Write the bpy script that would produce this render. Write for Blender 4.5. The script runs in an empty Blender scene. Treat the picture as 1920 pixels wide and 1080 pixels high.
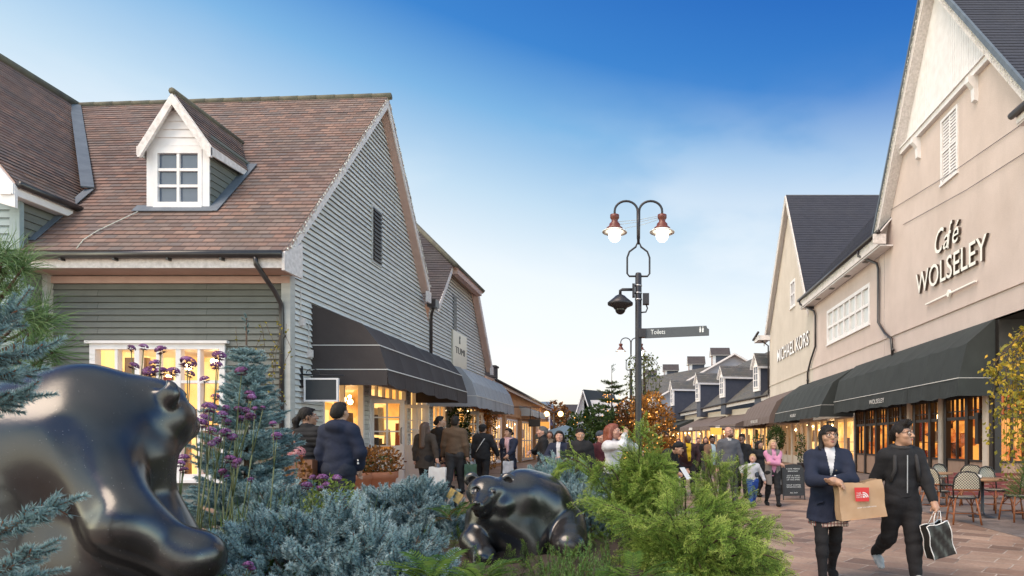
import bpy, math, random
import numpy as np
from mathutils import Vector, Matrix
S = bpy.context.scene
R = math.radians
# ---------------------------------------------------------------- camera
CAMZ, FPX, CX, CY = 1.45, 1200.0, 1195.0, 826.0      # eye height; focal length and principal point in photo pixels
cam = bpy.data.cameras.new('camera'); camo = bpy.data.objects.new('camera', cam); S.collection.objects.link(camo)
camo.location = (0, 0, CAMZ); camo.rotation_euler = (R(90), 0, 0)
cam.sensor_width = 36; cam.lens = 36 * FPX / 1920
cam.shift_x = -(CX - 960) / 1920; cam.shift_y = (CY - 540) / 1920
cam.clip_start = .05; cam.clip_end = 2000
S.camera = camo
# ---------------------------------------------------------------- exposure
S.view_settings.view_transform = 'Standard'; S.view_settings.look = 'None'
S.view_settings.exposure = 0.3; S.view_settings.gamma = 1.0
S.render.engine = 'CYCLES'; S.cycles.max_bounces = 6; S.cycles.transparent_max_bounces = 12
S.cycles.use_denoising = True; S.cycles.sample_clamp_indirect = 4.0
# ---------------------------------------------------------------- sky: dusk
W = bpy.data.worlds.new('World'); S.world = W; W.use_nodes = True
SUN_EL, SUN_AZ = R(55), R(224)
def world():
    nt = W.node_tree; N = nt.nodes; L = nt.links
    for n in list(N): N.remove(n)
    out = N.new('ShaderNodeOutputWorld'); bg = N.new('ShaderNodeBackground'); bg.inputs[1].default_value = .1
    L.new(bg.outputs[0], out.inputs[0])
    sky = N.new('ShaderNodeTexSky'); sky.sky_type = 'NISHITA'; sky.sun_disc = False
    sky.sun_elevation = SUN_EL; sky.sun_rotation = SUN_AZ
    tc = N.new('ShaderNodeTexCoord'); sp = N.new('ShaderNodeSeparateXYZ'); L.new(tc.outputs['Generated'], sp.inputs[0])
    def math_(op, a, b=None, clamp=False):
        m = N.new('ShaderNodeMath'); m.operation = op; m.use_clamp = clamp
        for i, v in enumerate((a, b)):
            if v is None: continue
            if isinstance(v, (int, float)): m.inputs[i].default_value = v
            else: L.new(v, m.inputs[i])
        return m.outputs[0]
    # the clear dusk gradient: cream at the horizon, pale blue, then saturated blue above and to the right; unseen zenith paled to add light
    t = math_('ADD', sp.outputs[2], math_('MULTIPLY', sp.outputs[0], .16))
    rp = N.new('ShaderNodeValToRGB'); L.new(t, rp.inputs[0]); e = rp.color_ramp.elements
    stops = [(0.0, (1.02, .92, .74)), (.05, (1.0, .95, .84)), (.12, (.93, .94, .93)), (.22, (.82, .88, .91)), (.32, (.52, .69, .83)),
             (.42, (.19, .43, .72)), (.50, (.035, .21, .58)), (.60, (.010, .125, .48)), (.68, (.02, .15, .48)), (.80, (.28, .42, .58)), (1.0, (.55, .64, .72))]
    e[0].position, e[0].color = stops[0][0], (*stops[0][1], 1); e[1].position, e[1].color = stops[-1][0], (*stops[-1][1], 1)
    for p, c in stops[1:-1]:
        k = e.new(p); k.color = (*c, 1)
    # thin high cloud
    mp = N.new('ShaderNodeMapping'); mp.inputs['Scale'].default_value = (1.6, 1.6, 4.2); mp.inputs['Location'].default_value = (.35, .1, .3)
    L.new(tc.outputs['Generated'], mp.inputs[0])
    no = N.new('ShaderNodeTexNoise'); no.inputs['Scale'].default_value = 1.6; no.inputs['Detail'].default_value = 5; no.inputs['Roughness'].default_value = .5
    L.new(mp.outputs[0], no.inputs['Vector'])
    cr = N.new('ShaderNodeMapRange'); cr.interpolation_type = 'SMOOTHSTEP'; L.new(no.outputs[0], cr.inputs[0])
    cr.inputs[1].default_value = .40; cr.inputs[2].default_value = .62
    hi = N.new('ShaderNodeMapRange'); hi.interpolation_type = 'SMOOTHSTEP'; L.new(sp.outputs[2], hi.inputs[0])
    hi.inputs[1].default_value = .52; hi.inputs[2].default_value = .26; hi.inputs[3].default_value = 0; hi.inputs[4].default_value = .6
    mx = N.new('ShaderNodeMix'); mx.data_type = 'RGBA'
    L.new(math_('MULTIPLY', cr.outputs[0], hi.outputs[0]), mx.inputs[0]); L.new(rp.outputs[0], mx.inputs[6]); mx.inputs[7].default_value = (.86, .90, .93, 1)
    sc = N.new('ShaderNodeMix'); sc.data_type = 'RGBA'; sc.blend_type = 'MULTIPLY'; sc.inputs[0].default_value = 1
    L.new(mx.outputs[2], sc.inputs[6]); sc.inputs[7].default_value = (9.6, 9.6, 9.6, 1)
    # added fill: sky brightened out of view at both sides and behind the camera
    ax = math_('ABSOLUTE', sp.outputs[0])
    sd = N.new('ShaderNodeMapRange'); sd.interpolation_type = 'SMOOTHSTEP'; L.new(ax, sd.inputs[0]); sd.inputs[1].default_value = .70; sd.inputs[2].default_value = .96; sd.inputs[3].default_value = 1; sd.inputs[4].default_value = 3.2
    bh = N.new('ShaderNodeMapRange'); bh.interpolation_type = 'SMOOTHSTEP'; L.new(sp.outputs[1], bh.inputs[0]); bh.inputs[1].default_value = .1; bh.inputs[2].default_value = -.7; bh.inputs[3].default_value = 1; bh.inputs[4].default_value = 2.1
    gl = math_('MULTIPLY', sd.outputs[0], bh.outputs[0]); cb = N.new('ShaderNodeCombineXYZ'); L.new(gl, cb.inputs[0]); L.new(gl, cb.inputs[1]); L.new(math_('POWER', gl, .85), cb.inputs[2])
    wm = N.new('ShaderNodeMix'); wm.data_type = 'RGBA'; wm.blend_type = 'MULTIPLY'; wm.inputs[0].default_value = 1
    L.new(sc.outputs[2], wm.inputs[6]); L.new(cb.outputs[0], wm.inputs[7])
    # blend with the physical sky
    bl = N.new('ShaderNodeMix'); bl.data_type = 'RGBA'; bl.inputs[0].default_value = .12
    L.new(wm.outputs[2], bl.inputs[6]); L.new(sky.outputs[0], bl.inputs[7]); L.new(bl.outputs[2], bg.inputs[0])
world()
# ---------------------------------------------------------------- low soft sun
sun = bpy.data.lights.new('sun', 'SUN'); suno = bpy.data.objects.new('sun', sun); S.collection.objects.link(suno)
sun.energy = 3.0; sun.angle = R(35); sun.color = (1, .80, .62)
# direction towards the sun: behind the camera, and high, very soft
_sd = Vector((-.38, -.40, .80)).normalized()
suno.rotation_euler = _sd.to_track_quat('Z', 'Y').to_euler()
# ================================================================ helpers
COL = S.collection
rng = np.random.default_rng(7); random.seed(7)
def pt(px, py, Y): return Vector(((px - CX) * Y / FPX, Y, CAMZ + (CY - py) * Y / FPX))
def onx(px, py, X): return pt(px, py, X * FPX / (px - CX))
def smooth01(t): t = min(1, max(0, t)); return t * t * (3 - 2 * t)
def ground_z(x, y=0): return .3 * smooth01((-1 - x) / 3.4)
WLOC = {}
class Fr:
    """a facade frame: u along the wall, v up, n out of the wall"""
    def __init__(s, O, U, N, V=(0, 0, 1)): s.O, s.U, s.N, s.V = Vector(O), Vector(U).normalized(), Vector(N).normalized(), Vector(V).normalized()
    def __call__(s, u, v, n=0): return s.O + s.U * u + s.V * v + s.N * n
class MB:
    def __init__(s): s.v = []; s.f = []; s.m = []; s.uv = []; s.sm = []
    def face(s, pts, m=0, uv=None, sm=False):
        i = len(s.v); s.v.extend([tuple(p) for p in pts]); s.f.append(tuple(range(i, i + len(pts)))); s.m.append(m); s.uv.append(uv); s.sm.append(sm)
    def add(s, V, F, m=0, sm=True):
        i = len(s.v); s.v.extend([tuple(p) for p in V])
        for f in F: s.f.append(tuple(k + i for k in f)); s.m.append(m); s.uv.append(None); s.sm.append(sm)
    def hexa(s, c, m=0):
        c = [Vector(q) for q in c]
        F = [(0, 3, 2, 1), (4, 5, 6, 7), (0, 1, 5, 4), (1, 2, 6, 5), (2, 3, 7, 6), (3, 0, 4, 7)]
        if (c[1] - c[0]).cross(c[3] - c[0]).dot(c[4] - c[0]) < 0: F = [f[::-1] for f in F]
        s.add(c, F, m, False)
    def fbox(s, fr, u0, u1, v0, v1, n0, n1, m=0):
        s.hexa([fr(u0, v0, n0), fr(u1, v0, n0), fr(u1, v1, n0), fr(u0, v1, n0), fr(u0, v0, n1), fr(u1, v0, n1), fr(u1, v1, n1), fr(u0, v1, n1)], m)
    def box(s, c, d, m=0, rz=0, rx=0):
        Mx = Matrix.Translation(Vector(c)) @ Matrix.Rotation(rz, 4, 'Z') @ Matrix.Rotation(rx, 4, 'X')
        q = [Vector((x * d[0] / 2, y * d[1] / 2, z * d[2] / 2)) for z in (-1, 1) for x, y in ((-1, -1), (1, -1), (1, 1), (-1, 1))]
        s.hexa([Mx @ p for p in q], m)
    def bar(s, p, q, w, h, m=0, up=(0, 0, 1)):
        p, q = Vector(p), Vector(q); d = (q - p).normalized(); a = d.cross(Vector(up))
        if a.length < 1e-4: a = d.cross(Vector((1, 0, 0)))
        a.normalize(); b = a.cross(d); a *= w / 2; b *= h / 2
        s.hexa([p - a - b, p + a - b, p + a + b, p - a + b, q - a - b, q + a - b, q + a + b, q - a + b], m)
    def tube(s, P, r, m=0, n=8, cap=True, closed=False):
        P = [Vector(p) for p in P]; k = len(P); rr = r if isinstance(r, (list, tuple)) else [r] * k
        V = []; t0 = (P[1] - P[0]).normalized(); a = t0.orthogonal().normalized()
        for i in range(k):
            t = ((P[(i + 1) % k] - P[i - 1]) if closed or 0 < i < k - 1 else (P[1] - P[0] if i == 0 else P[-1] - P[-2])).normalized()
            a = (a - t * a.dot(t)).normalized(); b = t.cross(a)
            for j in range(n):
                w = 2 * math.pi * j / n; V.append(P[i] + (a * math.cos(w) + b * math.sin(w)) * rr[i])
        F = []
        for i in range(k if closed else k - 1):
            for j in range(n):
                i2 = (i + 1) % k; F.append((i * n + j, i * n + (j + 1) % n, i2 * n + (j + 1) % n, i2 * n + j))
        if cap and not closed: F.append(tuple(range(n))[::-1]); F.append(tuple((k - 1) * n + j for j in range(n)))
        s.add(V, F, m)
    def lathe(s, prof, c, m=0, n=20, axis=None):
        V = []; c = Vector(c); q = Vector((0, 0, 1)).rotation_difference(Vector(axis)) if axis else None
        for (r, z) in prof:
            for j in range(n):
                w = 2 * math.pi * j / n; p = Vector((r * math.cos(w), r * math.sin(w), z)); V.append(c + (q @ p if q else p))
        F = [(i * n + j, i * n + (j + 1) % n, (i + 1) * n + (j + 1) % n, (i + 1) * n + j) for i in range(len(prof) - 1) for j in range(n)]
        F.append(tuple(range(n))[::-1]); F.append(tuple((len(prof) - 1) * n + j for j in range(n)))
        s.add(V, F, m)
    def ball(s, c, r, m=0, n=8, k=6):
        r = (r, r, r) if isinstance(r, (int, float)) else r; V = []; c = Vector(c)
        for i in range(k + 1):
            a = math.pi * i / k
            for j in range(n):
                w = 2 * math.pi * j / n; V.append(c + Vector((r[0] * math.sin(a) * math.cos(w), r[1] * math.sin(a) * math.sin(w), -r[2] * math.cos(a))))
        s.add(V, [(i * n + j, i * n + (j + 1) % n, (i + 1) * n + (j + 1) % n, (i + 1) * n + j) for i in range(k) for j in range(n)], m)
    def prism(s, poly, fr, n0, n1, m=0):
        a = [fr(u, v, n0) for u, v in poly]; b = [fr(u, v, n1) for u, v in poly]; k = len(poly)
        s.add(a + b, [tuple(range(k))[::-1], tuple(range(k, 2 * k))] + [(i, (i + 1) % k, k + (i + 1) % k, k + i) for i in range(k)], m, False)
    def build_each(s, name, mats, parent=None):
        """every separate piece becomes a part of its own"""
        p = list(range(len(s.v)))
        def find(a):
            while p[a] != a: p[a] = p[p[a]]; a = p[a]
            return a
        for f in s.f:
            for a in f[1:]: p[find(a)] = find(f[0])
        groups = {}
        for i, f in enumerate(s.f): groups.setdefault(find(f[0]), []).append(i)
        for ids in groups.values():
            q = MB(); vs = sorted({a for i in ids for a in s.f[i]}); mp = {a: k for k, a in enumerate(vs)}; q.v = [s.v[a] for a in vs]
            for i in ids: q.f.append(tuple(mp[a] for a in s.f[i])); q.m.append(s.m[i]); q.uv.append(s.uv[i]); q.sm.append(s.sm[i])
            q.build(name, mats, parent)
    def build(s, name, mats, parent=None, loc=None):
        return mesh_obj(name, s.v, s.f, mats, parent, s.m, s.sm, s.uv, loc=loc)
def link(o, parent):
    COL.objects.link(o)
    if parent is not None: o.parent = parent; WLOC[o.name] = WLOC.get(parent.name, Vector())
    return o
def mesh_obj(name, v, f, mats, parent=None, mi=None, sm=None, uv=None, loc=None):
    off = Vector(loc) if loc is not None else (WLOC.get(parent.name, Vector()) if parent is not None else Vector())
    V = np.asarray(v, dtype=np.float64).reshape(-1, 3) - np.array(off)
    me = bpy.data.meshes.new(name); me.from_pydata(V.tolist(), [], f if isinstance(f, list) else f.tolist())
    for m in (mats if isinstance(mats, (list, tuple)) else [mats]): me.materials.append(m)
    if mi is not None: me.polygons.foreach_set('material_index', np.asarray(mi, dtype=np.int32))
    if sm is not None: me.polygons.foreach_set('use_smooth', np.asarray(sm, dtype=bool) if not isinstance(sm, bool) else np.full(len(me.polygons), sm))
    if uv is not None and any(u is not None for u in uv):
        ul = me.uv_layers.new(name='UVMap'); out = []
        for u, p in zip(uv, me.polygons):
            out.extend([0, 0] * p.loop_total if u is None else [c for q in u for c in q])
        ul.data.foreach_set('uv', out)
    me.update()
    o = bpy.data.objects.new(name, me); link(o, parent)
    if parent is None: WLOC[o.name] = off.copy(); o.location = off
    return o
def fast_mesh(name, V, F, mat, parent=None, tint=None, smooth=False):
    """big foliage meshes: V (n,3), F (m,3|4) arrays; tint = one random value per vertex"""
    off = WLOC.get(parent.name, Vector()) if parent is not None else Vector()
    V = np.asarray(V, np.float32) - np.array(off, np.float32); F = np.asarray(F, np.int32); k = F.shape[1]
    me = bpy.data.meshes.new(name); me.vertices.add(len(V)); me.vertices.foreach_set('co', V.ravel())
    me.loops.add(F.size); me.loops.foreach_set('vertex_index', F.ravel())
    me.polygons.add(len(F)); me.polygons.foreach_set('loop_start', np.arange(0, F.size, k, dtype=np.int32))
    if smooth: me.polygons.foreach_set('use_smooth', np.ones(len(F), bool))
    me.materials.append(mat); me.update(calc_edges=True)
    if tint is not None:
        a = me.attributes.new('tint', 'FLOAT', 'POINT'); a.data.foreach_set('value', np.asarray(tint, np.float32))
    o = bpy.data.objects.new(name, me); return link(o, parent)
def tag(o, label=None, cat=None, group=None, kind=None):
    if label: o['label'] = label
    if cat: o['category'] = cat
    if group: o['group'] = group
    if kind: o['kind'] = kind
    return o
def thing(name, label, cat, loc=(0, 0, 0), group=None):
    o = bpy.data.objects.new(name, None); o.empty_display_size = .1; o.location = loc; COL.objects.link(o); WLOC[o.name] = Vector(loc)
    return tag(o, label, cat, group)
def copy_tree(o, parent=None):
    c = o.copy(); COL.objects.link(c); c.parent = parent
    for ch in list(o.children): copy_tree(ch, c)
    return c
# ---------------------------------------------------------------- materials
def nodes(name):
    m = bpy.data.materials.new(name); m.use_nodes = True; nt = m.node_tree
    return m, nt.nodes, nt.links, nt.nodes['Principled BSDF']
def ramp(N, L, fac, stops):
    r = N.new('ShaderNodeValToRGB'); L.new(fac, r.inputs[0]); e = r.color_ramp.elements
    e[0].position, e[0].color = stops[0][0], (*stops[0][1], 1); e[1].position, e[1].color = stops[-1][0], (*stops[-1][1], 1)
    for p, c in stops[1:-1]: k = e.new(p); k.color = (*c, 1)
    return r.outputs[0]
def mixc(N, L, fac, a, b, mode='MIX'):
    x = N.new('ShaderNodeMix'); x.data_type = 'RGBA'; x.blend_type = mode
    for i, v in ((0, fac), (6, a), (7, b)):
        if isinstance(v, (int, float)): x.inputs[i].default_value = v
        elif isinstance(v, tuple): x.inputs[i].default_value = (*v, 1)
        else: L.new(v, x.inputs[i])
    return x.outputs[2]
def noise(N, L, vec, scale, detail=3, rough=.55):
    n = N.new('ShaderNodeTexNoise'); n.inputs['Scale'].default_value = scale; n.inputs['Detail'].default_value = detail; n.inputs['Roughness'].default_value = rough
    if vec is not None: L.new(vec, n.inputs['Vector'])
    return n
def mapping(N, L, vec, scale):
    m = N.new('ShaderNodeMapping'); m.inputs['Scale'].default_value = scale; L.new(vec, m.inputs[0]); return m.outputs[0]
def bump(N, L, P, h, strength, dist=.01):
    b = N.new('ShaderNodeBump'); b.inputs['Strength'].default_value = strength; b.inputs['Distance'].default_value = dist
    L.new(h, b.inputs['Height']); L.new(b.outputs[0], P.inputs['Normal'])
def M(name, base, rough=.6, metal=0.0, var=None, bmp=None, stretch=(1, 1, 1), spec=.5, coat=0):
    """plain procedural surface: base colour varied by noise var=(scale, colour2, amount), bump=(scale, strength)"""
    m, N, L, P = nodes(name); tc = N.new('ShaderNodeTexCoord').outputs['Object']
    P.inputs['Base Color'].default_value = (*base, 1); P.inputs['Roughness'].default_value = rough; P.inputs['Metallic'].default_value = metal
    P.inputs['Specular IOR Level'].default_value = spec; P.inputs['Coat Weight'].default_value = coat
    v = mapping(N, L, tc, stretch)
    if var:
        n = noise(N, L, v, var[0], 5); r = N.new('ShaderNodeMapRange'); L.new(n.outputs[0], r.inputs[0]); r.inputs[1].default_value = .3; r.inputs[2].default_value = .7; r.inputs[4].default_value = var[2]
        L.new(mixc(N, L, r.outputs[0], base, var[1]), P.inputs['Base Color'])
    if bmp: bump(N, L, P, noise(N, L, v, bmp[0], 4).outputs[0], bmp[1])
    return m
def EM(name, col, strength):
    m = bpy.data.materials.new(name); m.use_nodes = True; N = m.node_tree.nodes; L = m.node_tree.links
    for n in list(N): N.remove(n)
    e = N.new('ShaderNodeEmission'); e.inputs[0].default_value = (*col, 1); e.inputs[1].default_value = strength
    o = N.new('ShaderNodeOutputMaterial'); L.new(e.outputs[0], o.inputs[0]); return m
def foliage_mat(name, stops, rough=.6, trans=.25, warm=None):
    m, N, L, P = nodes(name); at = N.new('ShaderNodeAttribute'); at.attribute_name = 'tint'
    L.new(ramp(N, L, at.outputs['Fac'], stops), P.inputs['Base Color']); P.inputs['Roughness'].default_value = rough
    P.inputs['Specular IOR Level'].default_value = .25
    if trans:
        t = N.new('ShaderNodeBsdfTranslucent'); L.new(ramp(N, L, at.outputs['Fac'], stops), t.inputs[0])
        mx = N.new('ShaderNodeMixShader'); mx.inputs[0].default_value = trans
        L.new(P.outputs[0], mx.inputs[1]); L.new(t.outputs[0], mx.inputs[2]); L.new(mx.outputs[0], N['Material Output'].inputs[0])
    return m
def tile_mat(name, cols, mortar, bw=.21, bh=.13, rough=.75, dirt=(.10, .09, .08)):
    """plain tiles: per-tile colour from a brick pattern in metres (UV), bump and dirt"""
    m, N, L, P = nodes(name); uv = N.new('ShaderNodeTexCoord').outputs['UV']
    b = N.new('ShaderNodeTexBrick'); b.inputs['Scale'].default_value = 1; b.inputs['Brick Width'].default_value = bw; b.inputs['Row Height'].default_value = bh
    b.inputs['Mortar Size'].default_value = .006; b.inputs['Mortar Smooth'].default_value = .2; b.inputs['Color1'].default_value = (0, 0, 0, 1); b.inputs['Color2'].default_value = (1, 1, 1, 1)
    b.inputs['Mortar'].default_value = (0, 0, 0, 1); L.new(uv, b.inputs[0])
    base = ramp(N, L, b.outputs[0], [(i / (len(cols) - 1), c) for i, c in enumerate(cols)])
    n = noise(N, L, uv, 1.1, 6); r = N.new('ShaderNodeMapRange'); L.new(n.outputs[0], r.inputs[0]); r.inputs[1].default_value = .42; r.inputs[2].default_value = .75; r.inputs[4].default_value = .6
    base = mixc(N, L, r.outputs[0], base, dirt)
    n2 = noise(N, L, uv, 14, 4); base = mixc(N, L, .25, base, ramp(N, L, n2.outputs[0], [(.3, (.02, .02, .02)), (.7, (.4, .32, .28))]), 'OVERLAY')
    L.new(mixc(N, L, b.outputs['Fac'], base, mortar), P.inputs['Base Color']); P.inputs['Roughness'].default_value = rough
    inv = N.new('ShaderNodeMath'); inv.operation = 'SUBTRACT'; inv.inputs[0].default_value = 1; L.new(b.outputs['Fac'], inv.inputs[1])
    ad = N.new('ShaderNodeMath'); ad.operation = 'MULTIPLY_ADD'; L.new(n2.outputs[0], ad.inputs[0]); ad.inputs[1].default_value = .5; L.new(inv.outputs[0], ad.inputs[2])
    bump(N, L, P, ad.outputs[0], .7, .006)
    return m
# ---------------------------------------------------------------- facade pieces
def span_at(poly, v):
    us = []
    k = len(poly)
    for i in range(k):
        (u0, v0), (u1, v1) = poly[i], poly[(i + 1) % k]
        if abs(v1 - v0) < 1e-9:
            if abs(v - v0) < 1e-6: us += [u0, u1]
        elif min(v0, v1) - 1e-7 <= v <= max(v0, v1) + 1e-7: us.append(u0 + (u1 - u0) * (v - v0) / (v1 - v0))
    return (min(us), max(us)) if us else None
def cladding(mb, fr, poly, holes=(), course=.115, tilt=.03, m=0, flat=False):
    """horizontal boards (or one flat skin) over a convex (u,v) polygon, with rectangular holes (u0,u1,v0,v1)"""
    v0 = min(p[1] for p in poly); v1 = max(p[1] for p in poly)
    cuts = {v0, v1} | {p[1] for p in poly} | {h[2] for h in holes} | {h[3] for h in holes}
    if not flat:
        k = math.ceil((v1 - v0) / course); cuts |= {v0 + i * course for i in range(k)}
    cuts = sorted(c for c in cuts if v0 - 1e-9 <= c <= v1 + 1e-9)
    for a, b in zip(cuts, cuts[1:]):
        if b - a < 1e-5: continue
        e = 1e-6; A = span_at(poly, a + e); B = span_at(poly, b - e)
        if not A or not B: continue
        segs = [(A[0], B[0], A[1], B[1])]
        for (h0, h1, hv0, hv1) in holes:
            if hv0 <= a + 1e-6 and hv1 >= b - 1e-6:
                new = []
                for (l0, l1, r0, r1) in segs:
                    if h1 <= min(l0, l1) or h0 >= max(r0, r1): new.append((l0, l1, r0, r1)); continue
                    if h0 > min(l0, l1): new.append((l0, l1, h0, h0))
                    if h1 < max(r0, r1): new.append((h1, h1, r0, r1))
                segs = new
        if flat: ta = tb = 0
        else:
            fa = ((a - v0) / course + 1e-4) % 1; fb = fa + (b - a) / course; ta = tilt * (1 - fa); tb = tilt * max(0, 1 - fb)
        for (l0, l1, r0, r1) in segs:
            q = [fr(l0, a, ta), fr(r0, a, ta), fr(r1, b, tb), fr(l1, b, tb)]
            if fr.U.cross(fr.V).dot(fr.N) < 0: q = q[::-1]
            mb.face(q, m)
            if not flat and ta > tilt * .9: mb.face([fr(l0, a, ta), fr(l0, a, -.002), fr(r0, a, -.002), fr(r0, a, ta)], m)
def tiles(mb, e0, e1, r0, r1, course=.13, lip=.016, m=0, under=None, thick=.05, wave=0.0):
    """a tiled roof slope: eave e0->e1, ridge r0->r1, as overlapping courses; u in metres along the eave for the tile pattern"""
    e0, e1, r0, r1 = map(Vector, (e0, e1, r0, r1)); n = (e1 - e0).cross(r0 - e0).normalized()
    if n.z < 0: n = -n
    ln = max((r0 - e0).length, (r1 - e1).length); k = max(1, round(ln / course)); U = (e1 - e0).normalized()
    for i in range(k):
        a, b = i / k, (i + 1) / k
        p0, p1, q0, q1 = e0.lerp(r0, a), e1.lerp(r1, a), e0.lerp(r0, b), e1.lerp(r1, b)
        d = n * lip
        jig = random.uniform(-.003, .003)
        uv = [((p - e0).dot(U) + 50, i * course + y) for p, y in ((p0, .004), (p1, .004), (q1, course - .004), (q0, course - .004))]
        mb.face([p0 + d + n * jig, p1 + d + n * jig, q1 + n * .002, q0 + n * .002], m, uv)
        mb.face([p0, p1, p1 + d + n * jig, p0 + d + n * jig], m, [(uv[0][0], uv[0][1] + .01)] * 4)
    if under is not None:
        d = -n * thick; mb.face([e0 + d, r0 + d, r1 + d, e1 + d], under)
        mb.face([e0, e1, e1 + d, e0 + d], under); mb.face([e1, r1, r1 + d, e1 + d], under); mb.face([e0, r0, r0 + d, e0 + d], under)
def window(parent, fr, u0, u1, v0, v1, nx, ny, mats, fw=.06, mw=.03, depth=.06, proud=.03, name='window', pane='pane', sill=True, mid=None):
    """frame + mullions as one mesh with its pane as a sub-part"""
    mb = MB(); n0, n1 = -depth, proud
    mb.fbox(fr, u0, u0 + fw, v0, v1, n0, n1); mb.fbox(fr, u1 - fw, u1, v0, v1, n0, n1)
    mb.fbox(fr, u0 + fw, u1 - fw, v1 - fw, v1, n0, n1 - .001); mb.fbox(fr, u0 + fw, u1 - fw, v0, v0 + fw, n0, n1 - .001)
    W_, H_ = u1 - u0 - 2 * fw, v1 - v0 - 2 * fw
    for i in range(1, nx):
        c = u0 + fw + W_ * i / nx; w = mw * (1.8 if mid and i % mid == 0 else 1); mb.fbox(fr, c - w / 2, c + w / 2, v0 + fw, v1 - fw, n0 + .01, n1 - .012)
    for j in (range(1, ny) if isinstance(ny, int) else ny):
        c = v0 + fw + H_ * (j / ny if isinstance(ny, int) else j); mb.fbox(fr, u0 + fw, u1 - fw, c - mw / 2, c + mw / 2, n0 + .01, n1 - .015)
    if sill: mb.fbox(fr, u0 - .04, u1 + .04, v0 - .05, v0 - .001, n0, n1 + .05)
    w = mb.build(name, mats[0], parent)
    g = MB(); g.face([fr(u0 + fw * .5, v0 + fw * .5, n0 + .025), fr(u1 - fw * .5, v0 + fw * .5, n0 + .025), fr(u1 - fw * .5, v1 - fw * .5, n0 + .025), fr(u0 + fw * .5, v1 - fw * .5, n0 + .025)])
    g.build(pane, mats[1], w); return w
def text_mesh(name, body, fr, u, v, size, mat, parent=None, ext=.01, n=.0, width=None, align='LEFT', shear=0, font=None, bold=0.0, space=1.0):
    """lettering cut as real geometry on a facade frame; width squeezes it to that many metres"""
    c = bpy.data.curves.new('lettering', 'FONT'); c.body = body; c.size = 1; c.extrude = 0; c.resolution_u = 3; c.align_x = 'LEFT'; c.shear = shear; c.offset = bold; c.space_character = space
    o = bpy.data.objects.new('lettering', c); COL.objects.link(o); dg = bpy.context.evaluated_depsgraph_get(); dg.update()
    me = bpy.data.meshes.new_from_object(o.evaluated_get(dg)); bpy.data.objects.remove(o); bpy.data.curves.remove(c)
    V = np.array([x.co[:] for x in me.vertices]); F = [tuple(p.vertices) for p in me.polygons]; bpy.data.meshes.remove(me)
    lo, hi = V.min(0), V.max(0); sx = width / (hi[0] - lo[0]) if width else size
    off = {'LEFT': 0, 'CENTER': -(hi[0] - lo[0]) * sx / 2, 'RIGHT': -(hi[0] - lo[0]) * sx}[align]
    top = [fr(u + off + (p[0] - lo[0]) * sx, v + p[1] * size, n + ext) for p in V]; bot = [fr(u + off + (p[0] - lo[0]) * sx, v + p[1] * size, n) for p in V]
    k = len(V); mb = MB(); mb.add(top, F, 0, False)
    edge = {}
    for f in F:
        for a, b in zip(f, f[1:] + f[:1]): edge[(a, b)] = edge.get((a, b), 0) + 1
    sides = [(a, b) for (a, b) in edge if (b, a) not in edge]
    mb.add(top + bot, [(b, a, a + k, b + k) for a, b in sides], 0 if not isinstance(mat, (list, tuple)) else 1, False)
    return mb.build(name, mat, parent)
# ================================================================ materials of the buildings
m_clap = M('grey_clapboard', (.46, .455, .435), .55, var=(2.2, (.35, .345, .33), .8), bmp=(60, .12), stretch=(1, 1, 6))
m_clapd = M('shade_darkened_clapboard', (.15, .155, .14), .55, var=(2.2, (.115, .12, .105), .7), bmp=(60, .12), stretch=(1, 1, 6))  # darker copy of the grey clapboard: eave shade put into the colour
m_clapw = M('blue_grey_clapboard', (.27, .33, .34), .55, var=(2.2, (.22, .27, .28), .6), bmp=(60, .1), stretch=(1, 1, 6))
m_white = M('white_paint', (.76, .73, .74), .45, var=(3.5, (.58, .54, .53), .55), bmp=(40, .05))
m_wcoarse = M('weathered_white_paint', (.74, .68, .67), .6, var=(14, (.34, .30, .28), .55), bmp=(50, .2))
m_soffit = M('pink_brown_paint', (.50, .34, .29), .6, var=(4, (.36, .24, .20), .6))
m_black = M('black_gutter_plastic', (.022, .018, .02), .32, var=(6, (.05, .045, .045), .5))
m_lead = M('lead_flashing', (.075, .095, .125), .6, var=(5, (.13, .155, .19), .7), bmp=(9, .25))
m_tile = tile_mat('red_brown_tiles', [(.12, .082, .078), (.255, .145, .115), (.19, .135, .125), (.31, .185, .145), (.15, .12, .12), (.25, .175, .15)], (.05, .035, .035))
m_tileB = tile_mat('dark_plum_tiles', [(.05, .040, .044), (.075, .054, .056), (.06, .05, .058), (.085, .064, .066)], (.03, .025, .03))
m_ridge = M('mossy_ridge_tile', (.085, .075, .062), .85, var=(6, (.15, .14, .09), .8), bmp=(25, .4))
m_slate = tile_mat('grey_slates', [(.115, .11, .115), (.15, .135, .13), (.09, .095, .105), (.17, .16, .15)], (.04, .04, .04), .3, .2, dirt=(.12, .11, .08))
m_slateN = tile_mat('navy_slates', [(.030, .032, .05), (.038, .04, .06), (.026, .028, .045)], (.012, .012, .02), .3, .16, dirt=(.045, .045, .06))
m_navy = M('navy_weatherboard', (.045, .05, .075), .6, var=(3, (.07, .075, .10), .6))
m_dark = M('dark_timber', (.014, .012, .012), .35, var=(8, (.03, .024, .02), .6), bmp=(30, .1))
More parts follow.
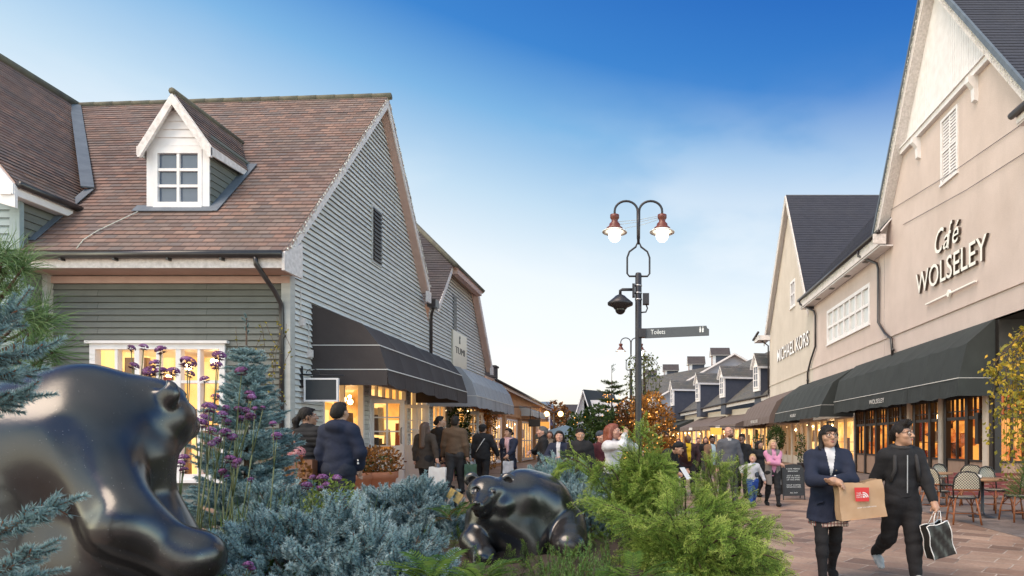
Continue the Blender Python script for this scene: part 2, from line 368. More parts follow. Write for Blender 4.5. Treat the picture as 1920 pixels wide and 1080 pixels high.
def render_mat(name, base, dirt):
    """lime render: cloudy patches, faint vertical rain streaks, grainy bump"""
    m, N, L, P = nodes(name); tc = N.new('ShaderNodeTexCoord').outputs['Object']; c = mixc(N, L, ramp(N, L, noise(N, L, tc, .55, 6, .6).outputs[0], [(.36, (0, 0, 0)), (.68, (.8, .8, .8))]), base, dirt)
    st = noise(N, L, mapping(N, L, tc, (.7, .7, .22)), 1.7, 6, .6); c = mixc(N, L, ramp(N, L, st.outputs[0], [(.48, (0, 0, 0)), (.80, (.32, .32, .32))]), c, tuple(x * .62 for x in base))
    g = noise(N, L, tc, 34, 5, .7); c = mixc(N, L, .22, c, ramp(N, L, g.outputs[0], [(.3, (.25, .25, .25)), (.7, (.75, .75, .75))]), 'OVERLAY'); L.new(c, P.inputs['Base Color']); P.inputs['Roughness'].default_value = .9; P.inputs['Specular IOR Level'].default_value = .2
    bump(N, L, P, g.outputs[0], .35, .012); return m
m_stucco = render_mat('cream_render', (.575, .475, .44), (.48, .39, .355)); m_stuccoF = render_mat('ivory_render', (.57, .505, .45), (.48, .42, .37))
m_grey = M('grey_cladding', (.36, .35, .39), .6, var=(1.2, (.30, .29, .33), .6))
m_pane_dark = M('dark_window_glass', (.055, .075, .115), .07, var=(2.5, (.10, .12, .17), .6), spec=.9)
def glass():
    m, N, L, P = nodes('shop_glass'); tr = N.new('ShaderNodeBsdfTransparent'); gl = N.new('ShaderNodeBsdfGlossy'); gl.inputs['Roughness'].default_value = .02
    lw = N.new('ShaderNodeLayerWeight'); lw.inputs[0].default_value = .5; mx = N.new('ShaderNodeMixShader')
    pw = N.new('ShaderNodeMath'); pw.operation = 'POWER'; L.new(lw.outputs['Facing'], pw.inputs[0]); pw.inputs[1].default_value = 5; ma = N.new('ShaderNodeMath'); ma.operation = 'MULTIPLY_ADD'; L.new(pw.outputs[0], ma.inputs[0]); ma.inputs[1].default_value = .5; ma.inputs[2].default_value = .04
    L.new(ma.outputs[0], mx.inputs[0]); L.new(tr.outputs[0], mx.inputs[1]); L.new(gl.outputs[0], mx.inputs[2]); L.new(mx.outputs[0], N['Material Output'].inputs[0]); return m
m_glass = glass()
def interior(name, dark, mid, hot, strength, sc=(1, 1, 1), seed=0.0, lo=.35, hi=.75):
    """a lamplit shop interior: walls, racks and lamps glow unevenly"""
    m = bpy.data.materials.new(name); m.use_nodes = True; N = m.node_tree.nodes; L = m.node_tree.links
    for n in list(N): N.remove(n)
    v = mapping(N, L, N.new('ShaderNodeTexCoord').outputs['Object'], sc)
    a = N.new('ShaderNodeTexVoronoi'); a.distance = 'CHEBYCHEV'; a.inputs['Scale'].default_value = 1.5; L.new(v, a.inputs['Vector'])
    b = noise(N, L, v, 1.3, 3); sep = N.new('ShaderNodeSeparateColor'); L.new(a.outputs['Color'], sep.inputs[0])
    ad = N.new('ShaderNodeMath'); ad.operation = 'MULTIPLY_ADD'; L.new(sep.outputs[0], ad.inputs[0]); ad.inputs[1].default_value = .45; L.new(b.outputs[0], ad.inputs[2])
    c = ramp(N, L, ad.outputs[0], [(lo, dark), ((lo + hi) / 2, mid), (hi, hot), (1.0, hot)])
    e = N.new('ShaderNodeEmission'); L.new(c, e.inputs[0]); e.inputs[1].default_value = strength
    o = N.new('ShaderNodeOutputMaterial'); L.new(e.outputs[0], o.inputs[0]); return m
i_warm = interior('lamplit_shop', (.32, .10, .016), (.95, .38, .075), (1.0, .60, .20), 1.4, (1.1, 1.1, .8), lo=.3, hi=.8)
i_amber = interior('amber_cafe', (.03, .008, .003), (.55, .12, .02), (1.0, .42, .08), 1.0, (1.2, 1.2, 1.5), lo=.48, hi=.92)
i_lamp = EM('warm_bulb', (1.0, .60, .24), 14.0)
i_spot = EM('ceiling_spot', (1.0, .70, .36), 16.0)
m_floorw = M('shop_floorboards', (.30, .19, .11), .5, var=(5, (.2, .12, .07), .6))
m_awnb = M('brown_black_canvas', (.040, .031, .031), .8, var=(2.5, (.058, .046, .045), .6), bmp=(5.5, .8))
m_awng = M('silver_grey_canvas', (.30, .31, .34), .7, var=(2.5, (.24, .24, .26), .6), bmp=(5.5, .8))
m_awnd = M('green_black_canvas', (.023, .027, .0265), .85, var=(2, (.036, .042, .041), .7), bmp=(5.5, .8))
m_awnt = M('taupe_canvas', (.115, .085, .075), .8, var=(2, (.15, .11, .10), .6), bmp=(5.5, .8))
m_piping = M('pale_piping', (.62, .60, .58), .6)
m_goods = [M('goods_' + n, c, .8, var=(9, tuple(x * .5 for x in c), .7)) for n, c in (('red', (.35, .04, .03)), ('brown', (.14, .07, .04)), ('cream', (.6, .48, .33)), ('black', (.02, .018, .018)), ('tan', (.36, .2, .09)))]
m_brass = M('brass', (.62, .36, .12), .35, .8)

def shop_room(parent, fr, u0, u1, v0, v1, depth, mats, lamps=4, goods=14, seed=1):
    """what is seen through the glass: a lamplit room with racks of goods and hanging lamps"""
    r = random.Random(seed); mb = MB(); n = -.12
    q = lambda a: [fr(*p) for p in a]
    mb.face(q([(u0, v0, -depth), (u1, v0, -depth), (u1, v1, -depth), (u0, v1, -depth)]), 0)
    mb.face(q([(u0, v0, n), (u0, v0, -depth), (u0, v1, -depth), (u0, v1, n)]), 0); mb.face(q([(u1, v0, -depth), (u1, v0, n), (u1, v1, n), (u1, v1, -depth)]), 0)
    mb.face(q([(u0, v0, n), (u1, v0, n), (u1, v0, -depth), (u0, v0, -depth)]), 1); mb.face(q([(u0, v1, -depth), (u1, v1, -depth), (u1, v1, n), (u0, v1, n)]), 2)
    room = mb.build('shop_interior', [mats[0], m_floorw, m_white], parent)
    g = MB()
    for i in range(goods):
        u = r.uniform(u0 + .15, u1 - .15); d = r.uniform(.35, depth - .25); w = r.uniform(.08, .22); h = r.uniform(.3, 1.0); z = v0 + r.choice([.02, .02, .75, 1.3])
        if z + h > v1: h = max(.1, v1 - z - .05)
        k = r.randrange(5)
        # garments and boxes: tapered blocks
        c = [fr(u - w, z, -d - .06), fr(u + w, z, -d - .06), fr(u + w, z, -d + .06), fr(u - w, z, -d + .06)]; t = r.uniform(.45, .95)
        e = [fr(u - w * t, z + h, -d - .05), fr(u + w * t, z + h, -d - .05), fr(u + w * t, z + h, -d + .05), fr(u - w * t, z + h, -d + .05)]; g.hexa(c + e, k)
    for k in range(max(1, int((u1 - u0) / 1.1))):
        u = u0 + .3 + k * 1.1
        if u + .9 < u1: g.fbox(fr, u, u + .9, v0 + .7, v0 + .73, -depth + .02, -depth + .4, 2); g.fbox(fr, u, u + .9, v0 + 1.25, v0 + 1.28, -depth + .02, -depth + .4, 1)
    g.build('display_goods', m_goods, parent)
    l = MB()
    for i in range(lamps):
        u = u0 + (i + .5) * (u1 - u0) / lamps; l.ball(fr(u, v1 - r.uniform(.12, .5), -r.uniform(.4, depth - .3)), r.uniform(.045, .08))
    l.build('hanging_lamp', [mats[1]], parent)
def awning(parent, fr, u0, u1, prof, mats, seams=6, piping=(2,), name='awning', cheek=True, valance_text=None):
    """canvas awning: profile [(out, height)...] swept along the wall with scalloped seams, closed cheeks, piping"""
    mb = MB(); k = seams * 6; rows = []; v0_ = prof[-1][1] * 3
    for j in range(k + 1):
        u = u0 + (u1 - u0) * j / k; s = -.03 * math.sin(math.pi * ((j % 6) / 6)) if seams else 0
        w1 = .012 * math.sin(u * 3.1 + v0_) + .008 * math.sin(u * 7.3); rows.append([fr(u, v + (s * (1 if 0 < i else 0)) + (w1 if i == len(prof) - 1 else 0), n + s * .6 * (0 < i < len(prof) - 1) + (w1 * 1.2 if i == len(prof) - 1 else 0)) for i, (n, v) in enumerate(prof)])
    for j in range(k):
        for i in range(len(prof) - 1): mb.face([rows[j][i], rows[j][i + 1], rows[j + 1][i + 1], rows[j + 1][i]], 0)
    if cheek:
        for u in (u0, u1): mb.face([fr(u, v, n) for n, v in prof] + [fr(u, prof[-1][1], 0)], 0)
    for q in range(1, seams):
        u = u0 + (u1 - u0) * q / seams
        for i in range(len(prof) - 1): mb.bar(fr(u, prof[i][1], prof[i][0]), fr(u, prof[i + 1][1], prof[i + 1][0]), .012, .004)
    a = mb.build(name, mats[0], parent)
    p = MB()
    for i in piping:
        n, v = prof[i]; p.fbox(fr, u0 - .004, u1 + .004, v - .010, v + .010, n + .0, n + .012)
        if cheek: p.fbox(fr, u0 - .006, u0 - .001, v - .007, v + .007, .02, n)
    if piping: p.build('piping', mats[1], a)
    return a
def icicles(parent, P, q, n, ln=.16, seed=3):
    """wire light strings hung along an edge"""
    r = random.Random(seed); mb = MB(); P, q = Vector(P), Vector(q)
    for i in range(n):
        a = P.lerp(q, (i + r.random()) / n); l = r.uniform(.25, 1) * ln; d = Vector((r.uniform(-.03, .03), r.uniform(-.04, .04), -l))
        mb.bar(a, a + d, .008, .008, 0); mb.box(a + d * r.random(), (.02, .02, .026), 1)
    mb.build('string_lights', [m_wire, m_bulbs], parent)['kind'] = 'stuff'
def board_mat(name, base, course, axis, zoff):
    """painted weatherboards: each board its own slight tint, butt joints, chalky weathering"""
    m, N, L, P = nodes(name); tc = N.new('ShaderNodeTexCoord').outputs['Object']; sp = N.new('ShaderNodeSeparateXYZ'); L.new(tc, sp.inputs[0]); cb = N.new('ShaderNodeCombineXYZ'); L.new(sp.outputs[axis], cb.inputs[0]); ad = N.new('ShaderNodeMath'); ad.operation = 'ADD'; L.new(sp.outputs[2], ad.inputs[0]); ad.inputs[1].default_value = zoff; L.new(ad.outputs[0], cb.inputs[1])
    b = N.new('ShaderNodeTexBrick'); b.offset = .43; b.offset_frequency = 2; b.inputs['Scale'].default_value = 1; b.inputs['Brick Width'].default_value = 3.4; b.inputs['Row Height'].default_value = course; b.inputs['Mortar Size'].default_value = .004; b.inputs['Color1'].default_value = (0, 0, 0, 1); b.inputs['Color2'].default_value = (1, 1, 1, 1); b.inputs['Mortar'].default_value = (.5, .5, .5, 1); L.new(cb.outputs[0], b.inputs[0])
    c = ramp(N, L, b.outputs[0], [(0, tuple(x * .86 for x in base)), (.5, base), (1, tuple(x * 1.10 for x in base))]); n = noise(N, L, mapping(N, L, tc, (1, 1, 5)), 1.8, 6, .65)
    c = mixc(N, L, ramp(N, L, n.outputs[0], [(.40, (0, 0, 0)), (.72, (.7, .7, .7))]), c, tuple(x * .74 for x in base)); st = noise(N, L, mapping(N, L, tc, (2.6, 2.6, .3)), 2, 5); c = mixc(N, L, ramp(N, L, st.outputs[0], [(.52, (0, 0, 0)), (.75, (.45, .45, .45))]), c, tuple(x * .68 for x in base))
    L.new(mixc(N, L, b.outputs['Fac'], c, tuple(x * .35 for x in base)), P.inputs['Base Color']); P.inputs['Roughness'].default_value = .6; P.inputs['Specular IOR Level'].default_value = .3; bump(N, L, P, noise(N, L, mapping(N, L, tc, (1, 1, 8)), 40, 4).outputs[0], .2); return m
m_boardA = board_mat('weathered_grey_boards', (.66, .65, .63), .107, 1, .1); m_boardB = board_mat('pale_grey_boards', (.66, .65, .63), .11, 1, .2); m_board_shaded = board_mat('shaded_grey_boards', (.152, .157, .142), .112, 0, .1)  # eave shade put into the front wall's colour, darker than the gables
m_wire = M('pale_wire', (.45, .43, .38), .6); m_bulbs = M('clear_bulb', (.75, .72, .66), .2)
# ================================================================ HOUSE A: grey clapboard shop with tiled roof
XL = -6.2
A = thing('clapboard_house', 'grey weatherboarded shop with red-brown tiled roof, white dormer and dark awning', 'building', (XL, 11.4, .2))
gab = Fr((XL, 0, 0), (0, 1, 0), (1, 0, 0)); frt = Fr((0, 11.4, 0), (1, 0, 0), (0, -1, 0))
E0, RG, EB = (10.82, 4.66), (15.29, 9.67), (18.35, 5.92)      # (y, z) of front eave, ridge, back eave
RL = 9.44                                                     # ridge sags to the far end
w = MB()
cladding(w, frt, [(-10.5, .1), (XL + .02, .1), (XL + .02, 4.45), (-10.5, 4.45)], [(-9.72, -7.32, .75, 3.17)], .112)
w.build('front_wall', m_board_shaded, A)
w = MB()
doorU = (14.8, 17.0)
gp = [(11.4, .1), (18.98, .1), (18.98, 4.9), (15.29, 9.42), (11.4, 5.05)]
cladding(w, gab, gp, [(12.55, 14.45, .45, 2.95), (doorU[0], doorU[1], .1, 2.75), (17.35, 18.75, .6, 2.9)], .107, .042)
w.build('gable_wall', m_boardA, A)
w = MB(); w.box((XL - .03, 11.42, 2.35), (.16, .16, 4.3)); w.box((-10.44, 11.33, 2.2), (.1, .12, 4.4)); w.build_each('corner_board', m_clap, A)
# roof
w = MB()
e = lambda x, p, z=None: (x, p[0], p[1] if z is None else z)
tiles(w, e(-5.95, EB), e(-13.4, EB), e(-5.95, RG), e(-13.4, RG, RL), .128, m=0, under=1, thick=.06)
vy = 12.25; vz = E0[1] + (vy - E0[0]) * 1.1208
i0 = Vector((-10.5, vy, vz)); ra, rb = Vector((-13.4, RG[0], RL)), Vector((-10.5, RG[0], RL + .13))
NC = 52; sl = math.hypot(RG[0] - E0[0], RG[1] - E0[1]) / NC; nn = Vector((0, -.746, .666))
def edge_pt(f, side):
    y, z = E0[0] + (RG[0] - E0[0]) * f, E0[1] + (RG[1] - E0[1]) * f
    if side: return Vector((-5.95, y, z))
    x = -10.5 if y < vy else -10.5 - 2.9 * (y - vy) / (RG[0] - vy); return Vector((x, y, z - .23 * f * max(0, (-5.95 - x) / 7.45)))
for i in range(NC):
    p0, p1, q0, q1 = edge_pt(i / NC, 0), edge_pt(i / NC, 1), edge_pt((i + 1) / NC, 0), edge_pt((i + 1) / NC, 1); d = nn * (.016 + random.uniform(-.003, .003)); m_ = 14; us = [(q.x + 50) for q in (p0, p1, q1, q0)]
    w.face([p0 + d, p1 + d, q1 + nn * .002, q0 + nn * .002], 0, [(us[0], i * .13 + .004), (us[1], i * .13 + .004), (us[2], i * .13 + .126), (us[3], i * .13 + .126)]); w.face([p0, p1, p1 + d, p0 + d], 0, [(us[0], i * .13 + .01)] * 4)
d = nn * -.06; P_ = [edge_pt(0, 0), edge_pt(0, 1), edge_pt(1, 1), edge_pt(1, 0), edge_pt((vy - E0[0]) / (RG[0] - E0[0]), 0)]; w.face([p + d for p in P_[::-1]], 1); w.face([P_[1], P_[2], P_[2] + d, P_[1] + d], 1); w.face([P_[0], P_[1], P_[1] + d, P_[0] + d], 1)
roof = w.build('roof', [m_tile, m_soffit], A)
w = MB(); n = 17
for i in range(n):
    xa, xb = -13.4 + (7.5 * i) / n, -13.4 + 7.5 * (i + 1) / n; za, zb = [RL + (RG[1] - RL) * (x + 13.4) / 7.45 for x in (xa, xb)]
    w.tube([(xa, RG[0], za + .0), (xb + .02, RG[0], zb + .004)], [.075, .079], 0, 8)
w.build('ridge_tiles', m_ridge, roof)
# verge boards and the pink-brown soffit on the gable
w = MB()
def rake(mb, x, p, q, h, t, m=0, drop=.03):
    a = Vector((x, p[0], p[1] - drop)); b = Vector((x, q[0], q[1] - drop)); mb.hexa([a + Vector((-t / 2, 0, -h)), a + Vector((t / 2, 0, -h)), b + Vector((t / 2, 0, -h)), b + Vector((-t / 2, 0, -h)), a + Vector((-t / 2, 0, 0)), a + Vector((t / 2, 0, 0)), b + Vector((t / 2, 0, 0)), b + Vector((-t / 2, 0, 0))], m)
rake(w, -5.965, (E0[0] - .02, E0[1]), RG, .24, .03); rake(w, -5.965, (EB[0] + .02, EB[1]), RG, .24, .03)
w.prism([(10.78, 4.32), (11.36, 4.32), (11.36, 4.95), (10.78, 4.62)], Fr((-5.97, 0, 0), (0, 1, 0), (1, 0, 0)), -.02, .03); w.box((-5.97, 18.3, 5.55), (.07, .28, .3))
w.build_each('bargeboard', m_wcoarse, A)
w = MB(); rake(w, -6.08, (EB[0] - .05, EB[1] - .02), (RG[0] + .03, RG[1] - .02), .14, .2, 0, .1); rake(w, -6.08, (E0[0] + .4, E0[1] + .42), (RG[0] - .03, RG[1] - .02), .10, .2, 0, .1); w.build_each('verge_soffit', m_soffit, A)
icicles(A, (-5.94, E0[0], E0[1]), (-5.94, RG[0], RG[1]), 90, .14); icicles(A, (-5.94, RG[0], RG[1]), (-5.94, EB[0], EB[1]), 90, .16)
# eave: fascia, soffit, gutter, downpipe
w = MB(); w.box((-8.27, 10.86, 4.46), (4.56, .05, .17)); w.build('fascia', m_wcoarse, A)
w = MB(); w.box((-8.27, 11.13, 4.40), (4.5, .5, .04)); w.box((-8.3, 11.36, 4.30), (4.28, .045, .12)); w.build('soffit', m_soffit, A)
w = MB(); w.tube([(-10.45, 10.76, 4.57), (-5.98, 10.76, 4.59)], .065, 0, 10)
for x in (-9.7, -8.8, -7.9, -7.0): w.box((x, 10.80, 4.53), (.035, .12, .09))
gut = w.build('gutter', m_black, A)
w = MB(); w.tube([(-6.42, 10.76, 4.55), (-6.42, 10.78, 4.42), (-6.30, 11.1, 4.05), (-6.29, 11.3, 3.86), (-6.29, 11.32, 3.6), (-6.29, 11.32, .3)], .042, 0, 8)
for z in (3.3, 1.6): w.box((-6.29, 11.34, z), (.12, .09, .05))
w.build('downpipe', m_black, A)
w = MB(); w.tube([(-9.05, 11.6, 5.6), (-9.2, 11.45, 5.42), (-9.45, 11.2, 5.12), (-9.52, 11.0, 4.9), (-9.5, 10.84, 4.7)], .009, 0, 5); w.build('cable', m_wire, A)
# shop window, front
w = window(A, frt, -9.72, -7.32, .75, 3.17, 6, (.74, .36), (m_white, m_glass), .10, .05, .08, .05, name='shop_window', mid=2)
shop_room(A, frt, -9.7, -7.0, .75, 3.12, 1.5, (i_warm, i_spot), 5, 30, 3)
w = MB(); w.fbox(frt, -9.78, -7.26, 3.17, 3.22, -.02, .09); w.build('window_hood', m_white, A)
# gable shop window and doors
window(A, gab, 12.55, 14.45, .45, 2.95, 2, 1, (m_white, m_glass), .07, .04, .08, .04, name='shop_window')
window(A, gab, 17.35, 18.75, .6, 2.9, 3, 2, (m_white, m_glass), .07, .04, .08, .04, name='shop_window')
shop_room(A, gab, 12.2, 18.9, .3, 2.95, 2.6, (i_warm, i_spot), 8, 46, 5)
w = MB(); w.fbox(gab, doorU[0] - .08, doorU[0], .1, 2.83, -.06, .05); w.fbox(gab, doorU[1], doorU[1] + .08, .1, 2.83, -.06, .05); w.fbox(gab, doorU[0], doorU[1], 2.75, 2.83, -.06, .05)
w.fbox(gab, doorU[0], doorU[1], 2.42, 2.50, -.05, .03)
for k in range(1, 5): w.fbox(gab, doorU[0] + k * .44 - .02, doorU[0] + k * .44 + .02, 2.5, 2.75, -.05, .02)
w.build('door_frame', m_white, A)
def door_leaf(parent, fr, u0, u1, v0, v1, nx=2, ny=3, split=.46, th=.045, letter=True, mats=None):
    md, mg = mats or (m_white, m_glass); vs = v0 + (v1 - v0) * split; b = MB(); f = .09
    b.fbox(fr, u0, u0 + f, v0, v1, 0, th); b.fbox(fr, u1 - f, u1, v0, v1, 0, th); b.fbox(fr, u0 + f, u1 - f, v1 - f, v1, 0, th); b.fbox(fr, u0 + f, u1 - f, vs - .06, vs + .06, 0, th); b.fbox(fr, u0 + f, u1 - f, v0, v0 + .16, 0, th)
    b.fbox(fr, u0 + f, u1 - f, v0 + .16, vs - .06, .012, th - .014)
    w_, h_ = u1 - u0 - 2 * f, v1 - f - vs - .06
    for i in range(1, nx): c = u0 + f + w_ * i / nx; b.fbox(fr, c - .018, c + .018, vs + .06, v1 - f, .005, th - .005)
    for j in range(1, ny): c = vs + .06 + h_ * j / ny; b.fbox(fr, u0 + f, u1 - f, c - .016, c + .016, .006, th - .006)
    d = b.build('door', md, parent)
    g = MB(); g.face([fr(u0 + f, vs + .06, th / 2), fr(u1 - f, vs + .06, th / 2), fr(u1 - f, v1 - f, th / 2), fr(u0 + f, v1 - f, th / 2)]); g.build('pane', mg, d)
    if letter: g = MB(); g.fbox(fr, (u0 + u1) / 2 - .14, (u0 + u1) / 2 + .14, vs - .035, vs + .035, th, th + .012); g.build('letter_plate', m_brass, d)
    h = MB(); h.tube([fr(u1 - .045, vs + .1, th), fr(u1 - .045, vs + .12, th + .05), fr(u1 - .045, vs + .45, th + .05), fr(u1 - .045, vs + .47, th)], .011, 0, 6); h.build('handle', m_black, d)
    return d
door_leaf(A, Fr((XL, 14.84, 0), (1, 0, 0), (0, -1, 0)), .01, .80, .32, 2.40)
door_leaf(A, Fr((XL, 17.0, 0), (1, 0, 0), (0, -1, 0)), .01, .68, .32, 2.40, letter=False)
awning(A, gab, 12.14, 17.85, [(.02, 4.04), (.98, 3.67), (1.3, 3.26), (1.45, 2.8), (1.46, 2.5)], (m_awnb, m_piping), 6, (2, 3))
w = MB()
for y, z in ((11.72, 3.62), (12.0, 3.08)): w.box((XL + .06, y, z), (.09, .09, .14)); w.tube([(XL + .04, y, z + .07), (XL + .04, y, z + .6)], .008, 0, 5)
w.build_each('wall_sensor', m_wcoarse, A)
# dormer
dz = E0[1] + (11.77 - E0[0]) * 1.1208; DX0, DX1 = -9.01, -7.86; dm = (DX0 + DX1) / 2; ZT = 6.87
d = MB(); df = Fr((0, 11.77, 0), (1, 0, 0), (0, -1, 0))
cladding(d, df, [(DX0, ZT), (DX1, ZT), (dm, 7.66)], (), .15, .02)
d.fbox(df, DX0, DX0 + .13, dz - .05, ZT, -.03, .02); d.fbox(df, DX1 - .13, DX1, dz - .05, ZT, -.03, .02); d.fbox(df, DX0 + .13, DX1 - .13, 6.80, ZT, -.03, .018); d.fbox(df, DX0 + .13, DX1 - .13, dz - .06, dz + .04, -.03, .04)
dorm = d.build('dormer', m_white, A)
window(dorm, df, DX0 + .13, DX1 - .13, dz + .03, 6.80, 2, 3, (m_white, m_pane_dark), .075, .05, .05, .03, name='window', sill=False)
for x, s in ((DX1, 1), (DX0, -1)):
    d = MB(); cf = Fr((x, 0, 0), (0, 1, 0), (s, 0, 0)); cladding(d, cf, [(11.77, dz), (12.98, 7.08), (11.77, 7.08)], (), .13, .02); d.build('cheek', m_clapd, dorm)
d = MB(); yr = E0[0] + (7.78 - E0[1]) / 1.1208; VY = 11.62; z0 = 6.80; ye = E0[0] + (z0 - E0[1]) / 1.1208; XE = ((1, DX1 + .13), (-1, DX0 - .05))
for s, x in XE:
    tiles(d, (x, VY, z0), (x, ye, z0), (dm, VY, 7.78), (dm, yr, 7.78), .128, m=0, under=1, thick=.05)
d.tube([(dm, VY - .03, 7.79), (dm, yr + .05, 7.79)], .06, 2, 8)
d.build('dormer_roof', [m_tile, m_wcoarse, m_ridge], dorm)
d = MB(); vf = Fr((0, VY, 0), (1, 0, 0), (0, -1, 0))
for s, x in XE:
    d.prism([(x, z0 - .03), (dm, 7.75), (dm, 7.54), (x - s * .04, z0 - .21), (x, z0 - .21)], vf, -.02, .03)
    d.hexa([(x - .03, VY - .01, z0 - .17), (x, VY - .01, z0 - .17), (x, ye - .08, z0 - .12), (x - .03, ye - .08, z0 - .12), (x - .03, VY - .01, z0 - .01), (x, VY - .01, z0 - .01), (x, ye, z0 - .01), (x - .03, ye, z0 - .01)])
d.build_each('bargeboard', m_wcoarse, dorm)
d = MB()
def lay(mb, P, w_, n=(0, -.746, .666), t=.012):                # a strip of lead laid along a path on the roof slope
    N_ = Vector(n)
    for a, b in zip(P, P[1:]):
        a, b = Vector(a), Vector(b); s = (b - a).normalized().cross(N_) * w_ / 2; mb.hexa([a - s, a + s, b + s, b - s, a - s + N_ * t, a + s + N_ * t, b + s + N_ * t, b - s + N_ * t])
rz = lambda y: E0[1] + (y - E0[0]) * 1.1208 + .03
lay(d, [(DX0 - .2, 11.72, rz(11.72)), (DX1 + .12, 11.72, rz(11.72))], .2); lay(d, [(DX1 + .1, 11.66, rz(11.66)), (DX1 + .1, 12.9, rz(12.9))], .2)
lay(d, [(-10.44, 11.0, rz(11.0)), (-10.44, 12.2, rz(12.2))], .17)
vd = (ra - i0).normalized(); lay(d, [i0 - vd * .1 + Vector((0, -.03, .05)), ra + Vector((0, -.03, .04))], .2, n=(.35, -.6, .72), t=.03)
d.build('lead_flashing', m_lead, roof)
# the cross wing on the left
w = MB(); wf = Fr((0, 10.87, 0), (1, 0, 0), (0, -1, 0))
cladding(w, wf, [(-16.3, .1), (-10.5, .1), (-10.5, 5.6), (-13.4, 9.2), (-16.3, 5.6)], (), .135)
w.build('wing_wall', m_clapw, A)
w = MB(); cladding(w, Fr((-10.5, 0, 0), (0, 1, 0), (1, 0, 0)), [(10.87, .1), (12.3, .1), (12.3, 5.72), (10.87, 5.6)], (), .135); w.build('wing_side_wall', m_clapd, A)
w = MB(); w.box((-10.53, 10.86, 2.9), (.17, .08, 5.5)); w.build_each('corner_board', m_clapw, A)
w = MB()
tiles(w, (-10.3, 10.6, 5.72), (-10.3, 12.12, 5.72), (-13.4, 10.6, 9.5), (-13.4, 15.29, RL), .128, m=0, under=1)
tiles(w, (-16.5, 15.29, 5.72), (-16.5, 10.6, 5.72), (-13.4, 15.29, RL), (-13.4, 10.6, 9.5), .128, m=0, under=1)
w.tube([(-13.4, 10.6, 9.52), (-13.4, 15.3, RL + .02)], .1, 2, 8)
w.build('wing_roof', [m_tile, m_soffit, m_ridge], A)
w = MB(); bf = Fr((0, 10.6, 0), (1, 0, 0), (0, -1, 0)); w.prism([(-10.28, 5.66), (-13.4, 9.46), (-13.4, 9.12), (-10.62, 5.4), (-10.28, 5.3)], bf, -.02, .03); w.prism([(-16.52, 5.66), (-13.4, 9.46), (-13.4, 9.12), (-16.2, 5.4), (-16.52, 5.3)], bf, -.02, .03)
w.box((-10.31, 11.3, 5.6), (.03, 1.5, .17)); w.box((-10.41, 11.3, 5.52), (.2, 1.5, .02)); w.build_each('bargeboard', m_white, A)
w = MB(); w.tube([(-10.24, 10.6, 5.70), (-10.24, 12.05, 5.70)], .06, 0, 8); w.tube([(-10.24, 11.95, 5.66), (-10.2, 12.0, 5.45)], .04, 0, 7); w.build('gutter', m_black, A)

# ================================================================ HOUSE B: half-hipped gable next door
B = thing('half_hipped_house', 'grey weatherboarded house with a half-hipped plum tiled gable and silver awning', 'building', (XL, 19.0, .3))
w = MB()
XB = XL - .02; gb = Fr((XB, 0, 0), (0, 1, 0), (1, 0, 0))
cladding(w, gb, [(18.99, .1), (26.0, .1), (26.0, 4.6), (23.8, 7.1), (20.8, 7.1), (19.2, 5.45), (18.99, 5.2)], [(19.35, 20.7, .5, 2.6), (21.9, 22.9, .2, 2.6), (23.2, 25.3, .5, 2.7), (21.55, 21.9, 5.0, 6.35)], .11, .042)
w.build('gable_wall', m_boardB, B)
w = MB(); AP = (-7.8, 22.3, 9.03)
tiles(w, (-5.95, 19.25, 5.55), (-9.8, 19.25, 5.55), (-5.95, 20.7, 7.2), (-9.8, 20.7, 7.2), .13, m=0, under=1)
tiles(w, (-5.95, 20.7, 7.2), (-9.8, 20.7, 7.2), AP, (-9.8, 22.3, 9.03), .13, m=0, under=1)
tiles(w, (-9.8, 26.3, 4.5), (-5.95, 26.3, 4.5), (-9.8, 23.9, 7.2), (-5.95, 23.9, 7.2), .13, m=0, under=1)
tiles(w, (-9.8, 23.9, 7.2), (-5.95, 23.9, 7.2), (-9.8, 22.3, 9.03), AP, .13, m=0, under=1)
tiles(w, (-5.8, 24.15, 7.02), (-5.8, 20.5, 7.02), AP, AP, .13, m=0, under=1)
w.tube([(-5.8, 24.15, 7.05), AP, (-9.8, 22.3, 9.05)], .085, 2, 7); w.tube([(-5.8, 20.5, 7.05), AP], .085, 2, 7)
roof = w.build('roof', [m_tileB, m_soffit, m_ridge], B)
w = MB(); rake(w, -5.96, (19.2, 5.55), (20.75, 7.25), .2, .03); rake(w, -5.96, (26.32, 4.5), (23.85, 7.2), .22, .03); w.box((-5.96, 26.2, 4.3), (.08, .3, .34)); w.build_each('bargeboard', m_wcoarse, B)
w = MB(); w.box((-5.92, 22.33, 6.93), (.2, 3.2, .16)); rake(w, -6.07, (26.2, 4.5), (23.9, 7.1), .18, .2, 0, .08); w.build_each('verge_soffit', m_soffit, B)
w = MB(); w.tube([(-5.93, 18.75, 5.5), (-6.1, 18.95, 5.2), (XL + .06, 19.05, 5.0), (XL + .06, 19.05, 2.6)], .05, 0, 8); w.box((-5.98, 18.75, 5.45), (.25, .35, .22)); w.build('downpipe', m_black, B)
w = MB(); w.fbox(gb, 21.5, 21.95, 4.95, 6.4, -.05, .03)
for k in range(9): w.fbox(gb, 21.56, 21.89, 5.02 + k * .15, 5.10 + k * .15, .03, .045)
w.build('louvre_vent', m_dark, B)
window(B, gb, 19.35, 20.7, .5, 2.6, 3, 3, (m_white, m_glass), .07, .04, name='shop_window'); window(B, gb, 23.2, 25.3, .5, 2.7, 4, 2, (m_white, m_glass), .07, .04, name='shop_window')
shop_room(B, gb, 19.2, 25.9, .3, 2.75, 2.2, (i_warm, i_spot), 8, 30, 9)
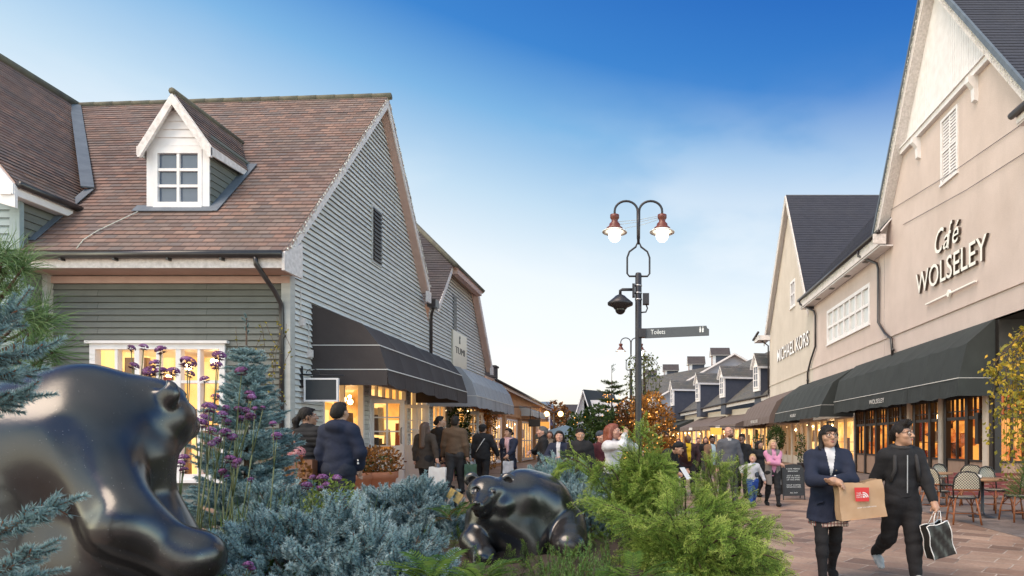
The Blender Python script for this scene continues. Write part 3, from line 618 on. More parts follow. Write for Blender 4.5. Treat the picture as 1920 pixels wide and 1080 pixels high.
door_leaf(B, Fr((XB, 21.95, 0), (1, 0, 0), (0, -1, 0)), .02, .8, .32, 2.45, letter=False); door_leaf(B, Fr((XB, 22.95, 0), (1, 0, 0), (0, -1, 0)), .02, .7, .32, 2.45, letter=False)
awning(B, gb, 19.0, 24.75, [(.02, 3.85), (.98, 3.62), (1.3, 3.22), (1.45, 2.78), (1.46, 2.46)], (m_awng, m_piping), 9, (3,))
# the gable louvre of house A
w = MB(); w.fbox(gab, 14.86, 15.42, 5.6, 6.95, .0, .05, 1)
w.fbox(gab, 14.90, 15.38, 5.65, 6.90, .045, .055, 0)
for k in range(13): w.fbox(gab, 14.92, 15.36, 5.68 + k * .095, 5.72 + k * .095, .05, .08, 0)
w.build('louvre_vent', [m_dark, m_clap], A)
# ================================================================ ROW C and the far end of the left side
Cc = thing('low_shop_row', 'low shop row with a sagging brown roof and orange lamplit wooden front', 'building', (-6.2, 26, .3))
m_orange = M('lamplit_timber', (.50, .27, .13), .6, var=(2, (.36, .18, .08), .7), bmp=(20, .1))  # orange lamplight put into the timber colour
cf = Fr((-6.25, 0, 0), (0, 1, 0), (1, 0, 0)); w = MB()
cladding(w, cf, [(26.05, .2), (44, .2), (44, 3.9), (26.05, 3.9)], [(27.0, 29.4, .5, 2.5), (30.4, 33.2, .4, 2.5), (34.6, 38, .4, 2.5), (39.5, 43, .4, 2.5)], flat=True)
for y in (26.6, 29.9, 33.9, 38.7, 43.6): w.fbox(cf, y - .16, y + .16, .2, 3.0, 0, .12)
w.fbox(cf, 26.05, 44, 2.62, 3.1, 0, .08); w.build('shop_front', m_orange, Cc)
for a in ((27.0, 29.4, .5, 2.5), (30.4, 33.2, .4, 2.5), (34.6, 38, .4, 2.5), (39.5, 43, .4, 2.5)): window(Cc, cf, *a, 4, 2, (m_white, m_glass), .08, .05, name='shop_window')
shop_room(Cc, cf, 26.3, 43.8, .3, 2.6, 2, (i_warm, i_spot), 12, 40, 11)
w = MB(); tiles(w, (-5.8, 26.05, 3.95), (-6.05, 44.2, 3.72), (-7.2, 26.05, 4.5), (-7.4, 44.2, 4.1), .16, m=0, under=1); w.build('roof', [m_tileB, m_soffit], Cc)
w = MB(); w.bar((-5.85, 26.1, 3.85), (-6.08, 44.2, 3.62), .05, .18); w.build('fascia', m_wcoarse, Cc)
w = MB(); w.tube([(-5.75, 26.1, 3.93), (-6.0, 44.2, 3.7)], .06, 0, 7); w.build('gutter', m_black, Cc)
w = MB(); w.box((-6.9, 30.2, 4.65), (.5, .6, .5)); w.box((-6.9, 30.2, 4.93), (.6, .7, .08)); w.build('chimney', m_tileB, Cc)
awning(Cc, cf, 33.8, 38.5, [(.02, 3.3), (.7, 3.05), (.72, 2.75)], (M('pale_canvas', (.52, .50, .46), .8, var=(2, (.4, .38, .35), .5)), m_piping), 4, ())
w = MB(); w.lathe([(.55, 0), (.55, .04)], (-6.1, 28.2, 3.0), 0, 20, (1, 0, 0)); w.build('arched_panel', M('amber_sign_paint', (.6, .22, .06), .5, var=(4, (.35, .12, .04), .6)), Cc)
# ================================================================ RIGHT SIDE
XR = 10.0
rf = Fr((XR, 0, 0), (0, 1, 0), (-1, 0, 0))
# ---------------------------------------------------------------- cafe gable
D = thing('cafe_building', 'tall cream rendered cafe with white boarded gable top and green-black awning', 'building', (XR, 22, 0))
w = MB()
cladding(w, rf, [(14.6, 4.8), (25.9, 4.8), (25.9, 9.6), (24.15, 12.5), (17.7, 12.5), (15.4, 9.6), (14.6, 9.6)], [(19.93, 21.05, 9.85, 11.95)], flat=True)
cladding(w, rf, [(25.0, 0), (29.3, 0), (29.3, 4.8), (25.0, 4.8)], [(25.0, 29.3, 0, 2.85)], flat=True)
cladding(w, rf, [(17.9, 2.85), (25.0, 2.85), (25.0, 4.8), (17.9, 4.8)], flat=True)
w.build('render_wall', m_stucco, D)
w = MB(); w.fbox(rf, 14.6, 25.9, 5.53, 5.60, 0, .05); w.build('string_course', m_stucco, D)
AX = (21.3, 17.0)
w = MB()                                                           # boarded gable top: vertical boards
lft = lambda z: 25.9 - (z - 9.78) / 1.576; rgt = lambda z: 16.55 + (z - 11.05) / 1.24
u = 16.6; k = 0
while u < 24.3:
    z1 = min(9.78 + 1.576 * (25.9 - u), 11.05 + 1.24 * (u - 16.55)) - .05; z1b = min(9.78 + 1.576 * (25.9 - u - .14), 11.05 + 1.24 * (u + .14 - 16.55)) - .05
    if z1 > 12.35 and z1b > 12.35: w.hexa([rf(u + .006, 12.3, 0), rf(u + .134, 12.3, 0), rf(u + .134, 12.3, .035), rf(u + .006, 12.3, .035), rf(u + .006, z1, 0), rf(u + .134, z1b, 0), rf(u + .134, z1b, .035), rf(u + .006, z1, .035)])
    u += .14
w.face([rf(17.75, 12.3, -.002), rf(24.1, 12.3, -.002), rf(AX[0], AX[1] - .15, -.002)])
w.build('gable_boards', m_white, D)
w = MB(); w.fbox(rf, 17.6, 24.0, 12.16, 12.34, 0, .16); w.fbox(rf, 17.6, 24.0, 12.34, 12.39, 0, .22)
for y in (18.85, 22.65): w.prism([(0.0, 12.16), (.30, 12.16), (.30, 11.98), (.14, 11.8), (.12, 11.45), (0, 11.4)], Fr((XR, y, 0), (-1, 0, 0), (0, 1, 0)), -.09, .09)
w.build('gable_beam', m_white, D)
w = MB()
tiles(w, (9.6, 15.6, 9.87), (19, 15.6, 9.87), (9.6, *AX), (19, *AX), .2, m=0, under=1, thick=.1)
tiles(w, (19, 26.0, 9.6), (9.6, 26.0, 9.6), (19, *AX), (9.6, *AX), .2, m=0, under=1, thick=.1)
w.build('roof', [m_slateN, m_white], D)
w = MB()
for p, q in (((26.05, 9.55), AX), ((15.55, 9.85), AX)):
    rake(w, 9.64, p, q, .34, .05, 0, .1); rake(w, 9.83, p, q, .12, .33, 0, .36)
w.build_each('bargeboard', m_wcoarse, D)
w = MB(); rake(w, 9.56, (26.1, 9.6), AX, .2, .09, 0, -.1); rake(w, 9.56, (15.5, 9.85), AX, .2, .09, 0, -.1); w.build_each('verge_trim', m_lead, D)
icicles(D, (9.56, 26.05, 9.5), (9.56, *AX), 160, .3, 4); icicles(D, (9.56, *AX), (9.56, 15.6, 9.8), 120, .3, 5)
w = MB(); w.fbox(rf, 19.93, 20.02, 9.85, 11.95, -.12, .04); w.fbox(rf, 20.96, 21.05, 9.85, 11.95, -.12, .04); w.fbox(rf, 20.02, 20.96, 11.86, 11.95, -.12, .04); w.fbox(rf, 19.9, 21.08, 9.77, 9.85, -.12, .07); w.fbox(rf, 20.02, 20.96, 9.86, 11.86, -.12, -.10)
w.fbox(rf, 20.02, 20.96, 10.83, 10.90, -.08, .02)
for k in range(19): w.fbox(rf, 20.06, 20.93, 9.90 + k * .104, 9.96 + k * .104, -.06 + .0, .0)
w.fbox(rf, 20.46, 20.52, 9.86, 11.86, -.05, .012)
w.build('louvred_shutter', m_white, D)
w = MB(); w.box((9.5, 13.2, 9.48), (.06, 5.6, .26)); w.box((9.75, 13.2, 9.33), (.5, 5.6, .04)); w.build('fascia', m_wcoarse, D)
w = MB(); w.tube([(9.4, 16.1, 9.6), (9.4, 10.2, 9.6)], .09, 0, 8); w.tube([(9.42, 16.0, 9.62), (9.42, 10.2, 9.62)], .06, 0, 6); w.build('gutter', m_black, D)
w = MB()
for a, b in (((25.8, 10.6), (14.7, 9.5)), ((24.0, 9.55), (14.7, 8.75))): w.tube([rf(a[0], a[1], .03), rf((a[0] + b[0]) / 2, (a[1] + b[1]) / 2 - .12, .05), rf(b[0], b[1], .03)], .009, 0, 5)
w.build('cable', m_dark, D)
text_col = [M('sign_face_white', (.80, .77, .72), .4), M('sign_return_bronze', (.06, .04, .03), .4)]
S1 = thing('cafe_lettering', 'raised white letters reading a cafe name above a line and diamond on cream gable', 'sign', (XR - .1, 20.4, 6.8))
uf = Fr((XR, 0, 0), (0, -1, 0), (-1, 0, 0))
text_mesh('word', 'WOLSELEY', uf, -22.75, 6.62, 1.04, text_col, S1, .08, .025, width=4.62, bold=.004)
for h, (ch, u, wd, s) in enumerate((('C', -21.3, .62, 1.12), ('a', -20.72, .38, .95), ('f', -20.42, .30, 1.2), ('\u00e9', -20.12, .42, .98))):
    text_mesh('word', ch, uf, u, 7.62 - (.0 if ch != 'f' else .05), s, text_col, S1, .08, .025, width=wd, shear=.3)
w = MB(); w.fbox(uf, -22.0, -18.75, 6.10, 6.15, .05, .11); w.prism([(-20.35, 6.0), (-20.22, 6.125), (-20.35, 6.25), (-20.48, 6.125)], uf, .05, .13); w.build('underline', text_col[0], S1)
# ground floor of the cafe: dark posts, glazing, timber panels, amber room
i_room = (i_amber, i_lamp)
m_panel = M('limed_oak_panel', (.42, .27, .19), .6, var=(3, (.32, .19, .13), .7), bmp=(18, .2), stretch=(4, 4, .7))
m_post = M('cream_post', (.62, .52, .43), .6, var=(3, (.5, .41, .33), .6))
cw = MB(); cp = MB(); cm = MB(); cg = MB()
def cafe_run(fr, us, v_top=2.85):
    for i, u in enumerate(us):
        cw.fbox(fr, u - .09, u + .09, 0, v_top, -.1, .06)
        if i + 1 < len(us):
            a, b = u + .09, us[i + 1] - .09
            cp.fbox(fr, a, b, .05, .82, -.05, .0); cw.fbox(fr, a, b, .82, .88, -.07, .03); cw.fbox(fr, a, b, 2.08, 2.18, -.06, .04)
            c = (a + b) / 2; cw.fbox(fr, c - .03, c + .03, .88, 2.08, -.05, .02)
            for q in (1, 2, 3): x = a + (b - a) * q / 4; cw.fbox(fr, x - .025, x + .025, 2.18, v_top - .05, -.05, .02)
            cw.fbox(fr, a, b, v_top - .12, v_top, -.06, .04)
            cw.fbox(fr, a, b, 2.34, 2.37, -.04, .01)
            cg.face([fr(a, .88, -.04), fr(b, .88, -.04), fr(b, v_top - .1, -.04), fr(a, v_top - .1, -.04)])
cafe_run(rf, [18.0, 19.35, 20.7, 21.8, 23.0, 24.2, 25.4, 26.7, 28.0, 29.2])
ff = Fr((0, 17.9, 0), (1, 0, 0), (0, -1, 0))
cafe_run(ff, [10.06, 10.9, 11.7, 12.5, 13.3])
cw.build('timber_front', m_dark, D); cp.build_each('base_panel', m_panel, D); cg.build('glazing', m_glass, D)
for y in (18.25, 20.95, 23.4): cm.fbox(rf, y - .12, y + .12, 0, 2.9, .0, .1)
cm.build_each('cream_post', m_post, D)
w = MB(); w.fbox(rf, 18.5, 18.66, 1.35, 2.2, .06, .16); w.fbox(rf, 18.46, 18.7, 2.2, 2.26, .04, .18); w.build('menu_case', m_dark, D)
shop_room(D, rf, 18.0, 29.2, .1, 2.8, 3.2, i_room, 12, 26, 21)
w = MB(); w.face([ff(10.1, .1, -3.0), ff(13.3, .1, -3.0), ff(13.3, 2.8, -3.0), ff(10.1, 2.8, -3.0)]); w.build('back_wall', i_amber, D)
w = MB(); w.box((12.4, 17.8, 3.8), (4.8, .2, 2)); w.box((12.3, 16.4, 4.83), (4.6, 3.2, .06)); w.build('porch_ceiling', m_dark, D)
aw1 = awning(D, rf, 17.86, 29.2, [(.02, 4.85), (.80, 4.17), (1.03, 3.2), (1.05, 2.7)], (m_awnd, m_piping), 10, (2,))
w = MB(); w.face([(10.0, 17.87, 4.84), (9.2, 17.87, 4.17), (8.97, 17.87, 3.2), (8.95, 17.87, 2.72), (12.6, 17.87, 2.72), (12.6, 17.87, 4.84)]); w.build('cheek', m_awnd, aw1)
text_mesh('valance_word', 'WOLSELEY', uf, -24.7, 2.84, .24, m_piping, aw1, .004, 1.055, width=1.5)
# ---------------------------------------------------------------- link building
E = thing('link_building', 'cream rendered link building with long white window and deep lit eave', 'building', (XR, 31, 0))
w = MB(); cladding(w, rf, [(25.92, 4.8), (36.4, 4.8), (36.4, 9.05), (25.92, 9.05)], [(27.5, 33.7, 6.45, 8.25)], flat=True); w.build('render_wall', m_stucco, E)
w = MB(); w.fbox(rf, 25.95, 36.4, 5.53, 5.60, 0, .05); w.build('string_course', m_stucco, E)
wn = window(E, rf, 27.5, 33.7, 6.45, 8.25, 7, 2, (m_white, M('reflecting_window_glass', (.50, .52, .54), .08, var=(.9, (.62, .60, .56), .8), spec=.9)), .16, .12, .08, .03)
w = MB(); w.box((9.47, 31.1, 9.30), (.06, 12.2, .36)); w.box((9.45, 24.98, 9.32), (.5, .06, .38)); w.build('fascia', m_wcoarse, E)
w = MB(); w.box((9.74, 31.1, 9.08), (.5, 12.2, .05)); w.build('soffit', m_white, E)
w = MB()
for y in (27.2, 29.6, 32, 34.4): w.box((9.72, y, 9.045), (.22, .3, .03))
w.build_each('soffit_vent', m_dark, E)
icicles(E, (9.42, 25, 9.5), (9.42, 37.2, 9.5), 160, .3, 6)
w = MB(); w.tube([(9.38, 24.9, 9.58), (9.38, 37.3, 9.58)], .09, 0, 8); w.build('gutter', m_black, E)
def downpipe(parent, P, r=.055, name='downpipe'):
    w = MB(); w.tube(P, r, 0, 8); w.tube([Vector(P[-1]) + Vector((0, 0, .4)), Vector(P[-1]) + Vector((0, 0, .3))], r * 1.35, 0, 8); w.build(name, m_black, parent)
downpipe(E, [(9.38, 27.2, 9.52), (9.38, 27.2, 9.3), (9.88, 26.4, 8.75), (9.9, 26.3, 8.5), (9.9, 26.3, 6.3), (9.9, 25.6, 5.75), (9.88, 24.9, 5.4), (9.88, 24.75, 4.6)])
downpipe(E, [(9.38, 37.0, 9.5), (9.38, 36.9, 9.3), (9.88, 35.8, 8.7), (9.9, 35.6, 8.4), (9.9, 35.6, 6.7), (9.9, 36.6, 6.0), (9.9, 37.2, 5.4), (9.9, 37.2, 4.6)])
w = MB(); tiles(w, (9.4, 25.0, 9.55), (9.4, 37.2, 9.55), (12.6, 25.9, 13.2), (14.0, 37.2, 14.8), .22, m=0, under=1); w.build('roof', [m_slateN, m_white], E)
# ---------------------------------------------------------------- far cream gable
F_ = thing('steep_gabled_shop', 'cream shop with a steep narrow gable, navy slate roof and white raised name', 'building', (XR, 42, 0))
w = MB(); fa = (41.8, 17.5)
cladding(w, rf, [(36.4, 0), (48.4, 0), (48.4, 9.6), (41.8, 17.4), (36.4, 9.0)], [(40.5, 41.8, 10.0, 11.75), (29.3, 49, 0, 2.6)], flat=True); w.build('render_wall', m_stuccoF, F_)
w = MB(); cladding(w, Fr((0, 48.4, 0), (1, 0, 0), (0, 1, 0)), [(10, 0), (20, 0), (20, 9), (10, 9)], flat=True); w.build('far_wall', m_stuccoF, F_)
w = MB(); w.fbox(rf, 36.42, 48.4, 5.53, 5.60, 0, .05); w.build('string_course', m_stuccoF, F_)
window(F_, rf, 40.5, 41.8, 10.0, 11.75, 2, 2, (m_white, m_pane_dark), .16, .08, .08, .03)
w = MB(); tiles(w, (9.7, 36.2, 8.9), (22, 36.2, 8.9), (9.7, *fa), (22, *fa), .22, m=0, under=1); tiles(w, (22, 48.9, 9.1), (9.7, 48.9, 9.1), (22, *fa), (9.7, *fa), .22, m=0, under=1); w.build('roof', [m_slateN, m_white], F_)
w = MB(); rake(w, 9.68, (48.9, 9.1), fa, .4, .06, 0, .05); rake(w, 9.68, (36.3, 8.95), fa, .4, .06, 0, .05); w.build_each('bargeboard', m_wcoarse, F_)
icicles(F_, (9.62, 48.8, 9.2), (9.62, *fa), 110, .35, 8); icicles(F_, (9.62, 36.4, 9.1), (9.62, *fa), 90, .3, 9)
w = MB(); w.box((9.55, 49.0, 9.2), (.9, 1.7, .35)); w.build('eave_return', m_white, F_)
w = MB(); w.tube([(9.05, 47.9, 9.55), (9.05, 50, 9.3)], .09, 0, 8); w.build('gutter', m_black, F_)
downpipe(F_, [(9.1, 48.6, 9.2), (9.5, 48.5, 8.95), (9.88, 48.3, 8.6), (9.9, 48.3, 4.9)])
S2 = thing('shop_lettering', 'raised white capitals of a shop name glowing on the far ivory gable', 'sign', (XR - .1, 41, 7))
text_mesh('word', 'MICHAEL KORS', uf, -45.4, 7.02, 1.2, [EM('backlit_letter', (1.0, .93, .85), 1.0), text_col[1]], S2, .06, .02, width=8.3, bold=.01)
aw2 = awning(E, rf, 29.6, 39.4, [(.02, 4.8), (.95, 4.15), (1.5, 3.1), (1.6, 2.55)], (m_awnd, m_piping), 9, (2,))
text_mesh('valance_word', 'WOLSELEY', uf, -35.2, 2.72, .22, m_piping, aw2, .004, 1.605, width=1.3)
aw3 = awning(F_, rf, 39.9, 50.5, [(.02, 4.7), (1.3, 3.9), (1.75, 3.0), (1.8, 2.55)], (m_awnt, m_piping), 9, ())
text_mesh('valance_word', 'MICHAEL KORS', uf, -46.2, 2.68, .3, m_piping, aw3, .004, 1.81, width=2.6)
# shop front below the two far awnings: bright yellow
cw = MB(); cg = MB()
for u0, u1 in ((29.4, 32.2), (33.6, 37.0), (37.3, 41.0), (41.3, 45.0), (45.3, 50.3)):
    k = max(2, round((u1 - u0) / 1.2))
    for i in range(k + 1): u = u0 + (u1 - u0) * i / k; cw.fbox(rf, u - .06, u + .06, 0, 2.6, -.08, .05)
    cw.fbox(rf, u0, u1, .0, .5, -.06, .03); cw.fbox(rf, u0, u1, 2.5, 2.6, -.06, .03); cg.face([rf(u0, .5, -.03), rf(u1, .5, -.03), rf(u1, 2.5, -.03), rf(u0, 2.5, -.03)])
cw.fbox(rf, 41.0, 41.3, 0, 2.6, -.05, .1); cw.fbox(rf, 37.0, 37.3, 0, 2.6, -.05, .1); cw.build('shop_front', m_post, F_); cg.build('glazing', m_glass, F_)
door_leaf(F_, Fr((XR - .05, 32.3, 0), (0, 1, 0), (-1, 0, 0)), .0, 1.15, .02, 2.45, 2, 4, .3, letter=False, mats=(m_dark, m_glass))
shop_room(F_, rf, 29.4, 50.3, .1, 2.6, 3, (i_warm, i_spot), 16, 40, 31)
# ---------------------------------------------------------------- low roof with dormers, bending with the street
G = thing('dormered_shop_row', 'long low slate-roofed shop row with a line of dark-cheeked white dormers', 'building', (8, 60, 0))
g0, g1 = Vector((9.9, 48.6, 4.9)), Vector((2.2, 80, 4.25)); dv = (g1 - g0); dv.z = 0; dv.normalize(); out = Vector((-dv.y, dv.x, 0))   # out = towards the street
if out.x > 0: out = -out
ri = -out
def gp_(s, back, z): p = g0 + dv * s + ri * back; return Vector((p.x, p.y, z))
LN = (Vector((g1.x, g1.y, 0)) - Vector((g0.x, g0.y, 0))).length
w = MB(); tiles(w, g0, g1, gp_(0, 7.5, 11.5), gp_(LN, 7.5, 9.6), .3, m=0, under=1); w.build('roof', [m_slate, m_white], G)
w = MB(); w.bar(gp_(0, .1, 4.72), gp_(LN, .1, 4.07), .06, .3); w.build('fascia', m_wcoarse, G)
w = MB(); w.tube([gp_(0, -.08, 4.9), gp_(LN, -.08, 4.25)], .08, 0, 7); w.build('gutter', m_black, G)
gf = Fr(gp_(0, .6, 0), dv, out); w = MB(); cladding(w, gf, [(0, 0), (LN, 0), (LN, 4.2), (0, 4.2)], [(1, LN - 1, .4, 2.5)], flat=True); w.build('shop_wall', m_post, G)
w = MB()
for i in range(22): u = 1 + (LN - 2) * i / 21; w.fbox(gf, u - .08, u + .08, .4, 2.5, -.1, .06)
w.build_each('window_post', m_white, G)
w = MB(); w.face([gf(1, .4, -.04), gf(LN - 1, .4, -.04), gf(LN - 1, 2.5, -.04), gf(1, 2.5, -.04)]); w.build('glazing', m_glass, G)
shop_room(G, gf, 1, LN - 1, .3, 2.5, 2.5, (i_warm, i_spot), 16, 40, 41)
for (a, b, mt, po) in ((1.5, 9, m_awnt, 2.6), (10, 17, m_awnt, 2.2), (19, 27.5, m_awnd, 2.6)):
    t = awning(G, gf, a, b, [(.02, 3.7), (po, 2.75), (po + .02, 2.4)], (mt, m_piping), 6, ())
    q = MB(); q.fbox(gf, (a + b) / 2 - .5, (a + b) / 2 + .5, 2.45, 2.68, po + .03, po + .035); q.build('valance_badge', m_piping, t)
for k, (px, pb, Yd, wpx, hpx) in enumerate(((1412, 730, 51, 61, 67), (1349, 742, 58, 66, 56), (1304, 750, 64, 58, 51), (1257, 758, 71, 54, 45))):
    p = pt(px, pb, Yd); h = hpx * Yd / FPX; wd = 1.15; ln = wpx * Yd / FPX * 1.08; s = ri * 1.0; z0 = p.z - .2
    df = Fr((p.x, p.y, 0), -dv, out); d = MB(); hw = h * .62          # front: white window wall with a little gable
    zt = z0 + h * .72; d.prism([(0, z0), (wd, z0), (wd, zt), (wd / 2, z0 + h * 1.02), (0, zt)], df, -.12, 0)
    dm_ = d.build('dormer', m_white, G)
    window(dm_, df, .12, wd - .12, z0 + .25, zt - .05, 2, 3, (m_white, m_pane_dark), .1, .06, .02, .05, sill=False)
    d = MB(); d.fbox(df, .02, wd - .02, z0 - 1.5, zt, -ln, -.12); d.build('cheek', m_navy, dm_)
    d = MB(); a = .14
    for x0, x1 in ((-a, wd / 2), (wd + a, wd / 2)):
        tiles(d, df(x0, zt - .12, .2), df(x0, zt - .12, -ln), df(x1, z0 + h * 1.06, .2), df(x1, z0 + h * 1.06, -ln), .25, m=0, under=1, thick=.08)
    d.build('dormer_roof', [m_slate, m_white], dm_)
    d = MB(); d.fbox(df, -a, -a + .05, zt - .3, zt - .1, -ln, .2); d.fbox(df, wd + a - .05, wd + a, zt - .3, zt - .1, -ln, .2); d.build('dormer_fascia', m_white, dm_)
# ---------------------------------------------------------------- big grey gable with roof turrets behind
H = thing('turreted_hall', 'large grey-clad hall gable behind the dormers with a stepped line of roof turrets', 'building', (8, 88, 0))
hp = lambda x, y, Y=88: tuple(pt(x, y, Y))
w = MB(); q = [hp(1222, 752), hp(1376, 664), hp(1445, 702), hp(1445, 800), hp(1222, 800)]
w.face(q[::-1]); w.build('gable_wall', m_grey, H)
w = MB(); ap, le, re = Vector(hp(1376, 664)), Vector(hp(1218, 754)), Vector(hp(1448, 704)); bk = Vector((0, 22, 0)); o = Vector((0, -.6, .12))
tiles(w, le + o, le + bk, ap + o, ap + bk, .4, m=0, under=1, thick=.2); tiles(w, re + bk, re + o, ap + bk, ap + o, .4, m=0, under=1, thick=.2)
c0, c1 = Vector(hp(1352, 683, 96)), Vector(hp(1196, 712, 96)); dn = Vector((0, -7, -5))
tiles(w, c1 + dn, c0 + dn, c1, c0, .4, m=0, under=1); tiles(w, c0 + Vector((0, 7, -5)), c1 + Vector((0, 7, -5)), c0, c1, .4, m=0, under=1)
w.build('roof', [m_slate, m_wcoarse], H)
w = MB(); w.bar(le + Vector((0, -.65, -.1)), ap + Vector((0, -.65, -.1)), .1, .35, up=(0, -1, 0)); w.bar(re + Vector((0, -.65, -.1)), ap + Vector((0, -.65, -.1)), .1, .35, up=(0, -1, 0)); w.build_each('bargeboard', m_wcoarse, H)
for (x0, x1, yt, yb) in ((1332, 1367, 652, 686), (1289, 1321, 668, 703), (1243, 1272, 683, 711), (1207, 1231, 694, 712)):
    Y = 97; a = pt(x0, yb, Y); b = pt(x1, yt, Y); wd = (b.x - a.x); zt = b.z; z0 = a.z - 1.2; ze = zt - (zt - a.z) * .45; d = MB(); dep = wd * .62
    d.box(((a.x + b.x) / 2 + .1 * wd, Y, (z0 + ze) / 2), (wd * .72, dep, ze - z0)); t = d.build('turret', m_navy, H)
    d = MB(); d.box((a.x + .17 * wd, Y, (z0 + ze) / 2), (wd * .16, dep * 1.02, ze - z0 - .02)); d.box(((a.x + b.x) / 2, Y, ze + .02), (wd * 1.0, dep * 1.15, .2))
    yf = Fr((a.x + .05 * wd, 0, 0), (0, 1, 0), (-1, 0, 0)); d.prism([(Y - dep * .6, ze + .1), (Y + dep * .6, ze + .1), (Y, zt - .1)], yf, -.2, 0); d.build('turret_trim', m_white, t)
    d = MB(); d.fbox(Fr((a.x + .08 * wd, 0, 0), (0, 1, 0), (-1, 0, 0)), Y - dep * .3, Y + dep * .3, a.z + .1, ze - .1, 0, .05); d.build('turret_louvre', m_soffit, t)
    d = MB()
    for s in (1, -1): tiles(d, (a.x - .02 * wd, Y - s * dep * .72, ze), (b.x + .02 * wd, Y - s * dep * .72, ze), (a.x - .02 * wd, Y, zt), (b.x + .02 * wd, Y, zt), .35, m=0, under=1, thick=.12)
    d.build('turret_roof', [m_tileB, m_white], t)
# ---------------------------------------------------------------- far end of the street
w = MB(); K = thing('white_gabled_house', 'far white-gabled house with a grey slate roof closing the street', 'building', (-6, 72, 0))
a, b, c = pt(1078, 792, 72), pt(1093, 733, 72), pt(1112, 792, 72)
w.face([(a.x, 72, 0), (c.x, 72, 0), (c.x, 72, c.z), tuple(b), (a.x, 72, a.z)]); w.build('gable_wall', m_white, K)
w = MB(); e0, r0 = pt(1114, 795, 71.5), pt(1093, 730, 71.5); tiles(w, e0, e0 + Vector((3.5, 8, 0)), r0, r0 + Vector((3.2, 8, 0)), .4, m=0, under=1); e1 = pt(1074, 795, 71.5); tiles(w, e1 + Vector((0, 9, 0)), e1, r0 + Vector((0, 9, 0)), r0, .4, m=0, under=1)
w.face([tuple(e0), tuple(e0 + Vector((4, 0, 0))), tuple(r0 + Vector((2.4, 3, 0))), tuple(r0)]); w.build('roof', [m_slate, m_white], K)
w = MB(); w.bar(r0 + Vector((0, -.1, -.1)), e0 + Vector((0, -.1, -.1)), .1, .4, up=(0, -1, 0)); w.bar(r0 + Vector((0, -.1, -.1)), e1 + Vector((0, -.1, -.1)), .1, .4, up=(0, -1, 0)); w.build_each('bargeboard', m_white, K)
w = MB(); e = pt(1120, 795, 71.9); w.box((e.x + 2.5, 75, 3), (8, 6, 6)); w.build('side_wall', m_white, K)
K2 = thing('blue_roofed_house', 'far house with a blue-grey slate roof just past the lamplit timber shop row', 'building', (-10, 62, 0))
w = MB(); a, b, c, d_ = pt(1008, 775, 60), pt(1052, 778, 60), pt(1030, 753, 66), pt(1005, 753, 66); w.face([tuple(a), tuple(b), tuple(c), tuple(d_)]); w.face([tuple(b), (b.x, 70, b.z), tuple(c)])
w.build('roof', [M('blue_grey_slate', (.10, .14, .19), .6, var=(2, (.14, .17, .21), .6))], K2); w = MB(); w.box((-8.4, 66, 1.9), (3.0, 10, 3.9)); w.build('side_wall', m_wcoarse, K2)
K3 = thing('brown_roofed_house', 'far low house with a flat brown roof and pale walls behind the lit trees', 'building', (-8, 85, 0))
w = MB(); a = pt(1063, 775, 85); w.box((a.x + 1.8, 88, 2.6), (5.2, 6, 5.2)); w.build('side_wall', m_white, K3); w = MB(); w.hexa([(a.x - 1.2, 84.4, 5.1), (a.x + 4.8, 84.4, 5.1), (a.x + 4.8, 92, 5.1), (a.x - 1.2, 92, 5.1), (a.x - .6, 86, 6.3), (a.x + 4.2, 86, 6.3), (a.x + 4.2, 91, 6.3), (a.x - .6, 91, 6.3)]); w.build('roof', m_tileB, K3)
w = MB(); w.fbox(Fr((0, 84.9, 0), (1, 0, 0), (0, -1, 0)), a.x, a.x + 1.2, 3.2, 4.2, .0, .05); w.fbox(Fr((0, 84.9, 0), (1, 0, 0), (0, -1, 0)), a.x + 2.2, a.x + 3.4, 3.2, 4.2, .0, .05); w.build('window', m_pane_dark, K3)
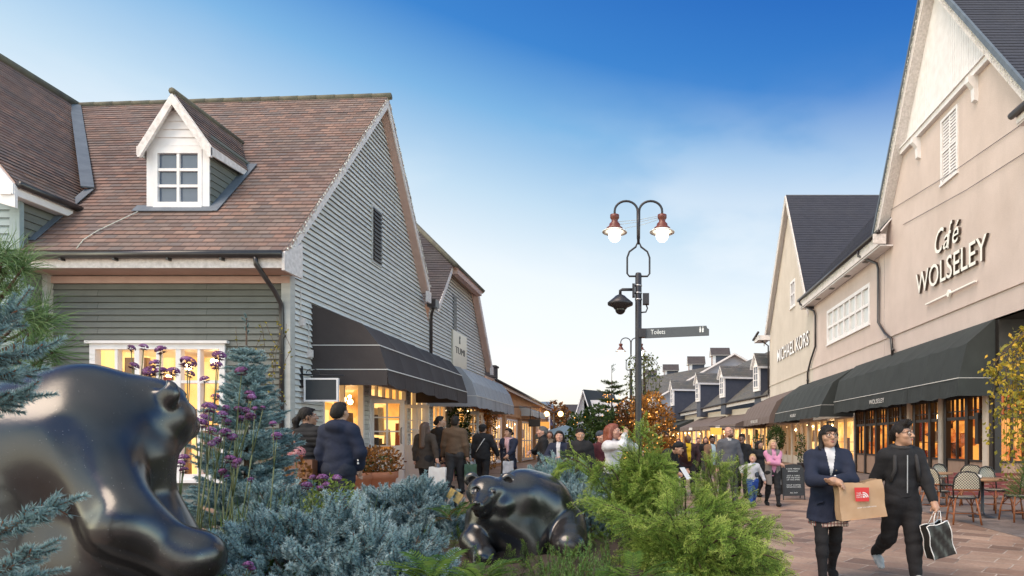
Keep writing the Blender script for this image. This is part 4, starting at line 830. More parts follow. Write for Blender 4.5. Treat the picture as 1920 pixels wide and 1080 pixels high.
# ================================================================ GROUND
def paving(name, c_lo, c_mid, c_hi, joint, bw, bh, rot=0.0, seed=0):
    m, N, L, P = nodes(name); tc = N.new('ShaderNodeTexCoord').outputs['Object']; mp = N.new('ShaderNodeMapping'); mp.inputs['Rotation'].default_value = (0, 0, rot); L.new(tc, mp.inputs[0])
    wn = noise(N, L, mp.outputs[0], 2.2, 3); wv = N.new('ShaderNodeVectorMath'); wv.operation = 'MULTIPLY_ADD'; L.new(wn.outputs['Color'], wv.inputs[0]); wv.inputs[1].default_value = (.05, .05, 0); L.new(mp.outputs[0], wv.inputs[2])
    b = N.new('ShaderNodeTexBrick'); b.inputs['Scale'].default_value = 1; b.inputs['Brick Width'].default_value = bw; b.inputs['Row Height'].default_value = bh; b.inputs['Mortar Size'].default_value = .009; b.inputs['Mortar Smooth'].default_value = .3
    b.inputs['Color1'].default_value = (0, 0, 0, 1); b.inputs['Color2'].default_value = (1, 1, 1, 1); b.inputs['Mortar'].default_value = (.5, .5, .5, 1); b.offset = .37; b.squash = .7; b.squash_frequency = 3; L.new(wv.outputs[0], b.inputs[0])
    base = ramp(N, L, b.outputs[0], [(0, c_lo), (.35, c_mid), (.7, c_hi), (1, c_mid)])
    n = noise(N, L, tc, 1.3, 6); base = mixc(N, L, .45, base, ramp(N, L, n.outputs[0], [(.3, (.22, .19, .18)), (.7, (.75, .7, .66))]), 'OVERLAY')
    n2 = noise(N, L, tc, 24, 5); base = mixc(N, L, .3, base, ramp(N, L, n2.outputs[0], [(.3, (.2, .2, .2)), (.7, (.8, .8, .8))]), 'OVERLAY')
    gv = N.new('ShaderNodeTexVoronoi'); gv.inputs['Scale'].default_value = 3.1; L.new(tc, gv.inputs['Vector']); base = mixc(N, L, ramp(N, L, gv.outputs['Distance'], [(.035, (.75, .75, .75)), (.06, (0, 0, 0))]), base, (.06, .05, .045))      # trodden gum
    n4 = noise(N, L, tc, .45, 5, .65); base = mixc(N, L, ramp(N, L, n4.outputs[0], [(.46, (0, 0, 0)), (.70, (.6, .6, .6))]), base, tuple(x * .5 for x in c_mid))                                              # old stains
    jn = noise(N, L, tc, 3.0, 3); jc = mixc(N, L, ramp(N, L, jn.outputs[0], [(.4, (0, 0, 0)), (.62, (1, 1, 1))]), joint, tuple(x * .35 for x in joint))
    L.new(mixc(N, L, b.outputs['Fac'], base, jc), P.inputs['Base Color'])
    rr = N.new('ShaderNodeMapRange'); L.new(n.outputs[0], rr.inputs[0]); rr.inputs[3].default_value = .35; rr.inputs[4].default_value = .75; L.new(rr.outputs[0], P.inputs['Roughness'])
    s = N.new('ShaderNodeMath'); s.operation = 'MULTIPLY_ADD'; L.new(n2.outputs[0], s.inputs[0]); s.inputs[1].default_value = .5; i = N.new('ShaderNodeMath'); i.operation = 'SUBTRACT'; i.inputs[0].default_value = 1; L.new(b.outputs['Fac'], i.inputs[1]); L.new(i.outputs[0], s.inputs[2])
    bump(N, L, P, s.outputs[0], .6, .012); return m
m_pave = paving('sandstone_setts', (.14, .085, .062), (.27, .165, .118), (.36, .245, .18), (.46, .36, .29), .56, .36, R(38))
m_cob = paving('dark_cobbles', (.12, .10, .095), (.17, .14, .13), (.22, .18, .165), (.24, .20, .18), .3, .2, R(0))
xs = np.concatenate([np.linspace(-160, -6, 12), np.linspace(-5, 0, 21), np.linspace(.6, 160, 14)]); ys = np.concatenate([np.linspace(-10, 60, 36), np.linspace(70, 400, 12)])
w = MB(); V = [(x, y, ground_z(x)) for y in ys for x in xs]; nx = len(xs)
w.add(V, [(j * nx + i, j * nx + i + 1, (j + 1) * nx + i + 1, (j + 1) * nx + i) for j in range(len(ys) - 1) for i in range(nx - 1)])
tag(w.build('pavement', m_pave), kind='structure')
w = MB(); w.face([(5.6, 4, .004), (10, 4, .004), (10, 17.9, .004), (10, 30, .004), (8.6, 30, .004), (5.9, 16, .004)]); tag(w.build('cafe_terrace_pavement', m_cob), kind='structure')
# planted bed: a soil mound with an edge
m_soil = M('bark_mulch_soil', (.035, .024, .017), .95, var=(14, (.07, .045, .03), .7), bmp=(30, .8))
BEDC, BEDR = (-1.15, 5.3), (2.55, 4.9)
def bed_z(x, y):
    q = math.hypot((x - BEDC[0]) / BEDR[0], (y - BEDC[1]) / BEDR[1]); return .52 * smooth01((1.0 - q) / .45) + ground_z(x) * .5
w = MB(); nr, na = 16, 48; V = []
for i in range(nr + 1):
    for j in range(na):
        a = 2 * math.pi * j / na; q = i / nr * 1.03; x, y = BEDC[0] + BEDR[0] * q * math.cos(a), BEDC[1] + BEDR[1] * q * math.sin(a)
        V.append((x, y, bed_z(x, y) + .02 + random.uniform(-.012, .012) if i < nr else ground_z(x) - .05))
w.add(V, [(i * na + j, i * na + (j + 1) % na, (i + 1) * na + (j + 1) % na, (i + 1) * na + j) for i in range(nr) for j in range(na)])
tag(w.build('planting_bed_ground', m_soil), kind='structure')
# ================================================================ STREET LAMPS
m_iron = M('dark_cast_iron', (.028, .026, .030), .42, metal=.4, var=(5, (.05, .045, .05), .6), bmp=(35, .1))
m_copper = M('oxblood_enamel', (.16, .035, .02), .4, var=(7, (.09, .02, .014), .6))
m_bulb = EM('lamp_globe', (1.0, .93, .80), 6.0); m_shade = M('lit_shade_rim', (.85, .82, .76), .4)
m_steel = M('galvanised_band', (.42, .42, .44), .35, .8)
def street_lamp(label, x, y, s=1.0, seed=1, group='twin-lantern street lamps'):
    """twin swan-neck lamp; s scales nothing structural, all sizes in metres at s=1"""
    g = ground_z(x); t = thing('street_lamp', label, 'street lamp', (x, y, g), group); Z = lambda py: CAMZ + (CY - py) * .01
    P = lambda dx, z: (x + dx * s, y, z)
    w = MB(); w.lathe([(.10, 0), (.10, .5), (.075, .62), (.064, 1.0), (.06, Z(515)), (.05, Z(512))], (x, y, g), 0, 14); w.build('post', m_iron, t)
    w = MB(); zb, z1, z2 = Z(518), Z(478), Z(458)
    w.tube([P(-.0, zb), P(-.17, zb), P(-.21, zb + .05), P(-.21, z1 - .05), P(-.17, z1 + .06), P(-.05, z2 - .05), P(0, z2 + .08), P(.05, z2 - .05), P(.17, z1 + .06), P(.21, z1 - .05), P(.21, zb + .05), P(.17, zb), P(0, zb)], .018, 0, 7); w.build('stirrup', m_iron, t)
    w = MB(); w.tube([P(0, z2), P(0, Z(392))], [.026, .036], 0, 8); zt = Z(396)
    for sd in (1, -1):
        arc = [P(sd * (.015 + .215 - .215 * math.cos(a)), zt + .19 * math.sin(a)) for a in np.linspace(0, math.pi, 13)]; w.tube([P(sd * .01, z2 + .1)] + arc + [P(sd * .445, Z(405))], .022, 0, 8)
    w.build('swan_neck', m_iron, t)
    for sd in (1, -1):
        c = P(sd * .445, 0); l = MB(); l.lathe([(.03, Z(402)), (.085, Z(403)), (.085, Z(409)), (.06, Z(412)), (.06, Z(416)), (.10, Z(420)), (.105, Z(424)), (.155, Z(428)), (.16, Z(431))], c, 0, 18); lo = l.build('lantern', m_copper, t)
        l = MB(); l.lathe([(.16, Z(431)), (.235, Z(435)), (.235, Z(436)), (.15, Z(434))], c, 0, 20); l.build('shade', m_shade, lo)
        l = MB(); l.ball((c[0], c[1], Z(442)), (.115, .115, .12), 0, 14, 9); l.build('globe', m_bulb, lo)
    return t
street_lamp('tall twin-lantern street lamp carrying a camera and finger sign behind the junipers', .02, 12.0)
t2 = street_lamp('distant twin-lantern street lamp seen just beside the nearer lamp post', -.28, 28.0)
for (px, py) in ((1025, 776), (1051, 776)):
    pass
# dome camera and box on the post
lx, ly = .02, 12.0; Zp = lambda py: CAMZ + (CY - py) * .01; Xp = lambda px: (px - CX) * .01
t = thing('dome_camera', 'black dome security camera on a bracket of the lamp post', 'camera', (Xp(1163), ly, Zp(585)))
w = MB(); c = (Xp(1163), ly, 0); w.lathe([(.03, Zp(552)), (.09, Zp(555)), (.13, Zp(559)), (.24, Zp(568)), (.235, Zp(572)), (.14, Zp(576)), (.11, Zp(580)), (.0, Zp(580))], c, 0, 20); w.build('housing', m_iron, t)
w = MB(); w.ball((c[0], c[1], Zp(580)), (.10, .10, .10), 0, 12, 8); w.build('dome', M('smoked_dome', (.012, .01, .012), .06), t)
w = MB(); w.tube([(Xp(1163), ly, Zp(553)), (Xp(1163), ly, Zp(545)), (Xp(1167), ly, Zp(543)), (Xp(1190), ly, Zp(543))], .028, 0, 8); w.box((Xp(1188), ly, Zp(545)), (.05, .14, .24)); w.build('bracket', m_iron, t)
t = thing('junction_box', 'black control box with a cable loop strapped to the lamp post', 'control box', (Xp(1211), ly, Zp(560)))
w = MB(); w.box((Xp(1211), ly, Zp(561)), (.12, .14, .2)); w.build('case', m_iron, t)
w = MB(); w.tube([(Xp(1211), ly, Zp(570)), (Xp(1214), ly, Zp(578)), (Xp(1211), ly, Zp(585)), (Xp(1201), ly, Zp(586))], .014, 0, 6); w.build('cable', m_iron, t)
w = MB()
for py in (537, 551, 563): w.lathe([(.068, Zp(py)), (.068, Zp(py) + .025)], (lx, ly, 0), 0, 14)
w.build('strap', m_steel, t)
t = thing('finger_sign', 'dark grey finger post sign pointing to the toilets on the lamp post', 'sign', (Xp(1268), ly, Zp(624)))
m_sign = M('slate_grey_sign', (.075, .08, .088), .45, var=(3, (.09, .095, .10), .5)); m_letter = M('white_sign_vinyl', (.78, .78, .76), .5)
w = MB(); sf = Fr((Xp(1209), ly - .05, 0), (1, 0, .0), (0, -1, 0)); tilt = .065
sp = [(0, Zp(635)), (1.2, Zp(631) + .012), (1.2, Zp(618)), (1.165, Zp(616)), (1.15, Zp(611.5)), (0, Zp(616.5))]
w.prism(sp, sf, -.03, 0); w.build('blade', m_sign, t)
w = MB(); w.box((Xp(1204), ly, Zp(625)), (.14, .16, .16)); w.build('bracket', m_iron, t)
lf = Fr((Xp(1209), ly - .05, 0), (1, 0, .04), (0, -1, 0)); text_mesh('lettering', 'Toilets', lf, .11, Zp(628.3), .125, m_letter, t, .003, .001, width=.27)
w = MB()
for du in (0, .05):
    u = 1.02 + du; w.fbox(lf, u, u + .028, Zp(630) + .02, Zp(630) + .075, .001, .004); w.fbox(lf, u - .002, u + .030, Zp(630) + .06, Zp(630) + .095, .0012, .0042); w.ball(lf(u + .014, Zp(630) + .112, .003), (.011, .004, .011))
w.build('pictogram', m_letter, t)
w = MB()
for (a, b) in (((1158, 416), (1240, 404)), ((1160, 421), (1240, 407)), ((1172, 428), (1240, 410))): w.tube([(Xp(a[0]), ly, Zp(a[1])), ((Xp(a[0]) + Xp(b[0])) / 2, ly, (Zp(a[1]) + Zp(b[1])) / 2 - .02), (Xp(b[0]), ly, Zp(b[1]))], .004, 0, 4)
tag(w.build('guy_wire', m_wire, None, (lx, ly, 5.5)), 'thin wires strung between the two lanterns of the near lamp', 'wire')
# ================================================================ HANGING SIGN, WALL PANEL, A-BOARD
t = thing('hanging_sign', 'blank black hanging sign with white frame on an iron bracket by the corner', 'sign', (-5.7, 11.75, 2.4))
hs = Fr((0, 11.75, 0), (1, 0, 0), (0, -1, 0)); w = MB(); a, b = pt(571, 753, 11.75), pt(635, 709, 11.75)
w.fbox(hs, a.x + .03, b.x - .03, a.z + .03, b.z - .03, -.02, .02); w.build('board', M('slate_black_board', (.018, .022, .028), .6, var=(4, (.028, .032, .04), .6)), t)
w = MB()
for q in ((a.x, a.x + .03, a.z, b.z), (b.x - .03, b.x, a.z, b.z), (a.x + .03, b.x - .03, a.z, a.z + .03), (a.x + .03, b.x - .03, b.z - .03, b.z)): w.fbox(hs, *q, -.025, .028)
w.build('frame', m_white, t)
w = MB(); w.tube([(-6.18, 11.75, b.z + .07), (b.x + .1, 11.75, b.z + .05)], .013, 0, 6); w.box((-6.17, 11.75, b.z + .02), (.04, .05, .4)); w.tube([(a.x + .15 + .12 * math.cos(k), 11.75, b.z + .09 + .08 * math.sin(k)) for k in np.linspace(0, math.pi, 8)], .007, 0, 5)
for q in (a.x + .12, b.x - .12): w.tube([(q, 11.75, b.z + .06), (q, 11.75, b.z)], .006, 0, 5)
w.build('bracket', m_iron, t)
t = thing('wall_sign', 'pale square metal sign panel with dark emblem on the half-hipped gable', 'sign', (-6.1, 22, 4))
w = MB(); w.fbox(gb, 21.3, 23.0, 3.95, 5.15, .03, .09); w.build('panel', M('brushed_pale_metal', (.62, .57, .48), .32, .6, var=(2, (.5, .46, .4), .5)), t)
ug = Fr((XB, 0, 0), (0, 1, 0), (1, 0, 0)); w = MB(); w.prism([(22.02, 4.78), (22.16, 4.78), (22.13, 4.95), (22.19, 5.0), (22.1, 5.06), (22.02, 4.98), (22.06, 4.9)], ug, .09, .1); w.build('emblem', m_dark, t)
text_mesh('lettering', 'TUMI', ug, 22.15, 4.42, .32, m_dark, t, .01, .09, width=1.15, align='CENTER')
t = thing('hanging_sign', 'dark hanging sign on a frame over the lamplit timber shop front', 'sign', (-5.4, 29, 2.5))
a, b = pt(991, 800, 29), pt(1013, 786, 29); hs = Fr((0, 29, 0), (1, 0, 0), (0, -1, 0)); w = MB(); w.fbox(hs, a.x, b.x, a.z, b.z, -.03, .03); w.build('board', m_dark, t)
w = MB(); w.tube([(-6.2, 29, b.z + .55), (b.x, 29, b.z + .55)], .02, 0, 6)
for q in (a.x + .08, b.x - .05): w.tube([(q, 29, b.z + .55), (q, 29, b.z)], .018, 0, 6)
w.build('bracket', m_iron, t)
t = thing('hanging_sign', 'glowing amber projecting sign beyond the dark sign on the timber row', 'sign', (-5.2, 34, 2.4))
a, b = pt(1013, 803, 33), pt(1030, 791, 33); hs = Fr((0, 33, 0), (1, 0, 0), (0, -1, 0)); w = MB(); w.fbox(hs, a.x, b.x, a.z, b.z, -.05, .05); w.build('lightbox', EM('amber_lightbox', (1.0, .45, .10), .85), t); w = MB(); w.tube([(-6.2, 33, b.z + .1), (b.x, 33, b.z + .1)], .02, 0, 6); w.build('bracket', m_iron, t)
t = thing('hanging_sign', 'glowing yellow projecting sign under the taupe awning on the dormered row', 'sign', (7, 46, 2.6))
a, b = pt(1332, 815, 46), pt(1353, 802, 46); hs = Fr((0, 46, 0), (1, 0, 0), (0, -1, 0)); w = MB(); w.fbox(hs, a.x, b.x, a.z, b.z, -.05, .05); w.build('lightbox', EM('yellow_lightbox', (1.0, .58, .10), .95), t); w = MB(); w.tube([(a.x - .1, 46, b.z + .08), (9.9, 46, b.z + .08)], .03, 0, 6); w.build('bracket', m_iron, t)
t = thing('chalk_board', 'black pavement A-board with chalk writing outside the cream shop', 'sign', (4.1, 17, 0))
fb = pt(1470, 920, 15.6); bw_ = .52; af = Fr((fb.x, 15.6, 0), (1, .12, 0), (0, -1, .16), (0, .17, 1)); m_chalkb = M('chalkboard', (.022, .022, .024), .7, var=(6, (.04, .04, .04), .6)); m_chalk = M('chalk', (.62, .62, .60), .9)
w = MB(); w.fbox(af, 0, bw_, .10, .78, -.02, 0); w.prism([(0, .78), (bw_, .78), (bw_ - .06, .86), (bw_ / 2, .885), (.06, .86)], af, -.02, 0); w.fbox(af, -.02, 0, 0, .8, -.03, .01); w.fbox(af, bw_, bw_ + .02, 0, .8, -.03, .01); w.build('board', m_chalkb, t)
bf2 = Fr((fb.x + .02, 16.15, 0), (1, .12, 0), (0, 1, .16), (0, -.2, 1)); w = MB(); w.fbox(bf2, 0, bw_, .10, .78, -.02, 0); w.fbox(bf2, -.02, .0, 0, .8, -.03, .01); w.fbox(bf2, bw_, bw_ + .02, 0, .8, -.03, .01); w.build('back_board', m_chalkb, t)
for k, (s, z, wd) in enumerate((('CAFE MENU', .75, .34), ('BREAKFAST', .69, .26), ('GET A CAKE', .58, .32), ('FOR THE ROAD', .53, .34), ('OR TAKE AWAY', .48, .34), ('SOUP COFFEE', .35, .36), ('SANDWICHES', .30, .36), ('ALL DAY', .16, .2))):
    text_mesh('chalk_line', s, af, bw_ / 2, z, .045, m_chalk, t, .001, .001, width=wd, align='CENTER')
t = thing('plant_label', 'small yellow plant label on a stake by the bear\'s head', 'label', tuple(pt(853, 930, 6.2)))
p = pt(853, 930, 6.2); pf = Fr(p, (1, 0, -.6), (0, -1, .3), (.5, .25, 1)); w = MB(); w.fbox(pf, -.07, .07, -.05, .05, 0, .008); w.build('card', M('yellow_card', (.62, .42, .12), .5, var=(30, (.2, .12, .04), .8)), t); w = MB(); w.bar(p, (p.x, p.y + .02, bed_z(p.x, p.y)), .012, .012); w.build('stake', m_dark, t)
# market umbrellas / far canopies
m_teal = M('teal_canvas', (.10, .15, .19), .7, var=(2, (.13, .18, .22), .5))
def parasol(label, cx, cy, r, zt, ze):
    t = thing('market_umbrella', label, 'umbrella', (cx, cy, 0), 'market umbrellas at the street end'); w = MB(); n = 8; P = [(cx + r * math.cos(math.pi * 2 * (i + .5) / n), cy + r * math.sin(math.pi * 2 * (i + .5) / n), ze) for i in range(n)]
    for i in range(n): w.face([P[i], P[(i + 1) % n], (cx, cy, zt)]); w.face([P[i], (P[i][0], P[i][1], ze - .25), (P[(i + 1) % n][0], P[(i + 1) % n][1], ze - .25), P[(i + 1) % n]])
    w.build('canopy', m_teal, t); w = MB(); w.tube([(cx, cy, 0), (cx, cy, zt)], .04, 0, 8); w.build('pole', m_wcoarse, t)
p = pt(1060, 797, 36); parasol('teal market umbrella further up the street behind the queue of shoppers', p.x, 36, 1.75, p.z, p.z - .55)
p = pt(1098, 800, 33); parasol('teal market umbrella half hidden by the dark holly bush', p.x, 33, 1.5, p.z, p.z - .5)
K4 = thing('shop_blind', 'violet-blue shop blind far up the left side of the street', 'awning', tuple(pt(1027, 786, 47))); a, b, c, d_ = pt(1020, 776, 46), pt(1020, 790, 46.5), pt(1037, 793, 46.5), pt(1030, 776, 46)
w = MB(); w.face([tuple(a), tuple(b), tuple(c), tuple(d_)]); w.face([tuple(b), (b.x, b.y, b.z - .2), (c.x, c.y, c.z - .2), tuple(c)]); w.face([tuple(a), (a.x, a.y, a.z - .8), tuple(b)]); w.build('canopy', M('violet_canvas', (.10, .11, .24), .7), K4); w = MB(); w.bar(a, (a.x, a.y, 0), .1, .1); w.bar(d_, (d_.x, d_.y, 0), .1, .1); w.build('post', m_white, K4)
# ================================================================ PLANTS
def rot_to(D, roll=None):
    """rotation matrices (n,3,3) taking +Z to each direction in D, with a random roll"""
    D = np.asarray(D, float); D = D / np.linalg.norm(D, axis=1, keepdims=True); n = len(D)
    h = np.where(np.abs(D[:, 2:3]) < .9, np.array([[0, 0, 1.0]]), np.array([[1.0, 0, 0]])); X = np.cross(h, D); X /= np.linalg.norm(X, axis=1, keepdims=True); Y = np.cross(D, X)
    if roll is None: roll = rng.uniform(0, 2 * np.pi, n)
    c, s = np.cos(roll)[:, None], np.sin(roll)[:, None]
    return np.stack([X * c + Y * s, Y * c - X * s, D], axis=2)
class Proto:
    def __init__(s): s.V, s.F, s.T = [], [], []
    def tri(s, a, b, c, t): i = len(s.V); s.V += [a, b, c]; s.F.append((i, i + 1, i + 2)); s.T += list(t) if isinstance(t, (tuple, list)) else [t] * 3
    def needle(s, b, d, l, w, t0, t1):
        b, d = np.array(b, float), np.array(d, float); d /= np.linalg.norm(d); a = np.cross(d, rng.normal(size=3)); a /= np.linalg.norm(a); s.tri(b - a * w / 2, b + a * w / 2, b + d * l, (t0, t0, t1))
    def arr(s): return np.array(s.V, float), np.array(s.F), np.array(s.T, float)
def scatter(name, mat, parent, protos, pos, dirs, scale, tint=None, roll=None):
    """every sprig of ONE plant joined into that plant's mesh"""
    Vs, Fs, Ts = [], [], []; k = 0; n = len(pos); pos = np.asarray(pos, float); Rm = rot_to(dirs, roll); scale = np.broadcast_to(np.asarray(scale, float), (n,)); tint = np.zeros(n) if tint is None else np.asarray(tint)
    which = rng.integers(0, len(protos), n)
    for q, pr in enumerate(protos):
        V, F, T = pr.arr() if isinstance(pr, Proto) else pr; ids = np.where(which == q)[0]
        if not len(ids): continue
        P = np.einsum('nij,pj->npi', Rm[ids], V) * scale[ids][:, None, None] + pos[ids][:, None, :]
        Vs.append(P.reshape(-1, 3)); Fs.append((F[None] + (np.arange(len(ids)) * len(V))[:, None, None]).reshape(-1, 3) + k); k += len(ids) * len(V)
        t = np.where(T[None] < .1, T[None], T[None] + tint[ids][:, None]); Ts.append(np.clip(t, 0, 1).ravel())
    return fast_mesh(name, np.concatenate(Vs), np.concatenate(Fs), mat, parent, np.concatenate(Ts))
def stem_tris(p, P, r, t=.03):
    P = [np.array(q, float) for q in P]
    for a, b in zip(P, P[1:]):
        d = b - a; u = np.cross(d, [.3, .2, 1.0]); u /= np.linalg.norm(u) + 1e-9; v = np.cross(d, u); v /= np.linalg.norm(v) + 1e-9
        for j in range(3):
            w0, w1 = 2 * np.pi * j / 3, 2 * np.pi * (j + 1) / 3; q0, q1 = (u * np.cos(w0) + v * np.sin(w0)) * r, (u * np.cos(w1) + v * np.sin(w1)) * r
            p.tri(a + q0, a + q1, b + q1 * .8, t); p.tri(a + q0, b + q1 * .8, b + q0 * .8, t)
def spruce_sprig(L=.080, nn=120, nl=.026, w=.0052, tip=True):
    p = Proto(); bend = rng.uniform(-.02, .02, 2); f = lambda s: np.array([bend[0] * s * s, bend[1] * s * s, s * L]); stem_tris(p, [f(0), f(.5), f(1)], .0022)
    for i in range(nn):
        s = rng.uniform(.02, 1); a = rng.uniform(0, 2 * np.pi); up = rng.uniform(.2, .75) if s < .9 else rng.uniform(.8, 2)
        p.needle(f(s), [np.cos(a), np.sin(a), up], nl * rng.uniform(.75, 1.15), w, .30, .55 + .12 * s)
    if tip: p.needle(f(1), [0, 0, 1], .008, .007, .06, .06); p.needle(f(1), [0.1, 0, 1], .008, .007, .06, .06)
    return p
SPR = [spruce_sprig() for _ in range(6)]; SPR_FINE = [spruce_sprig(.10, 300, .022, .0032) for _ in range(5)]
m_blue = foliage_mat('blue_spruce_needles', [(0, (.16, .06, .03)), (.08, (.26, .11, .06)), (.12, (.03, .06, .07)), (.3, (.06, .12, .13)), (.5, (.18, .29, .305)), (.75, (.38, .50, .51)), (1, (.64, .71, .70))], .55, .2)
m_bark = M('twig_bark', (.09, .055, .035), .9, var=(20, (.05, .03, .02), .7), bmp=(60, .5))
def dome_points(n, c, r, lo=.72, lump=.16, seed=1, zmin=-.1):
    g = np.random.default_rng(seed); D = g.normal(size=(n * 3, 3)); D /= np.linalg.norm(D, axis=1, keepdims=True); D = D[D[:, 2] > zmin][:n]; f = g.uniform(lo ** 2, 1, len(D)) ** .5
    ph = g.uniform(0, 6, 6); l = 1 + lump * (np.sin(5 * D[:, 0] + ph[0]) * np.sin(4.3 * D[:, 1] + ph[1]) + .6 * np.sin(9 * D[:, 0] + ph[2]) * np.sin(8 * D[:, 1] + ph[3] + 5 * D[:, 2]))
    return np.array(c) + D * np.array(r) * (f * l)[:, None], D, f
def spruce_shrub(label, c, r, n, seed, group='low blue spruce cushions', name='dwarf_spruce', sc=1.0):
    t = thing(name, label, 'shrub', (c[0], c[1], bed_z(c[0], c[1])), group); P, D, f = dome_points(n, c, r, .62, .2, seed)
    g = np.random.default_rng(seed + 9); d = D * .75 + np.array([0, 0, .45]) + g.normal(size=D.shape) * .38
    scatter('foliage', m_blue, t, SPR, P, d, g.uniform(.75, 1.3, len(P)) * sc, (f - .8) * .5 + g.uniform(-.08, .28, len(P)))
    w = MB()
    for k in range(26):
        i = g.integers(0, len(P)); b = np.array([c[0], c[1], bed_z(c[0], c[1])]) + g.normal(size=3) * [.12, .12, 0]; w.tube([b, (b + P[i]) / 2 + [0, 0, -.05], P[i]], [.012, .008, .003], 0, 5)
    w.build('branches', m_bark, t); return t
def px3(px, py, Y): return tuple(pt(px, py, Y))
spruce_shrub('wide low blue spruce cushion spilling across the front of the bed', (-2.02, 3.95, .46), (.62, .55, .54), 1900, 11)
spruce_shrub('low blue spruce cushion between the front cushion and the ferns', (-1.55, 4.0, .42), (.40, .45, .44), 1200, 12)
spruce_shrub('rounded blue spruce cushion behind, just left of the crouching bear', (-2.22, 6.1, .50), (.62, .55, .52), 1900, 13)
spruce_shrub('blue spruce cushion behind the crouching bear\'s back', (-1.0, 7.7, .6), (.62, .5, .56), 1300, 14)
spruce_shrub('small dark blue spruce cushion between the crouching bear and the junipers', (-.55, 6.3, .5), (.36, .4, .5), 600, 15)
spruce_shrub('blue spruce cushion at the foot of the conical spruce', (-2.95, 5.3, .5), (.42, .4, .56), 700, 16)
def conifer(label, x, y, z0, z1, rad, name, mat, protos, n_whorl, group=None, droop=.05, leader=.12, seed=1, sc=1.0, dens=1.0, upturn=.25, cat='tree', tw=5):
    g = np.random.default_rng(seed); t = thing(name, label, cat, (x, y, z0 - .1), group); P, D, S_, T = [], [], [], []; w = MB(); H_ = z1 - z0
    w.tube([(x, y, z0 - .12), (x, y, z0 + H_ * .5), (x, y, z1)], [.013 * H_ + .01, .008 * H_, .005], 0, 7); w.build('trunk', m_bark, t)
    b = MB()
    for k in range(n_whorl):
        fz = (k + g.uniform(0, .6)) / n_whorl; z = z0 + H_ * fz * (1 - leader); L = rad * (1 - fz) ** .85 * g.uniform(.8, 1.12) + .03
        for j in range(tw + int(3 * (1 - fz))):
            a = g.uniform(0, 2 * np.pi); l = L * g.uniform(.7, 1.1); d = np.array([np.cos(a), np.sin(a), 0]); m = max(3, int(l / (.035 * sc) * dens))
            e = [np.array([x, y, z]) + d * l * s + np.array([0, 0, (-droop * s + upturn * s * s) * l]) for s in np.linspace(0, 1, 5)]; b.tube(e, [.008 * sc, .007 * sc, .006 * sc, .004 * sc, .002], 0, 4)
            for q in range(m):
                s = .15 + .85 * (q + g.random()) / m; c = np.array([x, y, z]) + d * l * s + np.array([0, 0, (-droop * s + upturn * s * s) * l]); side = np.cross(d, [0, 0, 1]) * (1 if q % 2 else -1)
                P.append(c); D.append(d * (.5 + .5 * s) + side * (1 - s * .7) * .8 + np.array([0, 0, .18]) + g.normal(size=3) * .15); S_.append(g.uniform(.7, 1.1) * sc * (1.05 - .3 * s)); T.append(g.uniform(-.12, .12) + .12 * s)
            P.append(c); D.append(d + np.array([0, 0, .25])); S_.append(sc); T.append(.12)
    for s in np.linspace(.0, 1, 6): P.append(np.array([x, y, z1 - leader * H_ * (1 - s) * .5])); D.append(g.normal(size=3) * .5 + [0, 0, 1]); S_.append(.5 * sc); T.append(0)
    b.build('branches', m_bark, t); scatter('foliage', mat, t, protos, P, D, S_, T); return t
conifer('young conical blue spruce with a bare reddish leader in front of the clapboard window', -3.42, 5.6, .62, 2.52, .50, 'blue_spruce', m_blue, SPR, 25, leader=.15, seed=3, sc=1.1, dens=1.9, droop=.10, upturn=.4, tw=9)
# foreground blue spruce at the left edge: trunk out of frame, boughs reach in
t = thing('blue_spruce', 'close blue spruce whose boughs reach in beside the standing bear', 'tree', (-2.35, 1.75, .3)); P, D, S_, T, TP, TD, TT = [], [], [], [], [], [], []; w = MB(); w.tube([(-2.35, 1.75, .3), (-2.35, 1.75, 1.2), (-2.33, 1.75, 2.1)], [.06, .05, .03], 0, 8); w.build('trunk', m_bark, t); w = MB()
def bough(pts, Yd, ln=.10, side=1.0, g=np.random.default_rng(5)):
    Q = [np.array(pt(px, py, Yd + k * .02)) for k, (px, py) in enumerate(pts)]; Q = [np.array([-2.35, 1.75, Q[0][2] - .12])] + Q; w.tube(Q, [.016] + [.008] * (len(Q) - 2) + [.003], 0, 6)
    for a, b in list(zip(Q, Q[1:]))[1:]:
        d = b - a; L_ = np.linalg.norm(d); n = max(4, int(L_ / .011))
        for i in range(n):
            c = a + d * (i + g.random()) / n; r_ = g.normal(size=3); r_ -= d * r_.dot(d) / L_ ** 2; r_ /= np.linalg.norm(r_) + 1e-9
            P.append(c); D.append(d / L_ * .9 + r_ * .75 * side); S_.append(g.uniform(.55, .9) * ln / .1); T.append(g.uniform(-.08, .16))
        for i in range(n * 2): TP.append(a + d * (i + g.random()) / (2 * n)); TD.append(d + g.normal(size=3) * L_ * .25); TT.append(g.uniform(-.08, .2))
    P.append(Q[-1]); D.append(Q[-1] - Q[-2]); S_.append(.7); T.append(.1)
bough([(-140, 760), (-60, 690), (-25, 640), (22, 585)], 1.55, .070, .8); bough([(-140, 730), (-40, 690), (5, 672), (58, 660)], 1.5, .062, .55); bough([(-140, 790), (-60, 770), (-10, 757), (36, 748)], 1.62, .085, .8)
bough([(-120, 1060), (-40, 1015), (30, 985), (100, 952)], 1.45, .062, .6); bough([(-120, 1110), (-30, 1085), (15, 1066), (55, 1042)], 1.5, .075, .7); bough([(-120, 1130), (-30, 1110), (15, 1090), (60, 1080)], 1.6, .07, .7)
bough([(-140, 720), (-60, 715), (-10, 708), (30, 702)], 1.7, .07, .8)
